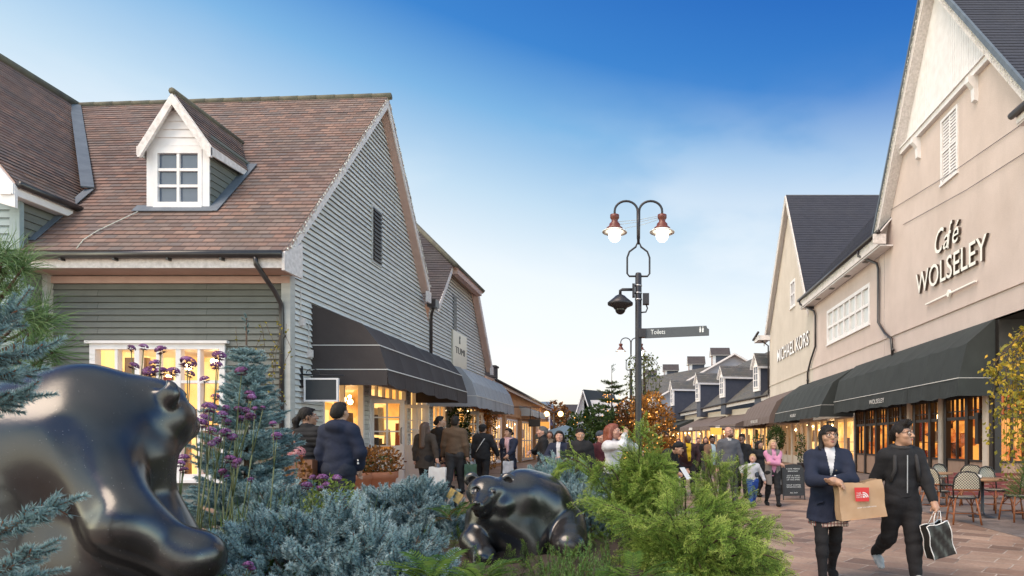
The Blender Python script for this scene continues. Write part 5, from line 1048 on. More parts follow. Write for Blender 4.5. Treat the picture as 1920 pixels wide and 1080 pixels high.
w.build('branches', m_bark, t); scatter('foliage', m_blue, t, SPR_FINE, P, D, S_, T); scatter('bough_needles', m_blue, t, [spruce_sprig(.03, 46, .024, .0030, False) for _ in range(4)], TP, TD, 1.0, TT)
# long-needled pine behind it
m_pine = foliage_mat('pine_needles', [(0, (.12, .06, .03)), (.12, (.03, .05, .015)), (.4, (.07, .13, .04)), (.7, (.14, .22, .08)), (1, (.30, .36, .18))], .5, .15)
def pine_tuft():
    p = Proto()
    for i in range(78):
        a = rng.uniform(0, 2 * np.pi); u = rng.uniform(.1, 1.5); d = np.array([np.cos(a), np.sin(a), u]); d /= np.linalg.norm(d); l = rng.uniform(.65, 1.0); w_ = .0155; s = np.cross(d, rng.normal(size=3)); s /= np.linalg.norm(s); m = d * l * .55; e = d * l + np.array([0, 0, -.22]) * l * l
        b0 = np.array([0, 0, rng.uniform(-.5, 0)]); p.tri(b0 - s * w_ / 2, b0 + s * w_ / 2, b0 + m + s * w_ * .4, (.3, .3, .55)); p.tri(b0 - s * w_ / 2, b0 + m + s * w_ * .4, b0 + m - s * w_ * .4, (.3, .55, .55)); p.tri(b0 + m - s * w_ * .4, b0 + m + s * w_ * .4, b0 + e, (.55, .55, .75))
    return p
t = thing('pine_tree', 'long-needled green pine beside the corner of the clapboard wing', 'tree', (-4.6, 4.6, .3)); w = MB(); w.tube([(-4.75, 4.6, .1), (-4.7, 4.6, 1.2), (-4.62, 4.6, 2.4)], [.05, .04, .02], 0, 8); w.build('trunk', m_bark, t); g = np.random.default_rng(8); P, D = [], []; w = MB()
for (px, py) in ((28, 482), (32, 478), (12, 470), (45, 500), (0, 500), (25, 530), (55, 575), (85, 590), (70, 640), (10, 540), (72, 612), (90, 600), (45, 640), (60, 690), (20, 700), (85, 670), (-10, 470), (30, 580), (-20, 620), (100, 660), (5, 735), (50, 730), (-40, 550), (75, 715)):
    q = np.array(pt(px, py, 4.6 + g.uniform(-.25, .25))); P.append(q); D.append(np.array([.5, -.2, .5]) + g.normal(size=3) * .3); w.tube([(-4.68, 4.6, q[2] - .25), (q + [-4.68, 4.6, q[2] - .25]) / 2 + [0, 0, -.04], q], [.014, .01, .006], 0, 5)
w.build('branches', m_bark, t); scatter('foliage', m_pine, t, [pine_tuft() for _ in range(4)], P, D, g.uniform(.27, .37, len(P)), g.uniform(-.05, .2, len(P)))
# junipers: feathery sprays along arching boughs
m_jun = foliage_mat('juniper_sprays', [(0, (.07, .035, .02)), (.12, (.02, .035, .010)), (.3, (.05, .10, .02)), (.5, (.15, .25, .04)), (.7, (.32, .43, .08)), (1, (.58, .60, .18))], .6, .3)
def jun_spray():
    p = Proto(); L = .17; f = lambda s: np.array([.0, -.05 * s * s, s * L]); stem_tris(p, [f(0), f(.5), f(1)], .0016)
    for k in range(20):
        s = .08 + .9 * k / 20; sd = 1 if k % 2 else -1; l = .062 * (1.1 - s * .8) * rng.uniform(.7, 1.2); d = np.array([sd * .8, rng.uniform(-.25, .1), .75]); d /= np.linalg.norm(d)
        for q in range(8):
            c = f(s) + d * l * (q + .5) / 8 + np.array([0, -.012 * (q / 8) ** 2, 0]); p.needle(c, d * .8 + rng.normal(size=3) * .55, .0125, .0042, .30 + .25 * s + .15 * q / 8, .42 + .3 * s + .2 * q / 8)
    for q in range(8): p.needle(f(.9 + .012 * q), np.array([0, 0, 1]) + rng.normal(size=3) * .5, .012, .004, .6, .8)
    return p
JUN = [jun_spray() for _ in range(6)]
def juniper(label, boughs, base, seed, dens=1.0, group=None, sc=1.0, dn=1.0):
    g = np.random.default_rng(seed); t = thing('juniper', label, 'shrub', base, group); P, D, S_, T, = [], [], [], []; w = MB()
    for bi, B_ in enumerate(boughs):
        Q = [np.array(q, float) for q in B_]; C = []
        for s in np.linspace(0, 1, 14):                                # smooth quadratic through base, mid, tip
            C.append((1 - s) ** 2 * Q[0] + 2 * s * (1 - s) * Q[1] + s * s * Q[2])
        w.tube(C, list(np.linspace(.014, .003, 14)), 0, 5); L_ = sum(np.linalg.norm(b - a) for a, b in zip(C, C[1:])); n = int(L_ / .011 * dens)
        for i in range(n):
            s = .22 + .78 * (i + g.random()) / n; k = min(12, int(s * 13)); c = C[k] + (C[k + 1] - C[k]) * (s * 13 - k); d = C[k + 1] - C[k]; d /= np.linalg.norm(d); side = np.cross(d, [0, 0, 1]); side /= np.linalg.norm(side) + 1e-9; q = g.uniform(-1, 1)
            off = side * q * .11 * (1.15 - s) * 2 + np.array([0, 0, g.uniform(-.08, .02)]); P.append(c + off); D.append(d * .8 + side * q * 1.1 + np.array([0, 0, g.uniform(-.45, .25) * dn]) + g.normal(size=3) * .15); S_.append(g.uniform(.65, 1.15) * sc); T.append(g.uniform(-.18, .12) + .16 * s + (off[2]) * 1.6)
    w.build('branches', m_bark, t); scatter('foliage', m_jun, t, JUN, P, D, S_, T); return t
g = np.random.default_rng(21); bb = []; c0 = np.array([.36, 4.75, .32])
for i in range(64):
    a = g.uniform(0, 2 * np.pi); r_ = g.uniform(.3, 1.0); e = c0 + np.array([np.cos(a) * r_ * (.82 if np.cos(a) > 0 else .50), np.sin(a) * r_ * .75, .40 * (1 - (r_ / 1.05) ** 2.0) + g.uniform(-.04, .10)]); m = c0 + np.array([np.cos(a) * r_ * .4, np.sin(a) * r_ * .35, .34 + .26 * (1 - r_) + g.uniform(0, .14)]); bb.append((c0 + g.normal(size=3) * [.06, .06, 0], m, e))
for (px, py, Y) in ((1285, 915, 4.5), (1255, 912, 4.7), (1390, 950, 4.6), (1420, 975, 4.3), (1448, 1000, 4.2), (1462, 1050, 4.0), (1340, 935, 4.4), (1130, 945, 4.6), (1108, 935, 4.9), (1180, 965, 4.2), (1250, 960, 4.1), (1330, 985, 4.0), (1380, 1010, 3.9)):
    e = np.array(pt(px, py, Y)); bb.append((c0, (c0 + e) / 2 + [0, 0, .28], e))
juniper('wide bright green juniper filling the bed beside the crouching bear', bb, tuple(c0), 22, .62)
g = np.random.default_rng(23); bb = []; c0 = np.array([.06, 5.8, .4])
for i in range(34):
    a = g.uniform(0, 2 * np.pi); r_ = g.uniform(.08, .32); top = 1.30 - r_ * .6 + g.uniform(-.08, .05); e = c0 + np.array([np.cos(a) * r_, np.sin(a) * r_, top - .4 - r_ * 1.1]); bb.append((c0, np.array([c0[0] + np.cos(a) * r_ * .45, c0[1] + np.sin(a) * r_ * .45, top + .35]), e))
for (px, py, mx, my, Y) in ((1045, 880, 1085, 800, 5.7), (1250, 880, 1215, 820, 5.6), (1205, 800, 1190, 830, 5.6), (1120, 890, 1150, 820, 5.6)):
    bb.append((c0, np.array(pt(mx, my, Y)), np.array(pt(px, py, Y))))
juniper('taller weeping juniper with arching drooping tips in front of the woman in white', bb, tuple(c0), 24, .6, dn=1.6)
g = np.random.default_rng(25); bb = []; c0 = np.array([.95, 6.6, .05])
for i in range(13):
    e = np.array(pt(g.uniform(1310, 1400), g.uniform(865, 1000), 6.4 + g.uniform(-.3, .3))); bb.append((c0, (c0 + e) / 2 + [0, 0, .2], e))
juniper('thin upright juniper sprigs in front of the bald man\'s legs', bb, tuple(c0), 26, .6)
# ferns, rosemary and grasses at the front edge
m_fern = foliage_mat('fern_fronds', [(0, (.20, .09, .03)), (.12, (.03, .06, .012)), (.4, (.07, .14, .025)), (.7, (.16, .25, .05)), (1, (.34, .36, .10))], .5, .25)
def frond(n=26, arch=.35):
    p = Proto(); f = lambda s: np.array([0, -arch * s * s, s * (1 - .25 * s)]); stem_tris(p, [f(s) for s in np.linspace(0, 1, 7)], .006, .14)
    for k in range(n):
        s = .12 + .86 * k / n; l = .24 * math.sin(math.pi * (.12 + .88 * (1 - s)) ** .8) * rng.uniform(.9, 1.1)
        for sd in (1, -1):
            b = f(s); d = np.array([sd, -.25 * arch, .38]); d /= np.linalg.norm(d); wv = np.array([0, -arch * s, .5]); wv /= np.linalg.norm(wv); t = .35 + .25 * rng.random(); m = b + d * l * .55; e = b + d * l + np.array([0, -.03, 0]); wd = .015
            p.tri(b - wv * wd * .4, m - wv * wd, e, (t, t, t + .15)); p.tri(b - wv * wd * .4, e, m + wv * wd, (t, t + .15, t)); p.tri(b - wv * wd * .4, m + wv * wd, b + wv * wd * .4, t)
    return p
FR = [frond(15, a) for a in (.25, .4, .55)]
def fern(label, px, py, Y, n, size, seed, tint=0.0, group='ferns along the front of the bed'):
    g = np.random.default_rng(seed); c = np.array(pt(px, py, Y)); c[2] = max(c[2], bed_z(c[0], c[1])); t = thing('fern', label, 'fern', tuple(c), group); a = g.uniform(0, 2 * np.pi, n); D = np.stack([np.cos(a) * .75, np.sin(a) * .75, g.uniform(.5, 1.3, n)], 1)
    Rl = []
    for d in D:                                                        # roll so the frond arches outwards
        d = d / np.linalg.norm(d); h = np.array([0, 0, 1.0]); X = np.cross(h, d); X /= np.linalg.norm(X); Y_ = np.cross(d, X); Rl.append(math.pi if Y_[2] < 0 else 0.0)
    scatter('fronds', m_fern, t, FR, np.repeat(c[None], n, 0) + g.normal(size=(n, 3)) * [.03, .03, .01], D, g.uniform(.7, 1.1, n) * size, g.uniform(-.12, .15, n) + tint, np.array(Rl)); return t
fern('dark green fern under the crouching bear\'s folded paw', 900, 1100, 3.5, 14, .32, 31); fern('green fern with one rusty frond beside the blue spruce', 815, 1095, 3.5, 12, .34, 32, .05); fern('low fern at the shaded foot of the wide juniper', 1190, 1105, 3.4, 12, .32, 34, -.05); fern('fern in the gap between spruce cushion and bear\'s face', 850, 968, 5.7, 10, .26, 35, .1)
fern('rust coloured dry fern beside the spruce cushions', 848, 975, 4.5, 5, .3, 36, -.34, None)
m_rose = foliage_mat('rosemary_leaves', [(0, (.10, .05, .03)), (.12, (.03, .07, .015)), (.4, (.09, .19, .04)), (.7, (.20, .34, .09)), (1, (.36, .48, .18))], .5, .2)
def rose_sprig():
    p = Proto(); stem_tris(p, [(0, 0, 0), (.006, 0, .12), (0, .006, .24)], .002)
    for i in range(90): s = rng.uniform(.05, 1); a = rng.uniform(0, 6.28); p.needle([.004 * math.sin(6 * s), 0, .24 * s], [math.cos(a), math.sin(a), rng.uniform(.5, 1.1)], .026 * (1.1 - .5 * s), .0035, .35, .5 + .3 * s)
    return p
RS = [rose_sprig() for _ in range(4)]
def rosemary(label, c, r, n, seed):
    g = np.random.default_rng(seed); t = thing('rosemary_bush', label, 'shrub', (c[0], c[1], bed_z(c[0], c[1])), None); P = np.array(c) + g.uniform(-1, 1, (n, 3)) * r; P[:, 2] -= np.linalg.norm((P[:, :2] - np.array(c)[:2]) / r[:2], axis=1) * .12; D = np.array([0, 0, 1]) + g.normal(size=(n, 3)) * [.28, .28, .1]; scatter('foliage', m_rose, t, RS, P, D, g.uniform(.6, 1.1, n), g.uniform(-.2, .2, n)); return t
rosemary('upright bright green rosemary between the bear\'s hind paw and the juniper', (-.36, 3.85, .58), (.24, .25, .12), 170, 41)
m_grass = foliage_mat('grass_blades', [(0, (.10, .07, .02)), (.15, (.03, .06, .012)), (.5, (.09, .15, .03)), (1, (.28, .32, .10))], .5, .25)
def blade():
    p = Proto(); lean = rng.uniform(.1, .5); f = lambda s: np.array([lean * s * s, 0, s * (1 - .3 * lean * s)]); w_ = .014
    for k in range(4): a, b = f(k / 4), f((k + 1) / 4); wa, wb = w_ * (1 - k / 4), w_ * (1 - (k + 1) / 4); y = np.array([0, 1, 0]); p.tri(a - y * wa, a + y * wa, b + y * wb, .3 + k * .12); p.tri(a - y * wa, b + y * wb, b - y * wb, .3 + k * .12)
    return p
BL = [blade() for _ in range(6)]; g = np.random.default_rng(44); n = 900; P = np.stack([g.uniform(-3.5, -2.2, n), g.uniform(3.6, 5.4, n), np.zeros(n)], 1); P[:, 2] = [bed_z(a, b) for a, b, _ in P]; D = np.array([0, 0, 1]) + g.normal(size=(n, 3)) * [.3, .3, .1]
tag(scatter('grass', m_grass, None, BL, P, D, g.uniform(.25, .6, n), g.uniform(-.2, .2, n)), 'long thin green grass among the verbena stems behind the standing bear', 'grass', kind='stuff')
n = 1500; a = g.uniform(0, 6.28, n); q = np.sqrt(g.uniform(0, .9, n)); P = np.stack([BEDC[0] + BEDR[0] * q * np.cos(a), BEDC[1] + BEDR[1] * q * np.sin(a), np.zeros(n)], 1); P[:, 2] = [bed_z(x, y) for x, y, _ in P]
tag(scatter('ground_cover', m_jun, None, JUN, P, np.array([0, 0, 1]) + g.normal(size=(n, 3)) * .5, g.uniform(.6, 1.1, n), g.uniform(-.3, -.05, n)), 'low leafy ground cover carpeting the planted bed', 'ground cover', kind='stuff')
# verbena
m_purple = foliage_mat('verbena_petals', [(0, (.05, .02, .03)), (.2, (.10, .03, .08)), (.5, (.22, .075, .21)), (.8, (.40, .19, .42)), (1, (.58, .40, .60))], .6, .2); m_stem = M('green_stem', (.10, .14, .05), .6, var=(10, (.14, .11, .05), .6))
def head_proto():
    p = Proto()
    for i in range(150):
        d = rng.normal(size=3); d[2] = abs(d[2]) * .8 + .1; d /= np.linalg.norm(d); c = d * np.array([1, 1, .85]); a = np.cross(d, rng.normal(size=3)); a /= np.linalg.norm(a); b = np.cross(d, a); s = .20; t = rng.uniform(.25, .75) if d[2] > .25 else rng.uniform(.12, .35); p.tri(c + a * s, c - a * .5 * s + b * .87 * s, c - a * .5 * s - b * .87 * s, t)
    for i in range(26):
        d = rng.normal(size=3); d[2] = -abs(d[2]); d /= np.linalg.norm(d); p.needle(d * .2 + [0, 0, -.3], d * np.array([1, 1, .2]), .8, .2, .12, .2)
    return p
HD = [head_proto() for _ in range(4)]
def verbena(heads, Y, base, label, seed):
    """one plant: a wiry forked stem carrying its flower heads"""
    g = np.random.default_rng(seed); bz = bed_z(*base); t = thing('verbena', label, 'flower', (base[0], base[1], bz), 'purple verbena stems'); w = MB(); P, S_ = [], []
    hs = [np.array(pt(x, y, Y + g.uniform(-.06, .06))) for x, y, _ in heads]; m = sum(hs) / len(hs); fork = m * .72 + np.array([base[0], base[1], bz]) * .28
    w.tube([(base[0], base[1], bz), (np.array([base[0], base[1], bz]) + fork) / 2 + g.normal(size=3) * .02, fork], .0042, 0, 5)
    for h, (x, y, s) in zip(hs, heads): w.tube([fork, (fork + h) / 2 + [0, 0, -.015], h + [0, 0, -.01]], .003, 0, 5); P.append(h); S_.append(s * Y / FPX / 2.3)
    w.build('stem', m_stem, t); [scatter('flower_head', m_purple, t, HD, [p], np.array([[0, 0, 1]]) + g.normal(size=(1, 3)) * .25, [q], g.uniform(-.12, .2, 1)) for p, q in zip(P, S_)]
VBL = ['verbena with three small heads, leftmost before the lit window', 'verbena with two heads before the lit window, second from its left end', "verbena with three heads just above the standing bear's nape", 'verbena with one big and one small head at the middle of the lit window', 'verbena with two large heads at the window end nearest the spruce tip', "lone verbena head closest below the spruce's bare leader", "lone small verbena head just right of the window's middle", 'verbena with two heads halfway up the conical spruce', "verbena with two rosy heads level with the standing bear's brow", "verbena with three heads stacked before the spruce's middle", "verbena with four heads in a flat spray before the spruce's middle", "verbena with two heads just beyond the standing bear's muzzle", "verbena with three heads in a row below the bear's muzzle", "verbena with two tiny heads under the bear's chin", "verbena with two heads low over the grass beside the bear's chest", "verbena with three bright heads low before the spruce's foot", "verbena with two tiny heads lowest at the spruce's foot", "verbena with two heads nearest the bear's foreleg", 'verbena with two small heads at the spruce edge nearest the puffer jacket', "verbena with two very small heads high at the spruce's outer edge", 'verbena with three violet heads over the lime green shrub', 'verbena with two heads at the near side of the lime green shrub', 'lone verbena head behind the lime green shrub', 'lone small verbena head between spruce foot and lime green shrub', 'verbena with two dark heads low in the front spruce cushion', "lone verbena head just above the bear's nose"]
VB = [([(246, 653, 17), (269, 651, 18), (251, 687, 20)], 3.9), ([(302, 657, 24), (291, 682, 22)], 3.8), ([(281, 698, 30), (303, 697, 24), (325, 698, 26)], 3.8), ([(352, 681, 34), (356, 702, 20)], 3.9), ([(411, 668, 28), (406, 686, 24)], 4.1), ([(453, 697, 26)], 4.1), ([(384, 712, 20)], 4.2), ([(468, 740, 22), (472, 745, 18)], 4.3), ([(392, 765, 30), (384, 785, 24)], 4.0), ([(424, 765, 16), (418, 778, 22), (425, 792, 20)], 4.2), ([(447, 768, 18), (461, 770, 18), (470, 782, 22), (452, 785, 18)], 4.2), ([(378, 795, 26), (366, 788, 18)], 3.9), ([(396, 808, 22), (422, 812, 24), (436, 820, 20)], 4.1), ([(408, 826, 18), (397, 832, 16)], 4.0), ([(344, 860, 24), (338, 870, 20)], 3.8), ([(432, 862, 24), (446, 866, 20), (440, 872, 18)], 3.9), ([(418, 885, 18), (425, 895, 14)], 3.9), ([(318, 880, 22), (345, 882, 18)], 3.7), ([(512, 795, 16), (519, 818, 22)], 4.6), ([(478, 766, 12), (493, 765, 12)], 4.5), ([(605, 898, 26), (612, 910, 18), (632, 897, 20)], 4.6), ([(575, 912, 24), (600, 916, 16)], 4.5), ([(586, 895, 14)], 4.8), ([(470, 900, 14)], 4.4), ([(465, 1060, 22), (472, 1066, 16)], 3.3), ([(404, 745, 18)], 4.2)]
for i, (h, Y) in enumerate(VB):
    mx = sum(x for x, _, _ in h) / len(h); b = pt(mx + random.uniform(-60, 10), 900, Y + random.uniform(-.1, .4)); verbena(h, Y, (b.x, b.y), VBL[i], 60 + i)
# broadleaf plants
def leaf_proto(cup=.2):
    p = Proto(); p.tri((0, 0, 0), (.32, cup * .2, .45), (0, 0, 1), .5); p.tri((0, 0, 0), (0, 0, 1), (-.32, cup * .2, .45), .45); return p
LF = [leaf_proto(c) for c in (0, .3, -.3)]
def leaf_mat(n, stops): return foliage_mat(n, stops, .5, .3)
m_green = leaf_mat('green_leaves', [(0, (.01, .02, .006)), (.4, (.035, .065, .018)), (.7, (.08, .13, .03)), (1, (.2, .24, .06))]); m_gold = leaf_mat('golden_leaves', [(0, (.07, .06, .01)), (.35, (.22, .20, .03)), (.6, (.48, .36, .04)), (.85, (.66, .40, .05)), (1, (.62, .28, .05))])
m_rust = leaf_mat('rust_leaves', [(0, (.04, .02, .01)), (.4, (.14, .06, .02)), (.7, (.30, .12, .03)), (1, (.46, .24, .06))]); m_lit = leaf_mat('lamplit_leaves', [(0, (.06, .03, .01)), (.4, (.22, .10, .025)), (.7, (.48, .20, .035)), (1, (.62, .30, .06))])  # lamplit leaves: orange glow of the lights put into the leaf colour
def leafy(parent, mat, blobs, n, size, seed, up=.2, hang=0.0, name='foliage'):
    g = np.random.default_rng(seed); vol = np.array([b[1][0] * b[1][1] * b[1][2] for b in blobs]) ** .7; cnt = (n * vol / vol.sum()).astype(int); P, D, T = [], [], []
    for (c, r), k in zip(blobs, cnt):
        d = g.normal(size=(k, 3)); d /= np.linalg.norm(d, axis=1, keepdims=True); f = g.uniform(.25, 1, k) ** .45; P.append(np.array(c) + d * np.array(r) * f[:, None]); D.append(d + g.normal(size=(k, 3)) * .8 + [0, 0, up - hang]); T.append(g.uniform(-.3, .3, k) + g.uniform(-.12, .12))
    return scatter(name, mat, parent, LF, np.concatenate(P), np.concatenate(D), g.uniform(.6, 1.2, sum(cnt)) * size, np.concatenate(T))
def broad_tree(label, x, y, h, blobs, mat, n, size, seed, name='tree', group=None, r0=.08, cat='tree', z0=None):
    z0 = ground_z(x) if z0 is None else z0; t = thing(name, label, cat, (x, y, z0), group); w = MB(); w.tube([(x, y, z0), (x + .03, y, z0 + h * .4), (x, y, z0 + h * .8)], [r0, r0 * .75, r0 * .35], 0, 8); w.build('trunk', m_bark, t); b = MB()
    for c, r in blobs: b.tube([(x + .02, y, z0 + min(h * .35, abs(c[2] - z0) * .5)), ((x + c[0]) / 2, (y + c[1]) / 2, c[2] * .75 + z0 * .25), tuple(c)], [r0 * .5, r0 * .3, r0 * .1], 0, 5)
    b.build('limbs', m_bark, t); leafy(t, mat, blobs, n, size, seed); return t
def fairy(parent, blobs, n, seed, r=.03, col=None):
    g = np.random.default_rng(seed); w = MB()
    for i in range(n):
        c, rr = blobs[g.integers(0, len(blobs))]; d = g.normal(size=3); d /= np.linalg.norm(d); w.ball(np.array(c) + d * np.array(rr) * g.uniform(.6, 1.0), r * g.uniform(.6, 1.2), 0, 5, 4)
    o = w.build('fairy_lights', col or m_fairy, parent); o['kind'] = 'stuff'
m_fairy = EM('warm_fairy_light', (1.0, .42, .10), 2.6)
# golden weeping birch at the right edge
def strands(label, x, y, z_top, cols, mat, size, seed, name, cat='tree', per=46):
    g = np.random.default_rng(seed); t = thing(name, label, cat, (x, y, 0)); w = MB(); w.tube([(x, y, 0), (x - .05, y, z_top * .6), (x - .1, y, z_top)], [.09, .07, .03], 0, 8); w.build('trunk', m_bark, t); b = MB(); P, D, T = [], [], []
    for (px, p0, p1) in cols:
        a = np.array(pt(px, p0, y + g.uniform(-.35, .35))); e = np.array(pt(px + g.uniform(-14, 4), p1, y)); e[1] = a[1]; C = [np.array([x - .1, y, z_top]), (a + [x - .1, y, z_top]) / 2 + [0, 0, .25], a, (a + e) / 2 + g.normal(size=3) * .04, e]; b.tube(C, [.018, .012, .006, .004, .002], 0, 4)
        for i in range(per):
            s = g.random(); c = a + (e - a) * s + g.normal(size=3) * [.06, .08, .03]; P.append(c); D.append(g.normal(size=3) * .8 + [0, 0, -.8]); T.append(g.uniform(-.3, .3) + .2 * (1 - s) - .1)
        for i in range(per // 3): s = g.random(); c = C[1] + (a - C[1]) * s + g.normal(size=3) * .07; P.append(c); D.append(g.normal(size=3) + [0, 0, -.5]); T.append(g.uniform(-.2, .4))
    b.build('limbs', m_bark, t); scatter('foliage', mat, t, LF, P, D, g.uniform(.6, 1.2, len(P)) * size, T); return t
strands('golden leaved weeping birch hanging in at the edge beside the cafe', 7.65, 11.2, 3.6, [(1853, 690, 700), (1868, 672, 800), (1872, 690, 830), (1880, 660, 780), (1885, 680, 870), (1892, 650, 830), (1898, 660, 880), (1905, 640, 850), (1912, 640, 800), (1918, 640, 860), (1925, 630, 850), (1932, 640, 870), (1908, 700, 905), (1922, 720, 880), (1940, 640, 860), (1950, 640, 840), (1900, 680, 760), (1915, 690, 780)], m_gold, .085, 71, 'weeping_birch', per=62)
t = thing('potted_conifer', 'small soft green conifer at the edge of the cafe terrace', 'shrub', (6.75, 10.6, .0)); P, D, f = dome_points(420, (6.72, 10.6, .55), (.48, .45, .62), .5, .15, 72); scatter('foliage', m_rose, t, RS, P, D + [0, 0, .5], .8, np.random.default_rng(1).uniform(-.25, .1, len(P))); w = MB(); w.lathe([(.16, 0), (.22, .3), (.23, .32)], (6.72, 10.6, 0), 0, 16); w.build('pot', m_iron, t)
# pots by the door
m_terra = M('terracotta', (.34, .125, .06), .75, var=(6, (.25, .09, .05), .6), bmp=(30, .15))
for (px, Y, s, lab) in ((662, 10.6, .34, 'terracotta pot hidden behind the man in the navy hoodie'), (705, 10.9, .36, 'terracotta pot of bronze leaved heather beside the open white door')):
    x = pt(px, 900, Y).x; g0_ = ground_z(x); t = thing('plant_pot', lab, 'pot', (x, Y, g0_)); w = MB(); w.lathe([(s * .62, 0), (s * .9, .5), (s, .52), (s, .62), (s * .9, .62), (s * .85, .56)], (x, Y, g0_), 0, 20); w.build('pot', m_terra, t); leafy(t, m_rust, [((x, Y, g0_ + .78), (s * 1.25, s * 1.2, .26))], 700, .07, 80, .6); leafy(t, m_green, [((x, Y, g0_ + .72), (s * 1.0, s, .2))], 300, .06, 81, .6, name='underleaf')
# wall climbers and doorway greenery
t = thing('topiary_column', 'tall clipped green column between the two awnings', 'shrub', (-5.75, 20.9, .3)); leafy(t, m_green, [((-5.8, 20.9, z), (.34, .4, .5)) for z in (.7, 1.2, 1.7, 2.2)], 3200, .08, 84); w = MB(); w.lathe([(.22, 0), (.3, .45), (.3, .5)], (-5.8, 20.9, .3), 0, 14); w.build('pot', m_iron, t)
t = thing('climbing_plant', 'lamplit climbing plant framing the shop door under the silver awning', 'plant', (-5.9, 24, .3)); leafy(t, m_lit, [((-5.85, 23.2, z), (.18, .25, .4)) for z in (.6, 1.2, 1.8, 2.3)] + [((-5.8, y, 2.45), (.2, .5, .2)) for y in (23.8, 24.6, 25.4)] + [((-5.85, 25.6, z), (.2, .3, .4)) for z in (.6, 1.2, 1.8, 2.3)], 2000, .09, 85); w = MB(); w.tube([(-6.1, 23.2, .3), (-6.05, 23.2, 2.4), (-6.0, 25.6, 2.5), (-6.05, 25.6, .3)], .02, 0, 5); w.build('stem', m_bark, t)
t = thing('bronze_grass', 'tuft of bronze grass against the corner of the clapboard house', 'plant', (-5.6, 9.6, .3)); g = np.random.default_rng(90); n = 260; scatter('blades', foliage_mat('bronze_blades', [(0, (.10, .05, .02)), (.5, (.24, .13, .06)), (1, (.40, .28, .12))], .6, .2), t, BL, np.array([-5.35, 9.8, .3]) + g.normal(size=(n, 3)) * [.16, .1, 0], np.array([0, 0, 1]) + g.normal(size=(n, 3)) * [.2, .2, .05], g.uniform(.7, 1.5, n), g.uniform(-.2, .2, n))
leafy(t, m_green, [((-5.35, 9.7, .95), (.3, .25, .5))], 420, .06, 91)
t = thing('climbing_plant', 'sparse trailing twigs with small yellowing leaves on the clapboard corner', 'plant', (-5.9, 11.2, 1)); b = MB(); P = []; g = np.random.default_rng(92)
for k in range(7):
    q = [np.array(pt(g.uniform(440, 540), 760, 10.9))]
    for s in range(7): q.append(q[-1] + [g.uniform(-.12, .12), g.uniform(-.03, .02), g.uniform(.12, .28)])
    b.tube(q, .004, 0, 4); P += [a + (c - a) * g.random() + g.normal(size=3) * .03 for a, c in zip(q, q[1:]) for _ in range(3)]
b.build('stem', m_bark, t); scatter('foliage', m_gold, t, LF, P, g.normal(size=(len(P), 3)), .055, g.uniform(-.4, .1, len(P)))
# mid-street greenery with lights
m_fir = foliage_mat('fir_needles', [(0, (.08, .04, .02)), (.12, (.012, .022, .01)), (.4, (.04, .07, .025)), (.7, (.10, .12, .035)), (1, (.26, .20, .05))], .6, .15)
SP2 = [spruce_sprig(.3, 70, .06, .016, False) for _ in range(3)]
t = conifer('dark Christmas fir with warm lights in the middle of the street', pt(1147, 700, 22).x, 22, .5, 4.0, 1.05, 'fir_tree', m_fir, SP2, 15, leader=.12, seed=5, sc=1.0, dens=1.3, droop=.25, upturn=.35)
fx = pt(1147, 700, 22).x; fairy(t, [((fx, 22, 1.2), (.95, .95, .6)), ((fx, 22, 1.9), (.75, .75, .5)), ((fx, 22, 2.7), (.45, .45, .5))], 90, 6, .016)
x = pt(1120, 800, 19).x; bl = [((pt(px, py, 19).x, 19 + dy, pt(px, py, 19).z), (.5, .5, .42)) for px, py, dy in ((1095, 800, 0), (1120, 785, .3), (1145, 800, 0), (1160, 790, .4), (1105, 830, -.2), (1140, 835, -.2), (1165, 830, 0), (1088, 825, .2))]; t = broad_tree('broad dark holly bush under the Christmas fir', x, 19, 2.0, bl, m_green, 3600, .11, 93, 'holly_bush', None, .05, 'bush'); fairy(t, bl, 45, 7, .015)
x = pt(1212, 700, 25).x; strands('green weeping birch hanging behind the lamp post', x, 25, 4.6, [(px, g.uniform(665, 700), g.uniform(760, 820)) for px in range(1176, 1240, 4)], leaf_mat('weeping_green', [(0, (.03, .04, .015)), (.5, (.12, .16, .05)), (1, (.30, .28, .09))]), .12, 94, 'weeping_birch', per=42)
x = pt(1228, 800, 16.5).x; bl = [((pt(px, py, 16.5).x, 16.5 + dy, pt(px, py, 16.5).z), (.36, .36, .36)) for px, py, dy in ((1222, 760, 0), (1240, 785, .2), (1215, 800, 0), (1245, 815, 0), (1228, 835, .1), (1212, 845, 0), (1250, 845, 0), (1206, 775, .2))]; t = broad_tree('bushy small tree glowing with orange lights beside the lamp post', x, 16.5, 2.2, bl, m_lit, 3000, .10, 95, 'light_wrapped_tree', None, .06); fairy(t, bl, 140, 8, .016)
x = pt(1185, 800, 18).x; bl = [((pt(px, py, 18).x, 18, pt(px, py, 18).z), (.42, .4, .36)) for px, py in ((1185, 770), (1178, 800), (1195, 820), (1182, 845))]; t = broad_tree('russet leaved small tree glowing behind the lamp post', x, 18, 2.0, bl, m_rust, 1400, .11, 96, 'light_wrapped_tree', None, .06); fairy(t, bl, 80, 9, .016)
for i, (px, py, Y, h, lab) in enumerate(((1070, 800, 52, 2.6, 'far dark round tree beside the brown-roofed house'), (1040, 780, 50, 3.0, 'far sparse tree glowing by the twin lights'), (1000, 800, 55, 2.8, 'far dark tree behind the timber row'))):
    q = pt(px, py, Y); bl = [((q.x + dx, Y, q.z + dz), (.8, .8, .6)) for dx, dz in ((-.6, 0), (.5, .1), (0, .6), (0, -.5))]; broad_tree(lab, q.x, Y, q.z, bl, m_rust if i == 1 else m_green, 900, .25, 100 + i, 'street_tree', None, .1)
t = thing('twin_lantern', 'pair of glowing globe lights far up the street by the sparse tree', 'lamp', tuple(pt(1038, 776, 41))); w = MB()
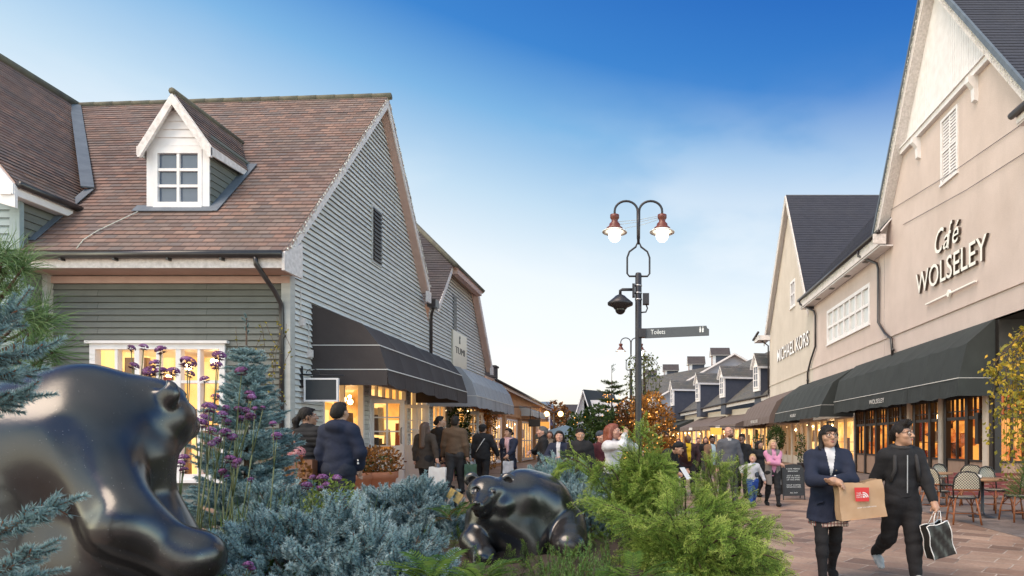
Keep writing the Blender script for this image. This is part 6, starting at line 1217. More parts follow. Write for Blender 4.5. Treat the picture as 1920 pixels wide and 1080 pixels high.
for px in (1025, 1051): w.ball(pt(px, 776, 41), .17, 0, 10, 8)
w.build('globe', EM('far_globe', (1.0, .62, .22), 7.0), t); w = MB(); a = pt(1038, 776, 41); w.tube([(a.x, 41, 0), (a.x, 41, a.z)], .06, 0, 8); w.tube([tuple(pt(1025, 773, 41)), tuple(pt(1051, 773, 41))], .04, 0, 6); w.build('post', m_iron, t)
for (px, py, Y, r, lab) in ((1455, 822, 33, .62, 'clipped green ball tree outside the bright far shop front'),):
    q = pt(px, py, Y); t = thing('topiary_ball', lab, 'shrub', (q.x, Y, 0)); leafy(t, m_green, [((q.x, Y, q.z), (r * .75, r * .75, r * 1.1))], 1800, .1, 110); w = MB(); w.tube([(q.x, Y, 0), (q.x, Y, q.z)], .04, 0, 6); w.lathe([(.25, 0), (.33, .45), (.33, .5)], (q.x, Y, 0), 0, 14); w.build('pot', m_iron, t)
for k, px in enumerate((1420, 1502)):
    q = pt(px, 840, 31); t = thing('potted_olive', 'slim potted tree against the bright shop window ' + ('beside the dark-haired woman' if k == 0 else 'next to the dark glazed door'), 'plant', (q.x, 31, 0)); leafy(t, m_green, [((q.x, 31, 1.0), (.25, .25, .3)), ((q.x, 31, 1.5), (.2, .2, .3)), ((q.x, 31, .6), (.22, .22, .2))], 260, .12, 120 + k); w = MB(); w.tube([(q.x, 31, 0), (q.x, 31, 1.6)], .02, 0, 5); w.lathe([(.16, 0), (.2, .35), (.2, .38)], (q.x, 31, 0), 0, 12); w.build('pot', m_iron, t)
t = thing('flowering_shrub', 'small lime green shrub with verbena behind the front spruce cushions', 'shrub', (-2.55, 5.0, .4)); q = pt(622, 925, 5.2); leafy(t, leaf_mat('lime_leaves', [(0, (.04, .06, .01)), (.5, (.16, .22, .04)), (1, (.38, .42, .08))]), [((q.x, 5.2, q.z - .05), (.2, .2, .2)), ((q.x + .08, 5.2, q.z - .2), (.22, .2, .2))], 1200, .035, 130)
t = thing('hydrangea', 'pink mophead flower beside the puffer jacket', 'flower', tuple(pt(556, 848, 6.8))); q = pt(556, 850, 6.8); scatter('flower_head', foliage_mat('pink_petals', [(0, (.25, .05, .05)), (.5, (.55, .2, .22)), (1, (.75, .45, .42))], .6, .2), t, HD, [q], [[0, -.3, 1]], [.09], [.1]); w = MB(); w.tube([(q.x, 6.8, bed_z(q.x, 6.8)), tuple(q)], .006, 0, 5); w.build('stem', m_stem, t); leafy(t, m_rust, [((q.x - .05, 6.8, q.z - .2), (.18, .15, .2))], 200, .06, 131)
# ================================================================ BODIES: smooth blended volumes meshed as one continuous surface
class Vol:
    def __init__(s, lo, hi, h):
        s.lo = np.array(lo, float); s.h = h; s.n = np.ceil((np.array(hi) - s.lo) / h).astype(int) + 1; s.g = {}
        s.ax = [s.lo[i] + h * np.arange(s.n[i]) for i in range(3)]
    def _sl(s, lo, hi):
        a = np.clip(np.floor((np.array(lo) - s.lo) / s.h).astype(int), 0, s.n); b = np.clip(np.ceil((np.array(hi) - s.lo) / s.h).astype(int) + 1, 0, s.n)
        return tuple(slice(a[i], b[i]) for i in range(3)) if np.all(b > a) else None
    def _put(s, grp, sl, d, k, sub=False):
        if grp not in s.g: s.g[grp] = np.full(s.n, 1.0, np.float32)
        A = s.g[grp][sl]
        if sub: q = np.clip(.5 - .5 * (A + d) / k, 0, 1); s.g[grp][sl] = A * (1 - q) - d * q + k * q * (1 - q)
        else: q = np.clip(.5 + .5 * (A - d) / k, 0, 1); s.g[grp][sl] = A * (1 - q) + d * q - k * q * (1 - q)
    def _xyz(s, sl): return s.ax[0][sl[0]][:, None, None], s.ax[1][sl[1]][None, :, None], s.ax[2][sl[2]][None, None, :]
    def cone(s, grp, a, b, ra, rb, k=.02, sc=(1, 1, 1), sub=False):
        """tapered capsule a->b; sc squashes it about the segment along the axes"""
        a, b, sc = np.array(a, float), np.array(b, float), np.array(sc, float); m = (max(ra, rb) * max(1, sc.max()) + k + 2 * s.h) * 1.05; sl = s._sl(np.minimum(a, b) - m, np.maximum(a, b) + m)
        if sl is None: return
        X, Y, Z = s._xyz(sl); o = a; x, y, z = (X - o[0]) / sc[0], (Y - o[1]) / sc[1], (Z - o[2]) / sc[2]; v = (b - a) / sc; L2 = v.dot(v) + 1e-12; t = np.clip((x * v[0] + y * v[1] + z * v[2]) / L2, 0, 1)
        d = (np.sqrt((x - t * v[0]) ** 2 + (y - t * v[1]) ** 2 + (z - t * v[2]) ** 2) - (ra + (rb - ra) * t)) * sc.min(); s._put(grp, sl, d.astype(np.float32), k, sub)
    def ell(s, grp, c, r, k=.02, rot=None, sub=False):
        c, r = np.array(c, float), np.array(r, float); m = r.max() + k + 2 * s.h; sl = s._sl(c - m, c + m)
        if sl is None: return
        X, Y, Z = s._xyz(sl); x, y, z = X - c[0], Y - c[1], Z - c[2]
        if rot is not None: Q = np.array(rot); x, y, z = [Q[0, i] * x + Q[1, i] * y + Q[2, i] * z for i in range(3)]
        k0 = np.sqrt((x / r[0]) ** 2 + (y / r[1]) ** 2 + (z / r[2]) ** 2); k1 = np.sqrt((x / r[0] ** 2) ** 2 + (y / r[1] ** 2) ** 2 + (z / r[2] ** 2) ** 2) + 1e-6
        s._put(grp, sl, (k0 * (k0 - 1) / k1).astype(np.float32), k, sub)
    def ripple(s, grp, amp, f=(16, 14, 26), ph=0):
        X, Y, Z = s.ax[0][:, None, None], s.ax[1][None, :, None], s.ax[2][None, None, :]
        w = np.sin(f[0] * X + 3 * np.sin(f[2] * .45 * Z + ph) + ph) * np.sin(f[2] * Z + 2.2 * np.sin(f[1] * .6 * Y + ph * 2) + 1.7 * ph) + .6 * np.sin(f[1] * 1.7 * Y + f[0] * 1.3 * X + ph * 3) * np.sin(f[2] * .7 * Z - f[0] * .8 * X)
        s.g[grp] += (amp * w).astype(np.float32)
    def mesh(s, order, k=.006):
        """naive surface nets over the union of the groups; returns verts, quads, material index (position in order)"""
        G = [s.g[o] for o in order if o in s.g]; ids = [i for i, o in enumerate(order) if o in s.g]; F = G[0].copy()
        for A in G[1:]: q = np.clip(.5 + .5 * (F - A) / k, 0, 1); F = F * (1 - q) + A * q - k * q * (1 - q)
        ins = F < 0; n = s.n; C = [F[i:n[0] - 1 + i, j:n[1] - 1 + j, l:n[2] - 1 + l] for i in (0, 1) for j in (0, 1) for l in (0, 1)]
        cnt = sum((c < 0).astype(np.int8) for c in C); act = np.argwhere((cnt > 0) & (cnt < 8)); I = tuple(act.T); c8 = np.stack([c[I] for c in C], 1); off = np.array([(i, j, l) for i in (0, 1) for j in (0, 1) for l in (0, 1)], float)
        acc = np.zeros((len(act), 3)); num = np.zeros(len(act))
        for a in range(8):
            for b in range(a + 1, 8):
                if np.abs(off[a] - off[b]).sum() != 1: continue
                m = (c8[:, a] < 0) != (c8[:, b] < 0); t = np.where(m, c8[:, a] / np.where(m, c8[:, a] - c8[:, b], 1), 0); acc += np.where(m[:, None], off[a] + (off[b] - off[a]) * t[:, None], 0); num += m
        V = s.lo + s.h * (act + acc / num[:, None]); vid = np.full(n, -1, np.int64); vid[I] = np.arange(len(act)); Q = []
        for ax in range(3):
            a, b = [i for i in range(3) if i != ax]; sl0 = [slice(1, -1)] * 3; sl1 = [slice(1, -1)] * 3; sl0[ax] = slice(0, -1); sl1[ax] = slice(1, None); A, B_ = ins[tuple(sl0)], ins[tuple(sl1)]; E = np.argwhere(A != B_); E_ = E + 1; E_[:, ax] -= 1
            if not len(E_): continue
            fl = A[tuple(E.T)]; ua = np.zeros(3, int); ub = np.zeros(3, int); ua[a] = 1; ub[b] = 1; q = np.stack([vid[tuple((E_ - ua - ub).T)], vid[tuple((E_ - ub).T)], vid[tuple(E_.T)], vid[tuple((E_ - ua).T)]], 1)
            fl = fl if ax != 1 else ~fl; q[~fl] = q[~fl][:, ::-1]; Q.append(q)
        Q = np.concatenate(Q); Q = Q[(Q >= 0).all(1)]
        Dg = np.stack([np.mean([g[i:n[0] - 1 + i, j:n[1] - 1 + j, l:n[2] - 1 + l][I] for i in (0, 1) for j in (0, 1) for l in (0, 1)], 0) for g in G], 1); mi = np.array(ids)[Dg[Q].mean(1).argmin(1)]
        return V, Q, mi
def sdf_obj(name, V, Q, mats, parent, mi=None):
    o = fast_mesh(name, V, Q, mats[0], parent, None, True)
    for m in mats[1:]: o.data.materials.append(m)
    if mi is not None: o.data.polygons.foreach_set('material_index', mi.astype(np.int32))
    return o
# ================================================================ BEARS
def bear_mat():
    m, N, L, P = nodes('polished_black_bronze'); tc = N.new('ShaderNodeTexCoord').outputs['Object']; n = noise(N, L, tc, 3.5, 6); sp = N.new('ShaderNodeTexVoronoi'); sp.inputs['Scale'].default_value = 60; L.new(tc, sp.inputs['Vector'])
    c = ramp(N, L, n.outputs[0], [(.3, (.008, .007, .008)), (.55, (.022, .019, .019)), (.8, (.05, .04, .036))]); dots = ramp(N, L, sp.outputs['Distance'], [(.0, (.75, .72, .70)), (.10, (.0, .0, .0))]); n3 = noise(N, L, tc, 9, 2); mk = ramp(N, L, n3.outputs[0], [(.42, (0, 0, 0)), (.55, (1, 1, 1))])
    L.new(mixc(N, L, mixc(N, L, 1.0, dots, mk, 'MULTIPLY'), c, (.45, .43, .42)), P.inputs['Base Color']); P.inputs['IOR'].default_value = 1.66
    r = N.new('ShaderNodeMapRange'); L.new(n.outputs[0], r.inputs[0]); r.inputs[3].default_value = .12; r.inputs[4].default_value = .36; L.new(r.outputs[0], P.inputs['Roughness']); n2 = noise(N, L, tc, 60, 3); bump(N, L, P, n2.outputs[0], .06, .004); return m
m_bear = bear_mat()
def b1(px, py, Yd): return np.array(pt(px, py, Yd))
def standing_bear():
    t = thing('bear_statue', 'large polished black bear statue seen from behind its shoulder, head turned away', 'statue', (-2.6, 3.0, .4)); v = Vol((-3.9, 2.3, .35), (-1.7, 4.1, 1.95), .0115); Y = 3.05; g = 'b'
    E = lambda px, py, dy, r, k=.12, rot=None, sub=False: v.ell(g, b1(px, py, Y + dy), r, k, rot, sub)
    C = lambda a, b, ra, rb, k=.1, sub=False: v.cone(g, b1(a[0], a[1], Y + a[2]), b1(b[0], b[1], Y + b[2]), ra, rb, k, (1, 1, 1), sub)
    E(60, 900, .12, (.52, .46, .46)); E(140, 830, .12, (.42, .38, .335), .14); E(-20, 850, .25, (.34, .40, .30), .14)          # barrel, withers, far rump
    C((-90, 850, .05), (160, 775, .12), .24, .195, .12)                                                                        # spine
    C((170, 770, .12), (285, 780, .28), .20, .165, .12)                                                                       # neck
    E(285, 780, .28, (.175, .165, .18), .09); E(322, 800, .38, (.095, .10, .10), .05); C((318, 795, .36), (348, 800, .44), .085, .066, .035); E(356, 800, .46, (.032, .045, .040), .02)    # head, cheek, muzzle, nose
    E(312, 738, .18, (.066, .038, .072), .035); E(300, 722, .17, (.03, .03, .02), .03, None, True)                                    # ears
    C((150, 830, -.02), (238, 985, -.14), .185, .135, .12); C((238, 985, -.14), (345, 1045, -.04), .135, .118, .08); E(366, 1046, -.02, (.128, .14, .128), .06)                     # near foreleg and paw
    C((268, 860, .16), (292, 960, .20), .135, .09, .07); C((292, 960, .2), (330, 1045, .22), .10, .085, .06)                                                                      # chest, far foreleg
    E(140, 1010, .14, (.44, .40, .40), .12); E(215, 1060, .12, (.38, .36, .34), .10); C((-60, 960, -.2), (-20, 1150, -.2), .24, .2, .08); C((60, 1000, .3), (70, 1180, .3), .2, .18, .08)
    C((112, 790, -.27), (150, 950, -.31), .030, .03, .08, True); E(350, 752, .36, (.05, .06, .022), .03, None, True)   # creases behind the jaw and the shoulder
    V, Q, mi = v.mesh([g]); sdf_obj('body', V, Q, [m_bear], t)
    w = MB(); w.lathe([(.75, 0), (.75, .16), (.72, .18)], (-2.75, 3.15, .36), 0, 28); w.build('plinth', M('dark_stone_plinth', (.05, .05, .055), .5, var=(5, (.09, .085, .08), .6)), t)
standing_bear()
def crouching_bear():
    Y = 5.2; base = pt(985, 1045, Y); t = thing('bear_statue', 'crouching polished black bear statue facing the street with its paw folded under', 'statue', tuple(base)); v = Vol((-1.75, 4.45, .35), (-.25, 6.1, 1.4), .0095); g = 'b'
    E = lambda px, py, dy, r, k=.07, rot=None, sub=False: v.ell(g, b1(px, py, Y + dy), r, k, rot, sub)
    C = lambda a, b, ra, rb, k=.06, sub=False: v.cone(g, b1(a[0], a[1], Y + a[2]), b1(b[0], b[1], Y + b[2]), ra, rb, k, (1, 1, 1), sub)
    E(1000, 955, .28, (.34, .36, .325), .1); E(1040, 985, .42, (.235, .30, .27), .09); E(978, 930, .1, (.225, .26, .225), .09); C((930, 970, -.02), (985, 1010, .1), .24, .26, .09)                     # trunk, rump, shoulders, chest
    E(911, 922, -.16, (.150, .150, .130), .05); E(948, 928, -.05, (.125, .15, .145), .06); E(962, 945, .0, (.14, .15, .15), .06); C((906, 934, -.26), (896, 949, -.43), .082, .052, .045); E(893, 943, -.475, (.028, .022, .019), .010)       # skull, neck, muzzle, nose
    C((908, 952, -.26), (899, 961, -.39), .066, .040, .03); E(940, 948, -.17, (.075, .08, .07), .05)
    for px, py, dy in ((884, 899, -.10), (951, 900, -.08)): E(px, py, dy, (.060, .032, .060), .02); E(px + 1, py + 3, dy - .035, (.036, .026, .038), .012, None, True)
    for px, py, dy in ((893, 919, -.285), (926, 920, -.290)): E(px, py, dy - .012, (.030, .030, .017), .02, None, True); E(px, py + 1, dy + .010, (.015, .018, .011), .004)
    C((880, 957, -.40), (914, 960, -.38), .006, .006, .012, True)
    C((908, 985, -.02), (888, 1015, -.22), .125, .10, .06); C((888, 1015, -.22), (905, 1040, -.36), .098, .085, .05); E(907, 1043, -.38, (.09, .10, .075), .04)                                    # folded foreleg
    C((985, 990, .0), (1000, 1050, -.06), .13, .10, .06); C((1062, 985, .25), (1068, 1010, .0), .17, .145, .05); E(1067, 1022, -.10, (.140, .13, .128), .03)                                     # far foreleg, hind leg, hind paw
    for q in range(4): C((893 + 9 * q, 1045, -.44), (890 + 9 * q, 1056, -.47), .026, .018, .015)
    C((1012, 900, -.10), (1032, 990, -.10), .02, .015, .05, True)
    V, Q, mi = v.mesh([g]); sdf_obj('body', V, Q, [m_bear], t)
    w = MB(); c = pt(938, 1052, 4.95); w.box((c.x + .02, 5.0, c.z - .12), (.30, .55, .36), 0, .2); w.box((c.x + .25, 5.4, .44), (.95, .7, .16), 0, .1); w.build('plinth', m_bear, t)
crouching_bear()
# ================================================================ PEOPLE
def cloth(name, c, var=.35, rough=.85, wv=160): return M(name, c, rough, var=(7, tuple(x * (1 - var) for x in c), .8), bmp=(24, .6), spec=.3)
m_skin = {'fair': M('fair_skin', (.52, .29, .21), .5, var=(9, (.46, .22, .16), .5)), 'tan': M('tan_skin', (.44, .25, .165), .5, var=(9, (.38, .19, .12), .5)), 'dark': M('dark_skin', (.13, .065, .042), .45, var=(9, (.10, .05, .03), .5))}
m_hair = {'black': M('black_hair', (.016, .012, .011), .6, bmp=(90, .7), stretch=(1, 1, .12), spec=.25), 'brown': M('brown_hair', (.075, .036, .022), .45, bmp=(120, .4), stretch=(1, 1, .15)), 'red': M('auburn_hair', (.20, .048, .022), .45, bmp=(120, .4), stretch=(1, 1, .15)), 'blond': M('blond_hair', (.52, .36, .19), .5, var=(20, (.36, .23, .11), .8), bmp=(120, .4), stretch=(1, 1, .15)), 'grey': M('greying_hair', (.07, .065, .062), .5, var=(20, (.14, .13, .125), .7), bmp=(120, .4), stretch=(1, 1, .15))}
m_eye = M('eye', (.02, .015, .012), .15); m_white_eye = M('eye_white', (.6, .57, .54), .3); m_lip = {'fair': M('lip', (.40, .13, .11), .45), 'tan': M('lip_tan', (.32, .12, .10), .45), 'dark': M('lip_dark', (.11, .045, .04), .45)}
CL = {k: cloth(k, c) for k, c in dict(navy_cloth=(.018, .023, .046), black_cloth=(.019, .018, .020), charcoal_cloth=(.042, .039, .040), dark_denim=(.022, .026, .042), blue_denim=(.025, .07, .30), brown_wool=(.115, .072, .045), olive_brown=(.050, .036, .028), grey_knit=(.115, .115, .13), grey_trouser=(.085, .082, .085), white_cloth=(.62, .60, .62), cream_shirt=(.60, .56, .52), pink_cloth=(.62, .26, .40), yellow_cloth=(.68, .45, .02), red_cloth=(.36, .02, .025), tan_cloth=(.22, .125, .075), sky_shirt=(.40, .50, .55), plum_brown=(.055, .028, .03), pale_grey_wool=(.22, .19, .175), khaki=(.30, .23, .17), shoe_black=(.012, .011, .012), shoe_white=(.5, .5, .5), maroon=(.09, .02, .025), blue_grey=(.05, .06, .08), green_cloth=(.03, .06, .035), pink_scarf=(.58, .36, .37), plaid=(.28, .25, .2)).items()}
def plaid():
    m, N, L, P = nodes('plaid_wool'); tc = N.new('ShaderNodeTexCoord').outputs['Object']; c = None
    for d, sc_, cl in (('X', 9.0, (.03, .03, .035)), ('Z', 9.0, (.03, .03, .035)), ('X', 21.0, (.30, .05, .04))):
        wv = N.new('ShaderNodeTexWave'); wv.bands_direction = d; wv.inputs['Scale'].default_value = sc_; L.new(tc, wv.inputs[0]); c = mixc(N, L, ramp(N, L, wv.outputs[1], [(.62, (0, 0, 0)), (.72, (.75, .75, .75))]), c if c is not None else (.50, .47, .40), cl)
    L.new(c, P.inputs['Base Color']); P.inputs['Roughness'].default_value = .9; return m
CL['plaid'] = plaid()
def nrm(v): v = np.array(v, float); return v / (np.linalg.norm(v) + 1e-9)
def ik(a, t, l1, l2, pole):
    a, t = np.array(a, float), np.array(t, float); d = t - a; L_ = np.linalg.norm(d); L_ = min(L_, (l1 + l2) * .995); d = nrm(d); t = a + d * L_; x = (l1 * l1 - l2 * l2 + L_ * L_) / (2 * L_); h = math.sqrt(max(l1 * l1 - x * x, 0)); p = np.array(pole, float); p = nrm(p - d * p.dot(d)); return a + d * x + p * h, t
ARM = {'down': ((.150, -.015, .475), (.5, .9, 0)), 'swing_f': ((.150, -.12, .50), (.5, .8, -.3)), 'swing_b': ((.155, .09, .49), (.5, .8, 0)), 'pocket': ((.125, -.055, .52), (1, .6, 0)), 'clasp': ((.012, -.17, .665), (1, .1, -.8)), 'chest': ((.05, -.165, .66), (1, .1, -.8)), 'cross': ((-.075, -.118, .665), (1, -.2, -.7)), 'phone': ((.035, -.145, .90), (.8, -.5, -.8)), 'bag': ((.155, -.01, .475), (.5, .9, 0)), 'hold_child': ((.185, -.02, .49), (.5, .9, 0)), 'reach_up': ((.20, .0, .62), (.6, .6, -.3)), 'fwd': ((.10, -.22, .60), (.6, .6, -.8)), 'mouth': ((.03, -.12, .86), (1, -.1, -.8)), 'spread': ((.24, -.02, .50), (.5, .9, 0)), 'hip': ((.16, -.03, .53), (1, .5, .2)), 'low_front': ((.03, -.14, .50), (1, .4, 0))}
LEG = {'stand': ((3, 4, 2), (-2, 4, 2)), 'walk_l': ((16, 7, 1), (-11, 16, 1)), 'walk_r': ((-11, 16, 1), (16, 7, 1)), 'stride_l': ((12, 4, 1), (-14, 42, 1)), 'stride_r': ((-14, 42, 1), (12, 4, 1)), 'crouch': ((70, 90, 8), (50, 95, 8)), 'wide': ((4, 4, 6), (-3, 4, 6))}
def person(label, x, y, H, yaw, top='navy_cloth', bottom='dark_denim', shoes='shoe_black', skin='tan', hair=('short', 'black'), arms=('down', 'down'), legs='stand', lean=0, head=(0, 0), bulk=1.0, hem=.50, coat_flare=0.0, shirt=None, skirt=None, hood=False, glasses=False, res=.011, puffer=False, sleeves=None, beard=None, scarf=None, vest=None, vest_hem=.40, cap=None, female=False, collar=None, gz=None, group='shoppers in the street', child=False, belly=0.0):
    """one continuous body in its clothes; head = (turn, nod) in degrees; sizes are fractions of H"""
    z0 = ground_z(x) if gz is None else gz; t = thing('person', label, 'person', (x, y, z0), group); hs = 1.22 if child else 1.0
    def rx(v, a): c, s = math.cos(a), math.sin(a); return np.array([v[0], v[1] * c - v[2] * s, v[1] * s + v[2] * c])
    pel = np.array([0, 0, .525]); up = lambda p: pel + rx(np.array(p, float) - pel, math.radians(lean))
    an = {}
    for sd, (hf, kf, ab) in zip((1, -1), LEG[legs]):
        hip = pel + [sd * .050, 0, -.015]; a, b = math.radians(hf), math.radians(hf - kf); th = np.array([sd * math.sin(math.radians(ab)), -math.sin(a), -math.cos(a)]); kn = hip + nrm(th) * .232; sh = np.array([sd * math.sin(math.radians(ab)) * .3, -math.sin(b), -math.cos(b)]); ak = kn + nrm(sh) * .228; an[sd] = (hip, kn, ak, nrm([0, -1, 0]) * math.cos(b * .6) + np.array([0, 0, math.sin(b * .75)]))
    dz = min(a[2][2] for a in an.values()) - .042; F = lambda p: np.array(p, float) - [0, 0, dz]
    ua, fa = .165, .138
    sl_ = {}; J = {}
    for sd, nm in zip((1, -1), arms):
        tg, pole = ARM[nm] if isinstance(nm, str) else nm; s = up((sd * .104, 0, .797)); tgt = up((sd * tg[0], tg[1], tg[2])) if lean < 30 else np.array([sd * tg[0], tg[1], tg[2]]); e, w_ = ik(s, tgt, ua, fa, (sd * pole[0], pole[1], pole[2])); J[sd] = (s, e, w_)
    pts = [F(p) for a in an.values() for p in a[:3]] + [F(p) for a in J.values() for p in a] + [F(up((0, 0, 1.0 + (hs - 1) * .1)))]
    lo = np.min(pts, 0) - .13; hi = np.max(pts, 0) + .13; lo[2] = -.005; v = Vol(lo * H, hi * H, res)
    def C(g, a, b, ra, rb, k=.03, sc=(1, 1, 1)): v.cone(g, F(a) * H, F(b) * H, ra * H, rb * H, k * H, sc)
    def E(g, c, r, k=.02, rot=None): v.ell(g, F(c) * H, np.array(r) * H, k * H, rot)
    bk = bulk; fem = female
    # torso in its garment
    T = 'top'; ws = .80 if fem else .92
    C(T, up((0, 0, .575)), up((0, 0, .655)), .092 * bk * (1.0 if fem else .97), .086 * bk * ws, .03, (1, .68 + belly * .6, 1)); C(T, up((0, 0, .655)), up((0, -.004, .745)), .086 * bk * ws, .098 * bk, .03, (1, .66 + belly * .4, 1)); C(T, up((-.078, .004, .795)), up((.078, .004, .795)), .040 * bk, .040 * bk, .04); C(T, up((0, .006, .79)), up((0, .004, .835)), .060, .042, .03)
    if belly: E(T, up((0, -.055, .62)), (.085, .07 + belly * .08, .085), .04)
    if fem: E(T, up((.036, -.05, .725)), (.036, .034, .036), .03); E(T, up((-.036, -.05, .725)), (.036, .034, .036), .03)
    def skirted(g, z0_, z1_, r0_, r1_, sy, y0=0., y1=.004):           # a hanging hem, cut off flat and hollowed underneath
        C('tmp', up((0, y0, z0_)), up((0, y1, z1_ - .06)), r0_, r1_ + (r1_ - r0_) * .06 / max(z0_ - z1_, .05), .03, (1, sy, 1))
        zc = F(up((0, 0, z1_)))[2] * H; wob = (.004 * H * np.sin(v.ax[0] / H * 40)[:, None] + .003 * H * np.cos(v.ax[1] / H * 50)[None, :])[:, :, None]; A = v.g.pop('tmp'); A = np.maximum(A, (zc + wob - v.ax[2][None, None, :]).astype(np.float32)); sl = (slice(None),) * 3; v._put(g, sl, A, .012 * H)
    if hem < .56: skirted(T, .60, hem, .089 * bk, (.096 + coat_flare) * bk, .72)
    if hood: E(T, up((0, .060, .825)), (.075, .045, .045), .03); C(T, up((-.05, .02, .845)), up((.05, .02, .845)), .025, .025, .02)
    if collar: C(T, up((0, .002, .83)), up((0, -.002, .868)), .048, .046, .01)
    if vest: C('vest', up((0, .004, .78)), up((0, .006, .56)), .105 * bk, .110 * bk, .03, (1, .78, 1)); skirted('vest', .60, vest_hem, .108 * bk, .130 * bk, .78, .010, .016); C('vest', up((-.076, .004, .80)), up((.076, .004, .80)), .049, .049, .03); v._put('vest', (slice(None),) * 3, np.broadcast_to((np.abs(v.ax[0] / H) - .034)[:, None, None] + np.maximum(0, (v.ax[1] / H + .015) * 40)[None, :, None], v.n).astype(np.float32) * H, .004 * H, True)
    bz = sleeves or bk
    for sd in (1, -1):
        s, e, w_ = J[sd]; d = nrm(w_ - e); tw = .0 if vest is None else 0
        C(T, s, e, .040 * bz, .034 * bz, .03); C(T, e, e + (w_ - e) * (.92 if not sleeves == .99 else .2), .034 * bz, .027 * bz, .02)
        C('skin', e, w_, .028, .019, .02)
        # hand: palm, four fingers, thumb
        hd = nrm(d + np.array([0, -.12 if arms[0 if sd == 1 else 1] in ('down', 'bag', 'swing_f', 'swing_b') else 0, -.25])); fw = np.array([0, -1.0, 0]); lat = nrm(np.cross(hd, fw)) if abs(hd[1]) < .8 else np.array([sd, 0, 0]); lat2 = nrm(np.cross(hd, lat)); nm = arms[0 if sd == 1 else 1]; curl = .9 if nm in ('bag', 'clasp', 'phone', 'hold_child', 'mouth', 'cross', 'fwd', 'chest') else .45
        # lat2 runs across the knuckles, lat is the palm normal
        C('skin', w_, w_ + hd * .042, .019, .023, .012, (1, 1, 1)); pn = lat * (-sd) if lat[0] * sd > 0 else lat * sd
        if abs(pn[0]) < .1: pn = nrm(np.array([-sd, 0, 0]))
        for q in range(4):
            f0 = w_ + hd * .044 + lat2 * (.0155 - .0105 * q); l = (.024, .028, .026, .020)[q]; f1 = f0 + nrm(hd + pn * curl * .6) * l; f2 = f1 + nrm(hd * (1 - curl * .9) + pn * (.5 + curl)) * l * .85; C('skin', f0, f1, .0062, .0056, .004); C('skin', f1, f2, .0056, .0046, .004)
        th = w_ + hd * .016 + lat2 * .016; t1 = th + nrm(hd * .6 + lat2 * .8 + pn * .3) * .024; C('skin', th, t1, .0082, .0066, .006); C('skin', t1, t1 + nrm(hd * .9 + pn * .5) * .02, .0066, .0052, .004)
    # legs
    B_ = 'bottom'; sw = 1.0 if fem and skirt is None and bottom != 'tights' else 1.08
    if skirt or bottom == 'tights': sw = .88
    C(B_, pel + [0, 0, .04], pel + [0, 0, -.01], .086, .090, .03, (1, .74, 1))
    for sd in (1, -1):
        hip, kn, ak, ft = an[sd]; C(B_, hip, kn, .066 * sw, .043 * sw, .03); C(B_, kn, kn + (ak - kn) * .35, .043 * sw, .041 * sw, .02); C(B_, kn + (ak - kn) * .3, ak + (ak - kn) * (.02 if sw > 1 else 0), .042 * sw, (.036 if sw > 1 else .024), .02)
        if hip[1] > -1: E(B_, hip + [sd * .004, .03, .0], (.055, .05, .055), .03)
        fd = nrm(ft); heel = ak + np.array([0, .018, -.018]); toe = ak + fd * .098 + np.array([0, 0, -.022]); C('shoes', heel, ak + fd * .05 + [0, 0, -.015], .026, .027, .015); C('shoes', ak + fd * .05 + [0, 0, -.018], toe, .027, .020, .015, (1.1, 1, .9)); C('shoes', ak + [0, 0, .01], heel, .027, .026, .01)
    if skirt: skirted('skirt', .57, .375, .094, .125, .78)
    # neck and head
    C('skin', up((0, .006, .82)), up((0, -.004, .885)), .033 if fem else .038, .031 if fem else .036, .015)
    hc = up((0, -.010, .930)); ry, rn = math.radians(head[0]), math.radians(head[1] + lean * .6)
    Rz = np.array([[math.cos(ry), -math.sin(ry), 0], [math.sin(ry), math.cos(ry), 0], [0, 0, 1]]); Rx_ = np.array([[1, 0, 0], [0, math.cos(rn), -math.sin(rn)], [0, math.sin(rn), math.cos(rn)]]); HR = Rz @ Rx_; hp_ = lambda *p: hc + HR @ (np.array(p) * hs + np.array([0, 0, (hs - 1) * .05])); HE = lambda g, p, r, k=.01, rot=True: E(g, hp_(*p), np.array(r) * hs, k, HR.T if rot else None); HC = lambda g, a, b, ra, rb, k=.006: C(g, hp_(*a), hp_(*b), ra * hs, rb * hs, k)
    S_ = 'skin'
    HE(S_, (0, .010, .016), (.0475, .060, .052), .02); HE(S_, (0, -.016, -.012), (.043, .043, .046), .02); HE(S_, (0, -.024, -.042), (.033, .034, .026), .018); HE(S_, (0, -.047, -.057), (.015, .013, .012), .012)      # skull, face, jaw, chin
    for sd in (1, -1):
        HE(S_, (sd * .028, -.040, -.014), (.017, .014, .014), .012); HE(S_, (sd * .0485, .006, -.004), (.008, .014, .019), .006); HC(S_, (sd * .010, -.056, .018), (sd * .030, -.050, .018), .0065, .005, .008)
        HE('white_eye', (sd * .0195, -.0545, .006), (.0085, .004, .0046), .001); HE('eye', (sd * .0195, -.0572, .006), (.0044, .0030, .0046), .001); HC('brow', (sd * .011, -.0605, .0195), (sd * .031, -.0535, .0195), .0030, .0024, .001)
    HC(S_, (0, -.058, .008), (0, -.073, -.014), .0062, .0085, .008); HE(S_, (.0085, -.064, -.016), (.006, .006, .005), .004); HE(S_, (-.0085, -.064, -.016), (.006, .006, .005), .004); HE('lip', (0, -.0600, -.0325), (.0150, .0055, .0032), .001); HE('lip', (0, -.0590, -.0375), (.0125, .0058, .0036), .001)
    if beard: HE('beard', (0, -.030, -.045), (.0375, .0345, .030), .01); HC('beard', (.02, -.056, -.026), (-.02, -.056, -.026), .0055, .0055, .004)
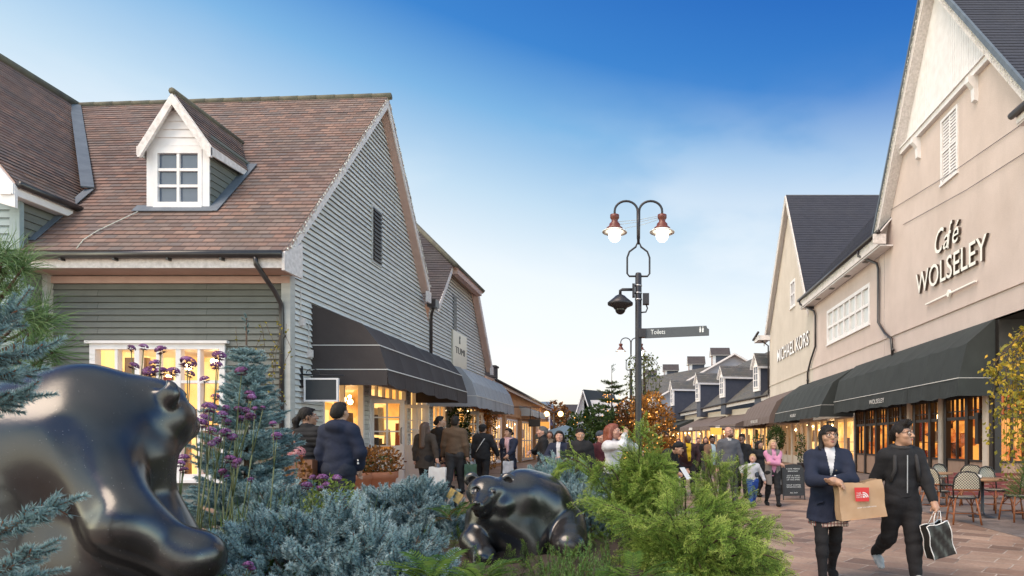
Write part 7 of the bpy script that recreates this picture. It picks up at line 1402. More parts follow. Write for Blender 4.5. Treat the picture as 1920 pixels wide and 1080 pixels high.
    am = .0044 if res < .009 else .0038; v.ripple(T, am * (1.3 if bulk > 1.1 else 1), (15, 17, 23), x * 3 + y); v.ripple(B_, am * (.4 if sw < .9 else 1.1), (13, 15, 30), y * 2 + x)
    if 'vest' in v.g: v.ripple('vest', am, (26, 10, 8), x)
    if puffer: v.g[T] += (-.010 * np.abs(np.sin(math.pi * (v.ax[2] - .02) / .062))).astype(np.float32)[None, None, :] + .005
    order = ['skin', 'top', 'bottom', 'shoes', 'eye', 'white_eye', 'brow', 'lip', 'skirt', 'vest', 'beard', 'shirt']; V, Q, mi = v.mesh(order, .004)
    mats = [m_skin[skin], CL[top], CL['black_cloth' if bottom == 'tights' else bottom], CL[shoes], m_eye, m_white_eye, m_hair[hair[1]] if hair[0] != 'bald' else m_hair['black'], m_lip[skin], CL[skirt] if skirt else CL['black_cloth'], CL[vest] if vest else CL['black_cloth'], m_hair[beard] if beard else m_hair['black'], CL[shirt[0]] if shirt else CL['white_cloth']]
    if shirt:                                                          # the open front: what shows between the jacket edges
        cen = V[Q].mean(1) / H; zt, zb, wt, wb = shirt[1:]; zz = cen[:, 2] + dz; f = np.clip((zz - zb) / max(zt - zb, 1e-3), 0, 1); m = (mi == 1) & (zz > zb) & (cen[:, 1] < -.01) & (np.abs(cen[:, 0] - up((0, 0, .7))[0]) < wb + (wt - wb) * f); mi[m] = 11
    Rw = np.array([[math.cos(math.radians(yaw)), -math.sin(math.radians(yaw)), 0], [math.sin(math.radians(yaw)), math.cos(math.radians(yaw)), 0], [0, 0, 1]]); Wd = lambda P: np.asarray(P, float) @ Rw.T + [x, y, z0]
    sdf_obj('body', Wd(V), Q, mats, t, mi)
    wp = lambda p: tuple(Wd(F(p) * H))                                 # skeleton point -> world
    # hair
    st, hcol = hair
    if st != 'bald':
        q = [F(hp_(sx * .16, sy * .16, sz)) for sx in (-1, 1) for sy in (-1, 1) for sz in (-.32, .13)]; hv = Vol(np.min(q, 0) * H, np.max(q, 0) * H, max(.007, res * .8))
        hE = lambda p, r, k=.015, sub=False: hv.ell('h', F(hp_(*p)) * H, np.array(r) * hs * H, k * H, HR.T, sub); hC = lambda a, b, ra, rb, k=.02: hv.cone('h', F(hp_(*a)) * H, F(hp_(*b)) * H, ra * hs * H, rb * hs * H, k * H)
        hE((0, .013, .020), (.0515, .0635, .0555)); 
        if st == 'short': hE((0, -.008, .060), (.040, .034, .018)); hE((0, .040, -.012), (.045, .032, .040))
        if st == 'quiff': hE((0, -.013, .062), (.042, .034, .024)); hE((.010, -.036, .068), (.024, .012, .012)); hE((0, .034, -.006), (.050, .036, .046)); [hC((.03 * math.sin(i * 2.1), -.02 + .02 * math.cos(i * 1.7), .06), (.036 * math.sin(i * 2.1), -.03 + .03 * math.cos(i * 1.7), .088), .010, .004, .01) for i in range(8)]
        if st in ('long', 'bob', 'longwavy', 'half'):
            zl = {'long': -.25, 'bob': -.095, 'longwavy': -.20, 'half': -.14}[st]; ww = .020 if st == 'longwavy' else .012; hC((0, .046, 0), (0, .060, zl), .050, .036 + ww * .5, .02)
            for sd in (1, -1): hC((sd * .045, .008, .01), (sd * (.050 + ww * .5), .010, -.06), .019, .020); hC((sd * (.050 + ww * .5), .010, -.06), (sd * .050, .012 if st != 'long' else .03, zl * .9), .020, .014 + ww * .4)
            hE((0, -.020, .052), (.038, .025, .016))
        if st == 'bangs':
            hC((0, .040, 0), (0, .048, -.12), .048, .036)
            for sd in (1, -1): hC((sd * .045, .008, .01), (sd * .050, .002, -.07), .015, .015); hC((sd * .050, .002, -.07), (sd * .046, -.022, -.125), .015, .009)
            hE((0, -.029, .040), (.042, .022, .020)); hC((-.010, -.047, .036), (-.036, -.036, .018), .008, .006)
        if st == 'bun': hE((0, .075, -.005), (.026, .024, .026)); hE((0, -.018, .054), (.036, .024, .012))
        if st == 'ponytail': hC((0, .060, .0), (0, .082, -.035), .016, .022); hC((0, .082, -.035), (0, .074, -.20), .024, .014); hE((0, -.018, .054), (.036, .024, .012))
        # open the face
        low = -.004 if st in ('bangs',) else .006
        hE((0, -.066, -.020 + low), (.0425 if st in ('short', 'quiff', 'bun', 'ponytail') else .0405, .048, .052), .006, True)
        if st in ('short', 'quiff'): hE((.05, -.018, -.045), (.022, .040, .040), .006, True); hE((-.05, -.018, -.045), (.022, .040, .040), .006, True); hE((0, .02, -.085), (.08, .08, .040), .008, True)
        X, Y_, Z = hv.ax[0][:, None, None], hv.ax[1][None, :, None], hv.ax[2][None, None, :]; hv.g['h'] += (.0022 * np.sin(150 * X + 4 * np.sin(14 * Z)) * np.cos(130 * Y_ + 3 * np.sin(11 * Z))).astype(np.float32)
        Vh, Qh, _ = hv.mesh(['h']); ho = sdf_obj('hair', Wd(Vh), Qh, [m_hair[hcol]], t)
        if res <= .0115:                                               # loose strands over the mass of hair
            gq = np.random.default_rng(int(abs(x * 100)) + 3); k = gq.integers(0, len(Vh), 900 if res < .009 else 420); B0 = Vh[k]; cc = F(hc) * H; o = B0 - cc; o /= np.linalg.norm(o, axis=1, keepdims=True); back = np.array([0, .35, 0]); tang = (np.array([0, 0, -1.0]) if st not in ('short', 'quiff') else np.array([0, -.5, .1])) + back * (st in ('long', 'bob')) + gq.normal(size=o.shape) * .35; tang -= o * (tang * o).sum(1, keepdims=True) * .72; ln = gq.uniform(.018, .05, len(k))[:, None] * (1.0 if st not in ('short', 'quiff') else .5); sdv = np.cross(o, tang); sdv /= np.linalg.norm(sdv, axis=1, keepdims=True) + 1e-9; wd = .0022
            m1 = B0 + o * .003 + tang * ln * .5; e1 = B0 + o * .001 + tang * ln; Vs_ = np.stack([B0 - sdv * wd, B0 + sdv * wd, m1 + sdv * wd * .8, m1 - sdv * wd * .8, e1 - sdv * wd * .2, e1 + sdv * wd * .2], 1).reshape(-1, 3); i6 = np.arange(len(k))[:, None] * 6; Fs_ = np.concatenate([i6 + [0, 1, 2, 3], i6 + [3, 2, 5, 4]]); so = fast_mesh('strands', Wd(Vs_), Fs_, m_hair[hcol], ho); so['kind'] = 'stuff'
    if cap:
        w = MB(); c = F(hp_(0, .008, .022)) * H; cv = Vol(c - .2 * H, c + .2 * H, .009); cv.ell('c', F(hp_(0, .010, .030)) * H, np.array([.060, .070, .052]) * H * hs, .01, HR.T)
        if cap[1]: cv.ell('c', F(hp_(0, -.080, .026)) * H, np.array([.045, .048, .007]) * H, .01, HR.T)
        cv.ell('c', F(hp_(0, -.02, -.055)) * H, np.array([.09, .12, .072]) * H, .006, HR.T, True) if not cap[1] else cv.ell('c', F(hp_(0, -.01, -.055)) * H, np.array([.09, .09, .072]) * H, .006, HR.T, True)
        Vc, Qc, _ = cv.mesh(['c']); sdf_obj('cap', Wd(Vc), Qc, [CL[cap[0]]], t)
    if glasses:
        w = MB(); r = .0165
        for sd in (1, -1):
            w.tube([wp(hp_(sd * .021 + r * math.cos(a) * 1.1, -.064 + .010 * abs(sd * .021 + r * math.cos(a)) / .04, .005 + r * .82 * math.sin(a))) for a in np.linspace(0, 2 * math.pi, 15)[:-1]], .0017 * H, 0, 5, closed=True); w.tube([wp(hp_(sd * .039, -.056, .009)), wp(hp_(sd * .050, -.02, .008)), wp(hp_(sd * .051, .008, .004))], .0014 * H, 0, 5)
        w.tube([wp(hp_(-.004, -.068, .008)), wp(hp_(.004, -.068, .008))], .0016 * H, 0, 5); w.build('glasses', m_dark, t)
    if scarf:
        w = MB(); w.tube([wp(up((.058 * math.cos(a), .006 + .052 * math.sin(a), .845 + .008 * math.sin(2 * a)))) for a in np.linspace(0, 2 * math.pi, 15)[:-1]], .021 * H, 0, 8, closed=True)
        w.tube([wp(up((.02, -.062, .84))), wp(up((.028, -.088, .76))), wp(up((.03, -.085, .66))), wp(up((.03, -.080, .62)))], [.020 * H, .022 * H, .024 * H, .022 * H], 0, 8); w.tube([wp(up((-.01, -.062, .84))), wp(up((-.002, -.090, .77))), wp(up((.0, -.088, .70)))], [.020 * H, .02 * H, .018 * H], 0, 8); w.build('scarf', CL[scarf], t)
    wrist = {sd: np.array(wp(J[sd][2] + nrm(J[sd][2] - J[sd][1]) * .05 + np.array([0, -.01, -.012]))) for sd in (1, -1)}
    return t, wrist, wp, up
# ---------------------------------------------------------------- bags
m_kraft = M('brown_kraft_paper', (.50, .32, .19), .75, var=(5, (.42, .255, .145), .7), bmp=(7, .35)); m_cord = M('paper_cord', (.30, .18, .10), .8); m_redp = M('red_print', (.62, .035, .035), .6); m_wprint = M('white_print', (.74, .72, .70), .6)
def shopping_bag(label, c_top, w_, h, d, yaw, mat, grip, cord, tilt=0.0, group=None, logo=None, name='paper_bag', trim=None):
    """gusseted carrier: c_top centre of the mouth; grip = where the cords meet the hand"""
    c = Vector(c_top); ry = R(yaw); U = Vector((math.cos(ry), math.sin(ry), 0)); N_ = Vector((math.sin(ry), -math.cos(ry), 0)); ud = Vector((0, 0, 1)); V_ = (ud * math.cos(tilt) + U * math.sin(tilt)).normalized(); U = (U * math.cos(tilt) - ud * math.sin(tilt)).normalized(); f = Fr(c - V_ * h, U, N_, V_); t = thing(name, label, 'bag', tuple(c - V_ * h), group); b = MB(); r = random.Random(int(abs(c.x) * 1000)); k = 7
    def P(i, j, s): u = -w_ / 2 + w_ * i / k; vv = h * j / k; g = d / 2 * (.82 if j == k else 1) * (1 - .10 * math.sin(math.pi * j / k)); bulge = .012 * math.sin(i * 1.9 + j * 1.3 + s); return f(u * (1.0 - .03 * j / k), vv + (.01 * math.sin(i * 1.3) if j == k else 0), s * (g + bulge))
    for s in (1, -1):
        b.add([P(i, j, s) for i in range(k + 1) for j in range(k + 1)], [q if s > 0 else q[::-1] for i in range(k) for j in range(k) for q in [(i * (k + 1) + j, (i + 1) * (k + 1) + j, (i + 1) * (k + 1) + j + 1, i * (k + 1) + j + 1)]], 0, True)
    for i_, sg in ((0, -1), (k, 1)):
        for j in range(k): m0, m1 = (P(i_, j, 1) + P(i_, j, -1)) / 2 - U * sg * .022 * j / k, (P(i_, j + 1, 1) + P(i_, j + 1, -1)) / 2 - U * sg * .022 * (j + 1) / k; b.face([P(i_, j, 1), m0, m1, P(i_, j + 1, 1)], 0); b.face([m0, P(i_, j, -1), P(i_, j + 1, -1), m1], 0)
    b.face([P(0, 0, 1), P(0, 0, -1), P(k, 0, -1), P(k, 0, 1)], 0); b.build('carrier', mat, t); g = Vector(grip); w = MB()
    for s in (1, -1):
        a, e = f(-w_ * .17, h * .97, s * d * .40), f(w_ * .17, h * .97, s * d * .40); w.tube([a, a.lerp(g, .55) - U * .02, g - U * .025 + N_ * s * .012, g + U * .025 + N_ * s * .012, e.lerp(g, .55) + U * .02, e], .0045, 0, 6)
    w.build('handle', cord, t)
    if logo: logo(f, w_, h, d, t)
    if trim:
        w = MB()
        for i_ in (0, k):
            for s in (1, -1): w.tube([P(i_, j, s) for j in range(k + 1)], .005, 0, 5)
        for s in (1, -1): w.tube([P(i, k, s) for i in range(k + 1)], .006, 0, 5)
        w.build('binding', trim, t)
    return t
def face_logo(f, w_, h, d, t):
    n = d / 2 + .016; s = w_ * .30; w = MB(); w.prism([(-s * .55, h * .50), (s * .42, h * .46), (s * .50, h * .46 + s * .98), (-s * .55, h * .50 + s * .98)], f, n, n + .002); p = w.build('logo_square', m_redp, t); n += .003
    for k, (wd, q) in enumerate((('THE', .52), ('NORTH', .38), ('FACE', .24))): text_mesh('logo_word', wd, f, -s * .46, h * .47 + s * (q + .06), s * .15, m_wprint, p, .001, n, width=s * (.34 if k == 0 else .42))
    w = MB()
    for r0, r1 in ((.40, .33), (.28, .20), (.15, .0)):
        for a in range(8): A0, A1 = math.pi / 2 * a / 8, math.pi / 2 * (a + 1) / 8; c0 = lambda rr, A: f(-s * .0 + s * rr * math.cos(A), h * .47 + s * .28 + s * rr * math.sin(A), n); w.face([c0(r0, A0), c0(r0, A1), c0(r1, A1), c0(r1, A0)] if r1 else [c0(r0, A0), c0(r0, A1), c0(0.001, 0)])
    w.build('logo_dome', m_wprint, p); text_mesh('slogan', 'NEVER STOP EXPLORING', f, -s * .5, h * .30, s * .11, m_wprint, t, .001, n - .001, width=s * 1.4)
def red_label(f, w_, h, d, t): w = MB(); n = d / 2 + .016; w.prism([(-w_ * .14, h * .60), (w_ * .18, h * .60), (w_ * .18, h * .84), (-w_ * .14, h * .84)], f, n, n + .002); w.build('logo_square', m_redp, t); text_mesh('logo_word', 'THE NORTH FACE', f, -w_ * .11, h * .67, h * .10, m_wprint, t, .001, n + .003, width=w_ * .26)
def X_(px, Y): return (px - CX) * Y / FPX
# ---------------------------------------------------------------- the near couple
t, wr, wp, up = person('woman in a navy hooded coat, plaid skirt and glasses, clasping her hands', X_(1553, 6.6), 6.6, 1.64, -4, 'navy_cloth', 'tights', 'shoe_black', 'tan', ('bangs', 'black'), (((.008, -.175, .668), (1, .05, -.9)), ((.012, -.178, .660), (1, .05, -.9))), 'walk_r', 0, (10, -3), 1.18, .405, .022, ('white_cloth', .84, .69, .030, .004), 'plaid', True, True, .0058, female=True)
mid = (wr[1] + wr[-1]) / 2
m_toggle = M('horn_button', (.10, .08, .06), .4)
w = MB()
for z in (.72, .64, .56, .48): w.ball(np.array(wp(up((.028, -.094, z)))), (.010, .006, .010), 0, 8, 5)
w.build('button', m_toggle, t)
w = MB(); w.tube([wp(up((.010 + .004 * math.sin(z * 60), -.079 - .012 * (z < .64) , z))) for z in (.665, .60, .54, .48, .42)], .009, 0, 6)
for sd in (1, -1): w.bar(wp(up((sd * .045, -.082, .53))), wp(up((sd * .085, -.062, .515))), .05, .012)
w.build('coat_placket', CL['navy_cloth'], t)
w = MB()
for sd in (1, -1): w.tube([wp(up((sd * .014, -.052, .815))), wp(up((sd * .044, -.036, .845))), wp(up((sd * .052, .02, .850))), wp(up((sd * .03, .055, .835)))], [.012, .020, .024, .026], 0, 8)
w.build('hood', CL['navy_cloth'], t)
bc = pt(1608, 903, 6.33); shopping_bag('large brown paper bag with a red square logo hung from the navy coated woman\'s arm', bc, .46, .36, .15, 4, m_kraft, mid + np.array([.05, .05, -.04]), m_cord, -.10, None, face_logo)
t, wr, wp, up = person('young man in a black bomber jacket and glasses looking to one side', X_(1690, 6.6), 6.6, 1.66, 2, 'black_cloth', 'black_cloth', 'shoe_white', 'tan', ('quiff', 'black'), ('swing_f', 'swing_b'), 'stride_l', 0, (38, 0), 1.10, .545, .004, None, None, True, True, .0058)
w = MB()
for sd in (1, -1): w.tube([wp(up((sd * .064, .07, .80))), wp(up((sd * .068, .0, .838))), wp(up((sd * .066, -.056, .79))), wp(up((sd * .072, -.072, .71))), wp(up((sd * .09, -.045, .64)))], .020, 0, 8)
w.build('backpack_strap', CL['charcoal_cloth'], t); w = MB(); w.tube([wp(up((.055 * math.sin(a), .008 - .056 * math.cos(a), .842 + .012 * (1 - math.cos(a)) * .5))) for a in np.linspace(-2.6, 2.6, 13)], [.012] + [.021] * 11 + [.012], 0, 8); w.build('hood', CL['charcoal_cloth'], t); w = MB(); w.tube([wp(up((.097 * math.cos(a), .003 + .070 * math.sin(a), .548))) for a in np.linspace(0, 6.283, 21)[:-1]], .013, 0, 7, closed=True); w.build('waistband', CL['charcoal_cloth'], t); w = MB(); w.bar(wp(up((0, -.083, .80))), wp(up((0, -.082, .57))), .010, .006); w.build('zip', m_steel, t)
g_ = wr[1]; shopping_bag('black carrier bag with white edging swinging from the bomber jacket man\'s hand', (g_[0] - .03, g_[1] - .01, g_[2] - .12), .25, .33, .12, 12, M('black_laminate', (.016, .015, .014), .35, var=(6, (.03, .028, .026), .5)), g_, m_wprint, -.22, None, None, 'carrier_bag', m_wprint)
# ---------------------------------------------------------------- people on the right, further back
d_ = 14.5
t, wrd, _, _ = person('bald bearded man in a grey jumper walking hand in hand with a child', X_(1366, d_), d_, 1.80, 8, 'grey_knit', 'grey_trouser', 'shoe_black', 'fair', ('bald', 'brown'), ('hold_child', 'down'), 'walk_l', 0, (22, -4), 1.08, .52, 0, ('cream_shirt', .86, .825, .03, .02), glasses=True, beard='brown', sleeves=1.02, res=.011)
t, wrc, _, _ = person('small child in a white sweatshirt and bright blue jeans holding the bald man\'s hand', X_(1411, 14.1), 14.1, 1.14, 5, 'white_cloth', 'blue_denim', 'shoe_black', 'fair', ('short', 'blond'), ('spread', ((.20, .02, .66), (.4, .8, 0))), 'walk_r', 0, (-20, -24), 1.12, .50, .006, res=.010, child=True)
w = MB(); w.ball((X_(1419, 14.0), 13.985, .70), (.05, .02, .06), 0, 10, 7); w.build('print', CL['blue_grey'], t)
person('blond woman with folded arms in a pink shirt and long grey wool gilet', X_(1449, 14.2), 14.2, 1.50, 4, 'pink_cloth', 'black_cloth', 'shoe_black', 'fair', ('longwavy', 'blond'), ('cross', ((-.07, -.125, .645), (1, -.2, -.7))), 'walk_l', 0, (8, -4), 1.0, .47, .004, vest='pale_grey_wool', vest_hem=.34, female=True, res=.010)
person('dark-haired woman in a belted black coat walking just behind the blond woman', X_(1424, 16.6), 16.6, 1.48, 14, 'black_cloth', 'black_cloth', 'shoe_black', 'tan', ('longwavy', 'black'), ('pocket', 'hip'), 'walk_r', 0, (18, 4), 1.05, .38, .012, female=True, res=.012)
person('man in black with his hand at his chin behind the bald man', X_(1391, 16.4), 16.4, 1.65, -8, 'black_cloth', 'black_cloth', 'shoe_black', 'dark', ('short', 'black'), ('down', 'mouth'), 'walk_l', 0, (-10, 10), 1.05, .50, 0, res=.012)
person('man in an open tan jacket and pale blue shirt striding down the street', X_(1335, 18), 18, 1.62, 18, 'tan_cloth', 'khaki', 'shoe_white', 'dark', ('short', 'black'), ('swing_b', 'swing_f'), 'walk_l', 0, (-8, 8), 1.12, .46, .006, ('sky_shirt', .83, .50, .038, .042), res=.012)
person('stout man in a bright yellow shirt under an open plum jacket, hands at his sides', X_(1290, 17.5), 17.5, 1.62, 4, 'plum_brown', 'charcoal_cloth', 'shoe_black', 'dark', ('bald', 'black'), ('hip', 'down'), 'wide', 0, (0, -2), 1.28, .47, .0, ('yellow_cloth', .84, .56, .042, .022), belly=.45, res=.012)
person('tall man in a black coat over a red shirt by the glowing tree', X_(1249, 18.5), 18.5, 1.68, -6, 'black_cloth', 'dark_denim', 'shoe_black', 'tan', ('short', 'black'), ('down', 'pocket'), 'stand', 0, (4, -4), 1.1, .47, 0, ('red_cloth', .80, .54, .030, .05), res=.012)
t, wr, wp, up = person('person in a black jacket and gold-trimmed cap bending over a leaflet', X_(1229, 12.8), 12.8, 1.62, 62, 'black_cloth', 'black_cloth', 'shoe_black', 'tan', ('short', 'black'), (((.10, -.36, .52), (.4, .8, -.4)), ((.10, -.34, .50), (.4, .8, -.4))), 'crouch', 48, (0, -14), 1.18, .54, 0, res=.011, cap=('black_cloth', True), gz=.28)
p = (wr[1] + wr[-1]) / 2; w = MB(); w.box((p[0], p[1], p[2]), (.2, .01, .28), 0, R(60), R(-35)); tag(w.build('leaflet', m_wprint, None, tuple(p)), 'white folded leaflet in the hands of the bending person in the cap', 'leaflet')
person('far woman with tied dark hair in dark clothes under the far awning', X_(1309, 25), 25, 1.60, 10, 'plum_brown', 'black_cloth', 'shoe_black', 'fair', ('bun', 'brown'), ('down', 'chest'), 'walk_r', 0, (0, 0), 1.0, .46, .01, female=True, res=.016)
person('far shopper in a green top and blue jeans partly behind the stout man', X_(1272, 24), 24, 1.56, -14, 'green_cloth', 'blue_denim', 'shoe_white', 'fair', ('half', 'red'), ('down', 'swing_f'), 'walk_l', 0, (0, 0), 1.0, .50, 0, female=True, res=.016)
person('far shopper with a dark bag partly behind the man in the tan jacket', X_(1323, 24), 24, 1.62, 0, 'black_cloth', 'charcoal_cloth', 'shoe_black', 'fair', ('half', 'brown'), ('down', 'bag'), 'walk_r', 0, (0, 0), 1.0, .48, 0, female=True, res=.016)
# ---------------------------------------------------------------- people on the left
t, wr, wp, up = person('woman in a black quilted puffer jacket seen from behind, hair tied back', X_(575, 7.9), 7.9, 1.58, 168, 'black_cloth', 'dark_denim', 'shoe_black', 'tan', ('ponytail', 'black'), ('pocket', 'pocket'), 'stand', 0, (-48, 0), 1.2, .46, .008, puffer=True, female=True, res=.0085)
m_leath = M('tan_leather', (.16, .06, .03), .5, var=(9, (.11, .04, .02), .6)); s0 = thing('shoulder_bag', 'brown leather bag on a long strap across the puffer jacket woman', 'bag', wp(up((-.12, .10, .52)))); a = np.array(wp(up((-.06, .108, .52))))
w = MB(); w.box((a[0], a[1], a[2]), (.30, .10, .22), 0, R(-8)); w.box((a[0], a[1] - .03, a[2] + .06), (.31, .07, .12), 0, R(-8)); w.build('pouch', m_leath, s0); w = MB(); w.tube([wp(up((.075, .02, .845))), wp(up((.06, .078, .79))), wp(up((.02, .085, .68))), (a[0], a[1] - .055, a[2] + .12)], .012, 0, 6); w.build('strap', m_leath, s0)
t, wr, wp, up = person('man in a navy hoodie and dark jeans seen from behind near the corner', X_(636, 7.8), 7.8, 1.66, 176, 'navy_cloth', 'dark_denim', 'shoe_black', 'tan', ('short', 'black'), ('down', 'pocket'), 'stand', 0, (-8, 3), 1.22, .475, 0, hood=True, res=.0085)
w = MB()
for k in range(9): q = np.array(wp(up((-.150, .012, .735 - k * .022)))); w.box(q, (.012, .03, .022), 0, .1)
w.build('sleeve_print', m_wprint, t)
t, wr, wp, up = person('woman with very long brown hair in a flared dark coat walking away', X_(797, 13.3), 13.3, 1.56, 172, 'olive_brown', 'black_cloth', 'shoe_black', 'fair', ('long', 'brown'), ('down', ((.22, .10, .50), (.5, .5, 0))), 'walk_l', 0, (-10, 0), 1.16, .39, .022, female=True, res=.011)
g_ = wr[-1]; shopping_bag('plain white paper bag beside the long-haired woman in the dark coat', (g_[0] + .0, g_[1], g_[2] - .10), .34, .42, .12, 4, M('white_paper', (.7, .66, .62), .7, var=(4, (.6, .56, .52), .5)), g_, m_cord, .05)
person('dark-haired man in profile between the long-haired woman and the brown jacket', X_(824, 14.8), 14.8, 1.74, 150, 'black_cloth', 'dark_denim', 'shoe_black', 'tan', ('short', 'black'), ('down', 'down'), 'walk_r', 0, (-40, 0), 1.05, .50, 0, res=.012)
t, wr, wp, up = person('man in a brown wool jacket carrying bags in both hands, seen from behind', X_(853, 13.9), 13.9, 1.72, 180, 'brown_wool', 'charcoal_cloth', 'shoe_black', 'tan', ('short', 'black'), ('bag', 'bag'), 'walk_r', 0, (4, 0), 1.24, .535, 0, collar=True, res=.011)
g_ = wr[1]; shopping_bag('salmon pink paper bag in the brown jacket man\'s hand', (g_[0] + .08, g_[1] + .05, g_[2] - .08), .28, .36, .12, 20, M('salmon_paper', (.56, .26, .19), .7, var=(4, (.45, .2, .15), .5)), g_, m_cord, 0); shopping_bag('blue and white carrier bag beside the salmon one', (g_[0] - .12, g_[1] - .02, g_[2] - .06), .16, .40, .10, 70, M('blue_white_print', (.12, .22, .42), .5, var=(14, (.6, .6, .62), 1.0)), g_, m_cord, 0, None, None, 'carrier_bag')
g_ = wr[-1]; shopping_bag('dark green carrier bag hanging from the brown jacket man', (g_[0] + .06, g_[1], g_[2] - .07), .26, .34, .12, 10, M('dark_green_paper', (.03, .075, .045), .6, var=(4, (.05, .1, .06), .5)), g_, m_wprint, 0, None, None, 'carrier_bag')
t, wr, wp, up = person('person in a black coat and black cap with a cross-body strap, walking away', X_(905, 15.8), 15.8, 1.60, 186, 'black_cloth', 'black_cloth', 'shoe_black', 'tan', ('short', 'black'), ('down', 'spread'), 'walk_l', 0, (-14, 0), 1.24, .47, .006, res=.012, cap=('black_cloth', False))
w = MB(); w.tube([wp(up((-.07, .03, .83))), wp(up((-.03, .078, .77))), wp(up((.03, .082, .68))), wp(up((.09, .06, .58)))], .010, 0, 6); w.build('strap', m_piping, t)
t, wr, wp, up = person('woman in a buttoned navy coat with a pale pink scarf walking towards us', X_(954, 15.2), 15.2, 1.58, -16, 'navy_cloth', 'black_cloth', 'shoe_black', 'tan', ('bun', 'black'), ('fwd', 'swing_b'), 'walk_r', 0, (-18, -2), 1.14, .40, .014, female=True, scarf='pink_scarf', res=.0105)
w = MB()
for sd in (1, -1):
    for z in (.70, .63, .56): w.ball(wp(up((sd * .035, -.084, z))), .012, 0, 6, 4)
w.build('button', m_steel, t); g_ = wr[1]; shopping_bag('clear and white carrier bag on the navy coated woman\'s wrist', (g_[0] + .06, g_[1], g_[2] - .08), .24, .28, .1, 0, M('pale_film', (.5, .5, .54), .3, var=(9, (.25, .27, .3), .8)), g_, m_cord, 0, None, None, 'carrier_bag')
person('older man with greying hair in a dark coat, seen in profile', X_(1018, 14.6), 14.6, 1.70, -72, 'black_cloth', 'charcoal_cloth', 'shoe_black', 'fair', ('short', 'grey'), ('down', 'chest'), 'stand', 0, (0, 0), 1.14, .46, .004, collar=True, res=.011)
t, wr, wp, up = person('person in an open navy jacket and white top holding a brown paper bag', X_(1049, 13.4), 13.4, 1.64, -6, 'navy_cloth', 'dark_denim', 'shoe_black', 'fair', ('half', 'black'), ('chest', 'chest'), 'stand', 0, (12, -2), 1.16, .46, 0, ('white_cloth', .85, .62, .026, .020), res=.0105)
g_ = (wr[1] + wr[-1]) / 2; shopping_bag('brown paper bag with a small red label among the waiting group', (g_[0] + .19, g_[1] - .04, g_[2] - .14), .42, .40, .16, 3, m_kraft, g_ + np.array([.12, 0, .0]), m_cord, 0, None, red_label)
person('young man in a plain black jacket zipped to the chin facing the camera', X_(1088, 12.9), 12.9, 1.70, 4, 'black_cloth', 'dark_denim', 'shoe_black', 'tan', ('short', 'black'), ('down', 'down'), 'stand', 0, (6, 8), 1.28, .48, 0, collar=True, res=.0105)
person('auburn-haired woman in a white jumper raising a phone to her mouth', X_(1148, 10.2), 10.2, 1.73, 66, 'white_cloth', 'dark_denim', 'shoe_black', 'fair', ('half', 'red'), ('mouth', 'phone'), 'stand', 0, (4, 0), 1.12, .48, 0, female=True, res=.0085)
person('person in a dark knitted hat half hidden behind the auburn-haired woman', X_(1126, 13.6), 13.6, 1.66, 40, 'maroon', 'dark_denim', 'shoe_black', 'fair', ('short', 'brown'), ('down', 'down'), 'stand', 0, (0, 0), 1.1, .5, 0, cap=('blue_grey', False), res=.013)
person('far shopper in a pale top between the older man and the navy jacket', X_(1031, 20), 20, 1.60, 0, 'khaki', 'dark_denim', 'shoe_black', 'fair', ('half', 'brown'), ('down', 'down'), 'stand', 0, (0, 0), 1.0, .5, 0, female=True, res=.016)
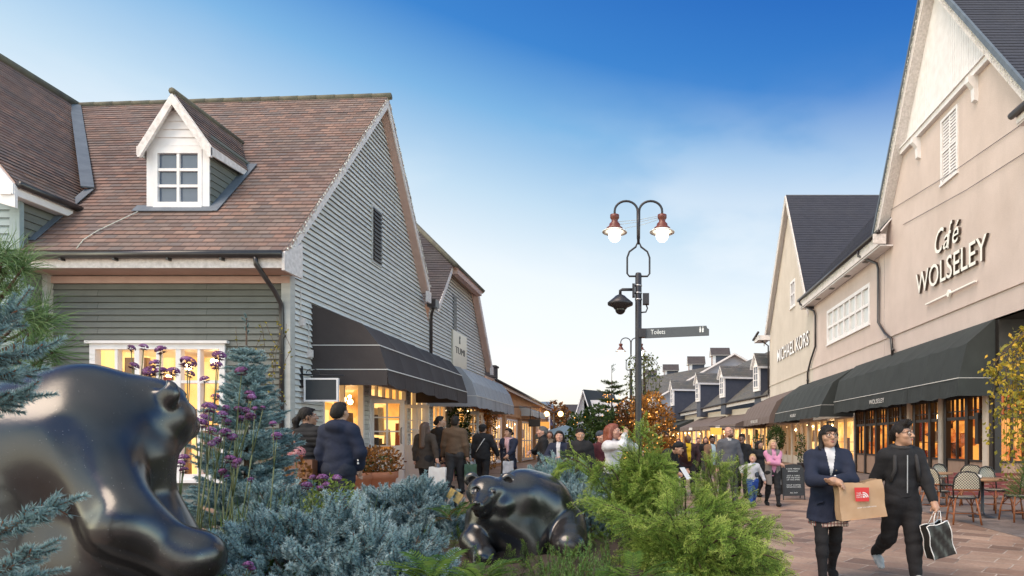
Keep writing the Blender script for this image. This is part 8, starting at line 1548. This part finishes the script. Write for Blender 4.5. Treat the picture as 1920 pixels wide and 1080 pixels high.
# ================================================================ CAFE FURNITURE
m_cane = M('honey_rattan', (.27, .085, .025), .4, var=(30, (.17, .05, .015), .7)); m_caneb = M('black_rattan', (.016, .012, .011), .45)
def weave_mat():
    m, N, L, P = nodes('cream_black_weave'); uv = N.new('ShaderNodeTexCoord').outputs['UV']; c = N.new('ShaderNodeTexChecker'); c.inputs['Scale'].default_value = 44; L.new(uv, c.inputs[0]); c.inputs[1].default_value = (.58, .52, .40, 1); c.inputs[2].default_value = (.04, .03, .025, 1); L.new(c.outputs[0], P.inputs['Base Color']); P.inputs['Roughness'].default_value = .5; bump(N, L, P, c.outputs[1], .4, .004); return m
m_weave = weave_mat()
def bistro_chair(label):
    """rattan bistro chair facing -y: round woven seat, arched woven back, splayed legs, stretchers"""
    t = thing('bistro_chair', label, 'chair', (0, 0, 0), 'rattan bistro chairs outside the cafe'); w = MB(); k = 24; top = [(.21 * math.cos(a), .20 * math.sin(a), .46) for a in np.linspace(0, 2 * math.pi, k + 1)[:-1]]
    w.face(top, 0, [(p[0] * 2, p[1] * 2) for p in top]); w.face([(p[0], p[1], .44) for p in top][::-1], 0, [(0, 0)] * k); w.build('seat', m_weave, t); w = MB(); w.tube([(p[0] * 1.02, p[1] * 1.02, .45) for p in top], .016, 0, 7, closed=True); w.build('seat_rim', m_caneb, t)
    arch = [(-.20, .17, .46), (-.215, .20, .66), (-.20, .225, .80), (-.13, .235, .89), (0, .24, .915), (.13, .235, .89), (.20, .225, .80), (.215, .20, .66), (.20, .17, .46)]
    w = MB(); w.tube(arch, .015, 0, 7); w.build('back_rail', m_caneb, t); w = MB()
    rows = [(.60, .205), (.66, .207), (.72, .205), (.78, .200), (.83, .185), (.87, .150), (.895, .10)]
    for (z0, h0), (z1, h1) in zip(rows, rows[1:]):
        for i in range(8):
            a, b = -1 + 2 * i / 8, -1 + 2 * (i + 1) / 8; q = lambda a, z, h: (a * h, .195 + (z - .6) * .15 + .02 * (1 - a * a), z); w.face([q(a, z0, h0), q(b, z0, h0), q(b, z1, h1), q(a, z1, h1)], 0, [(a * h0, z0), (b * h0, z0), (b * h1, z1), (a * h1, z1)])
    w.build('backrest', m_weave, t); w = MB(); w.tube([(-.21, .20, .60), (0, .215, .60), (.21, .20, .60)], .012, 0, 6); w.tube([(-.15, .185, .47), (-.10, .20, .56), (0, .205, .585), (.10, .20, .56), (.15, .185, .47)], .010, 0, 6); w.build('back_hoop', m_cane, t)
    for sx in (1, -1):
        for sy in (1, -1): w = MB(); w.tube([(sx * .16, sy * .15, .45), (sx * .20, sy * (.19 if sy < 0 else .21), .22), (sx * .225, sy * (.205 if sy < 0 else .25), 0)], .0165, 0, 7); w.build('leg', m_cane, t)
    w = MB(); w.tube([(-.205, -.195, .17), (-.205, .215, .17)], .011, 0, 6); w.tube([(.205, -.195, .17), (.205, .215, .17)], .011, 0, 6); w.tube([(-.205, 0, .17), (.205, 0, .17)], .011, 0, 6)
    for sx in (1, -1): w.tube([(sx * .19, -.18, .28), (sx * .10, -.17, .40), (sx * .02, -.165, .43)], .009, 0, 5); w.tube([(sx * .19, -.18, .28), (sx * .185, -.06, .40), (sx * .18, .02, .43)], .009, 0, 5)
    w.build('stretcher', m_cane, t); return t
m_ttop = M('oak_table_top', (.34, .19, .10), .45, var=(4, (.26, .14, .07), .7)); m_red = M('red_terrace_panel', (.20, .04, .035), .6, var=(5, (.14, .03, .03), .6))
def cafe_table(label, x, y, r):
    t = thing('cafe_table', label, 'table', (x, y, .004), 'round cafe tables on the terrace'); w = MB(); w.lathe([(r, .70), (r, .735), (r * .985, .74)], (x, y, 0), 0, 28); w.build('tabletop', m_ttop, t); w = MB(); w.lathe([(.24, .004), (.24, .02), (.05, .05), (.03, .12), (.03, .70)], (x, y, 0), 0, 16); w.build('pedestal', m_iron, t); return t
chair0 = bistro_chair('rattan bistro chair with its back to the street, closest to the couple')
spots = [(1806, 11.2, 168, 'rattan bistro chair with its back to the street, closest to the couple'), (1757, 12.6, 118, 'rattan bistro chair turned sideways behind the black bomber jacket man'), (1867, 12.9, 18, 'rattan bistro chair facing the street beyond the first table'), (1776, 14.4, 20, 'rattan bistro chair facing out in the second row, by the cream post'), (1908, 11.5, -88, 'rattan bistro chair side-on under the golden birch'), (1822, 14.2, 150, 'dark rattan bistro chair low behind the front table'), (1738, 15.4, 80, 'rattan bistro chair at the furthest table near the panelled front')]
for i, (px, Y, a, lab) in enumerate(spots):
    o = chair0 if i == 0 else copy_tree(chair0); o.location = (X_(px, Y), Y, .004); o.rotation_euler = (0, 0, R(a)); o['label'] = lab
cafe_table('round oak cafe table between the front rattan chairs', X_(1842, 12.1), 12.1, .42); cafe_table('round oak cafe table further back by the panelled front', X_(1752, 14.3), 14.3, .38); cafe_table('round oak cafe table beneath the golden birch', X_(1925, 12.6), 12.6, .40)
for k, (px, Y, lab) in enumerate(((1830, 12.05, 'white napkin holder on the front oak cafe table'), (1752, 14.25, 'white cup on the far oak cafe table'))):
    t = thing('cup' if k else 'napkin_holder', lab, 'cup' if k else 'napkin holder', (X_(px, Y), Y, .741)); w = MB()
    if k: w.lathe([(.028, .741), (.042, .80), (.045, .815), (.038, .815), (.03, .75)], (X_(px, Y), Y, 0), 0, 14); w.build('bowl', m_wprint, t); w = MB(); w.lathe([(.07, .7405), (.075, .748)], (X_(px, Y), Y, 0), 0, 16); w.build('saucer', m_wprint, t)
    else: w.box((X_(px, Y), Y, .775), (.16, .10, .066)); w.build('napkins', m_wprint, t); w = MB(); w.box((X_(px, Y), Y, .748), (.18, .12, .012)); w.build('tray', m_dark, t)
t = thing('terrace_screen', 'low red slatted screen along the terrace behind the rattan chairs', 'screen', (9.0, 15.8, 0)); w = MB()
for k in range(6): w.bar((7.6, 15.9, .14 + k * .095), (9.9, 15.6, .14 + k * .095), .03, .08)
w.build('slats', m_red, t); w = MB(); w.bar((7.6, 15.9, 0), (7.6, 15.9, .75), .06, .06); w.bar((9.9, 15.6, 0), (9.9, 15.6, .75), .06, .06); w.build('post', m_dark, t)
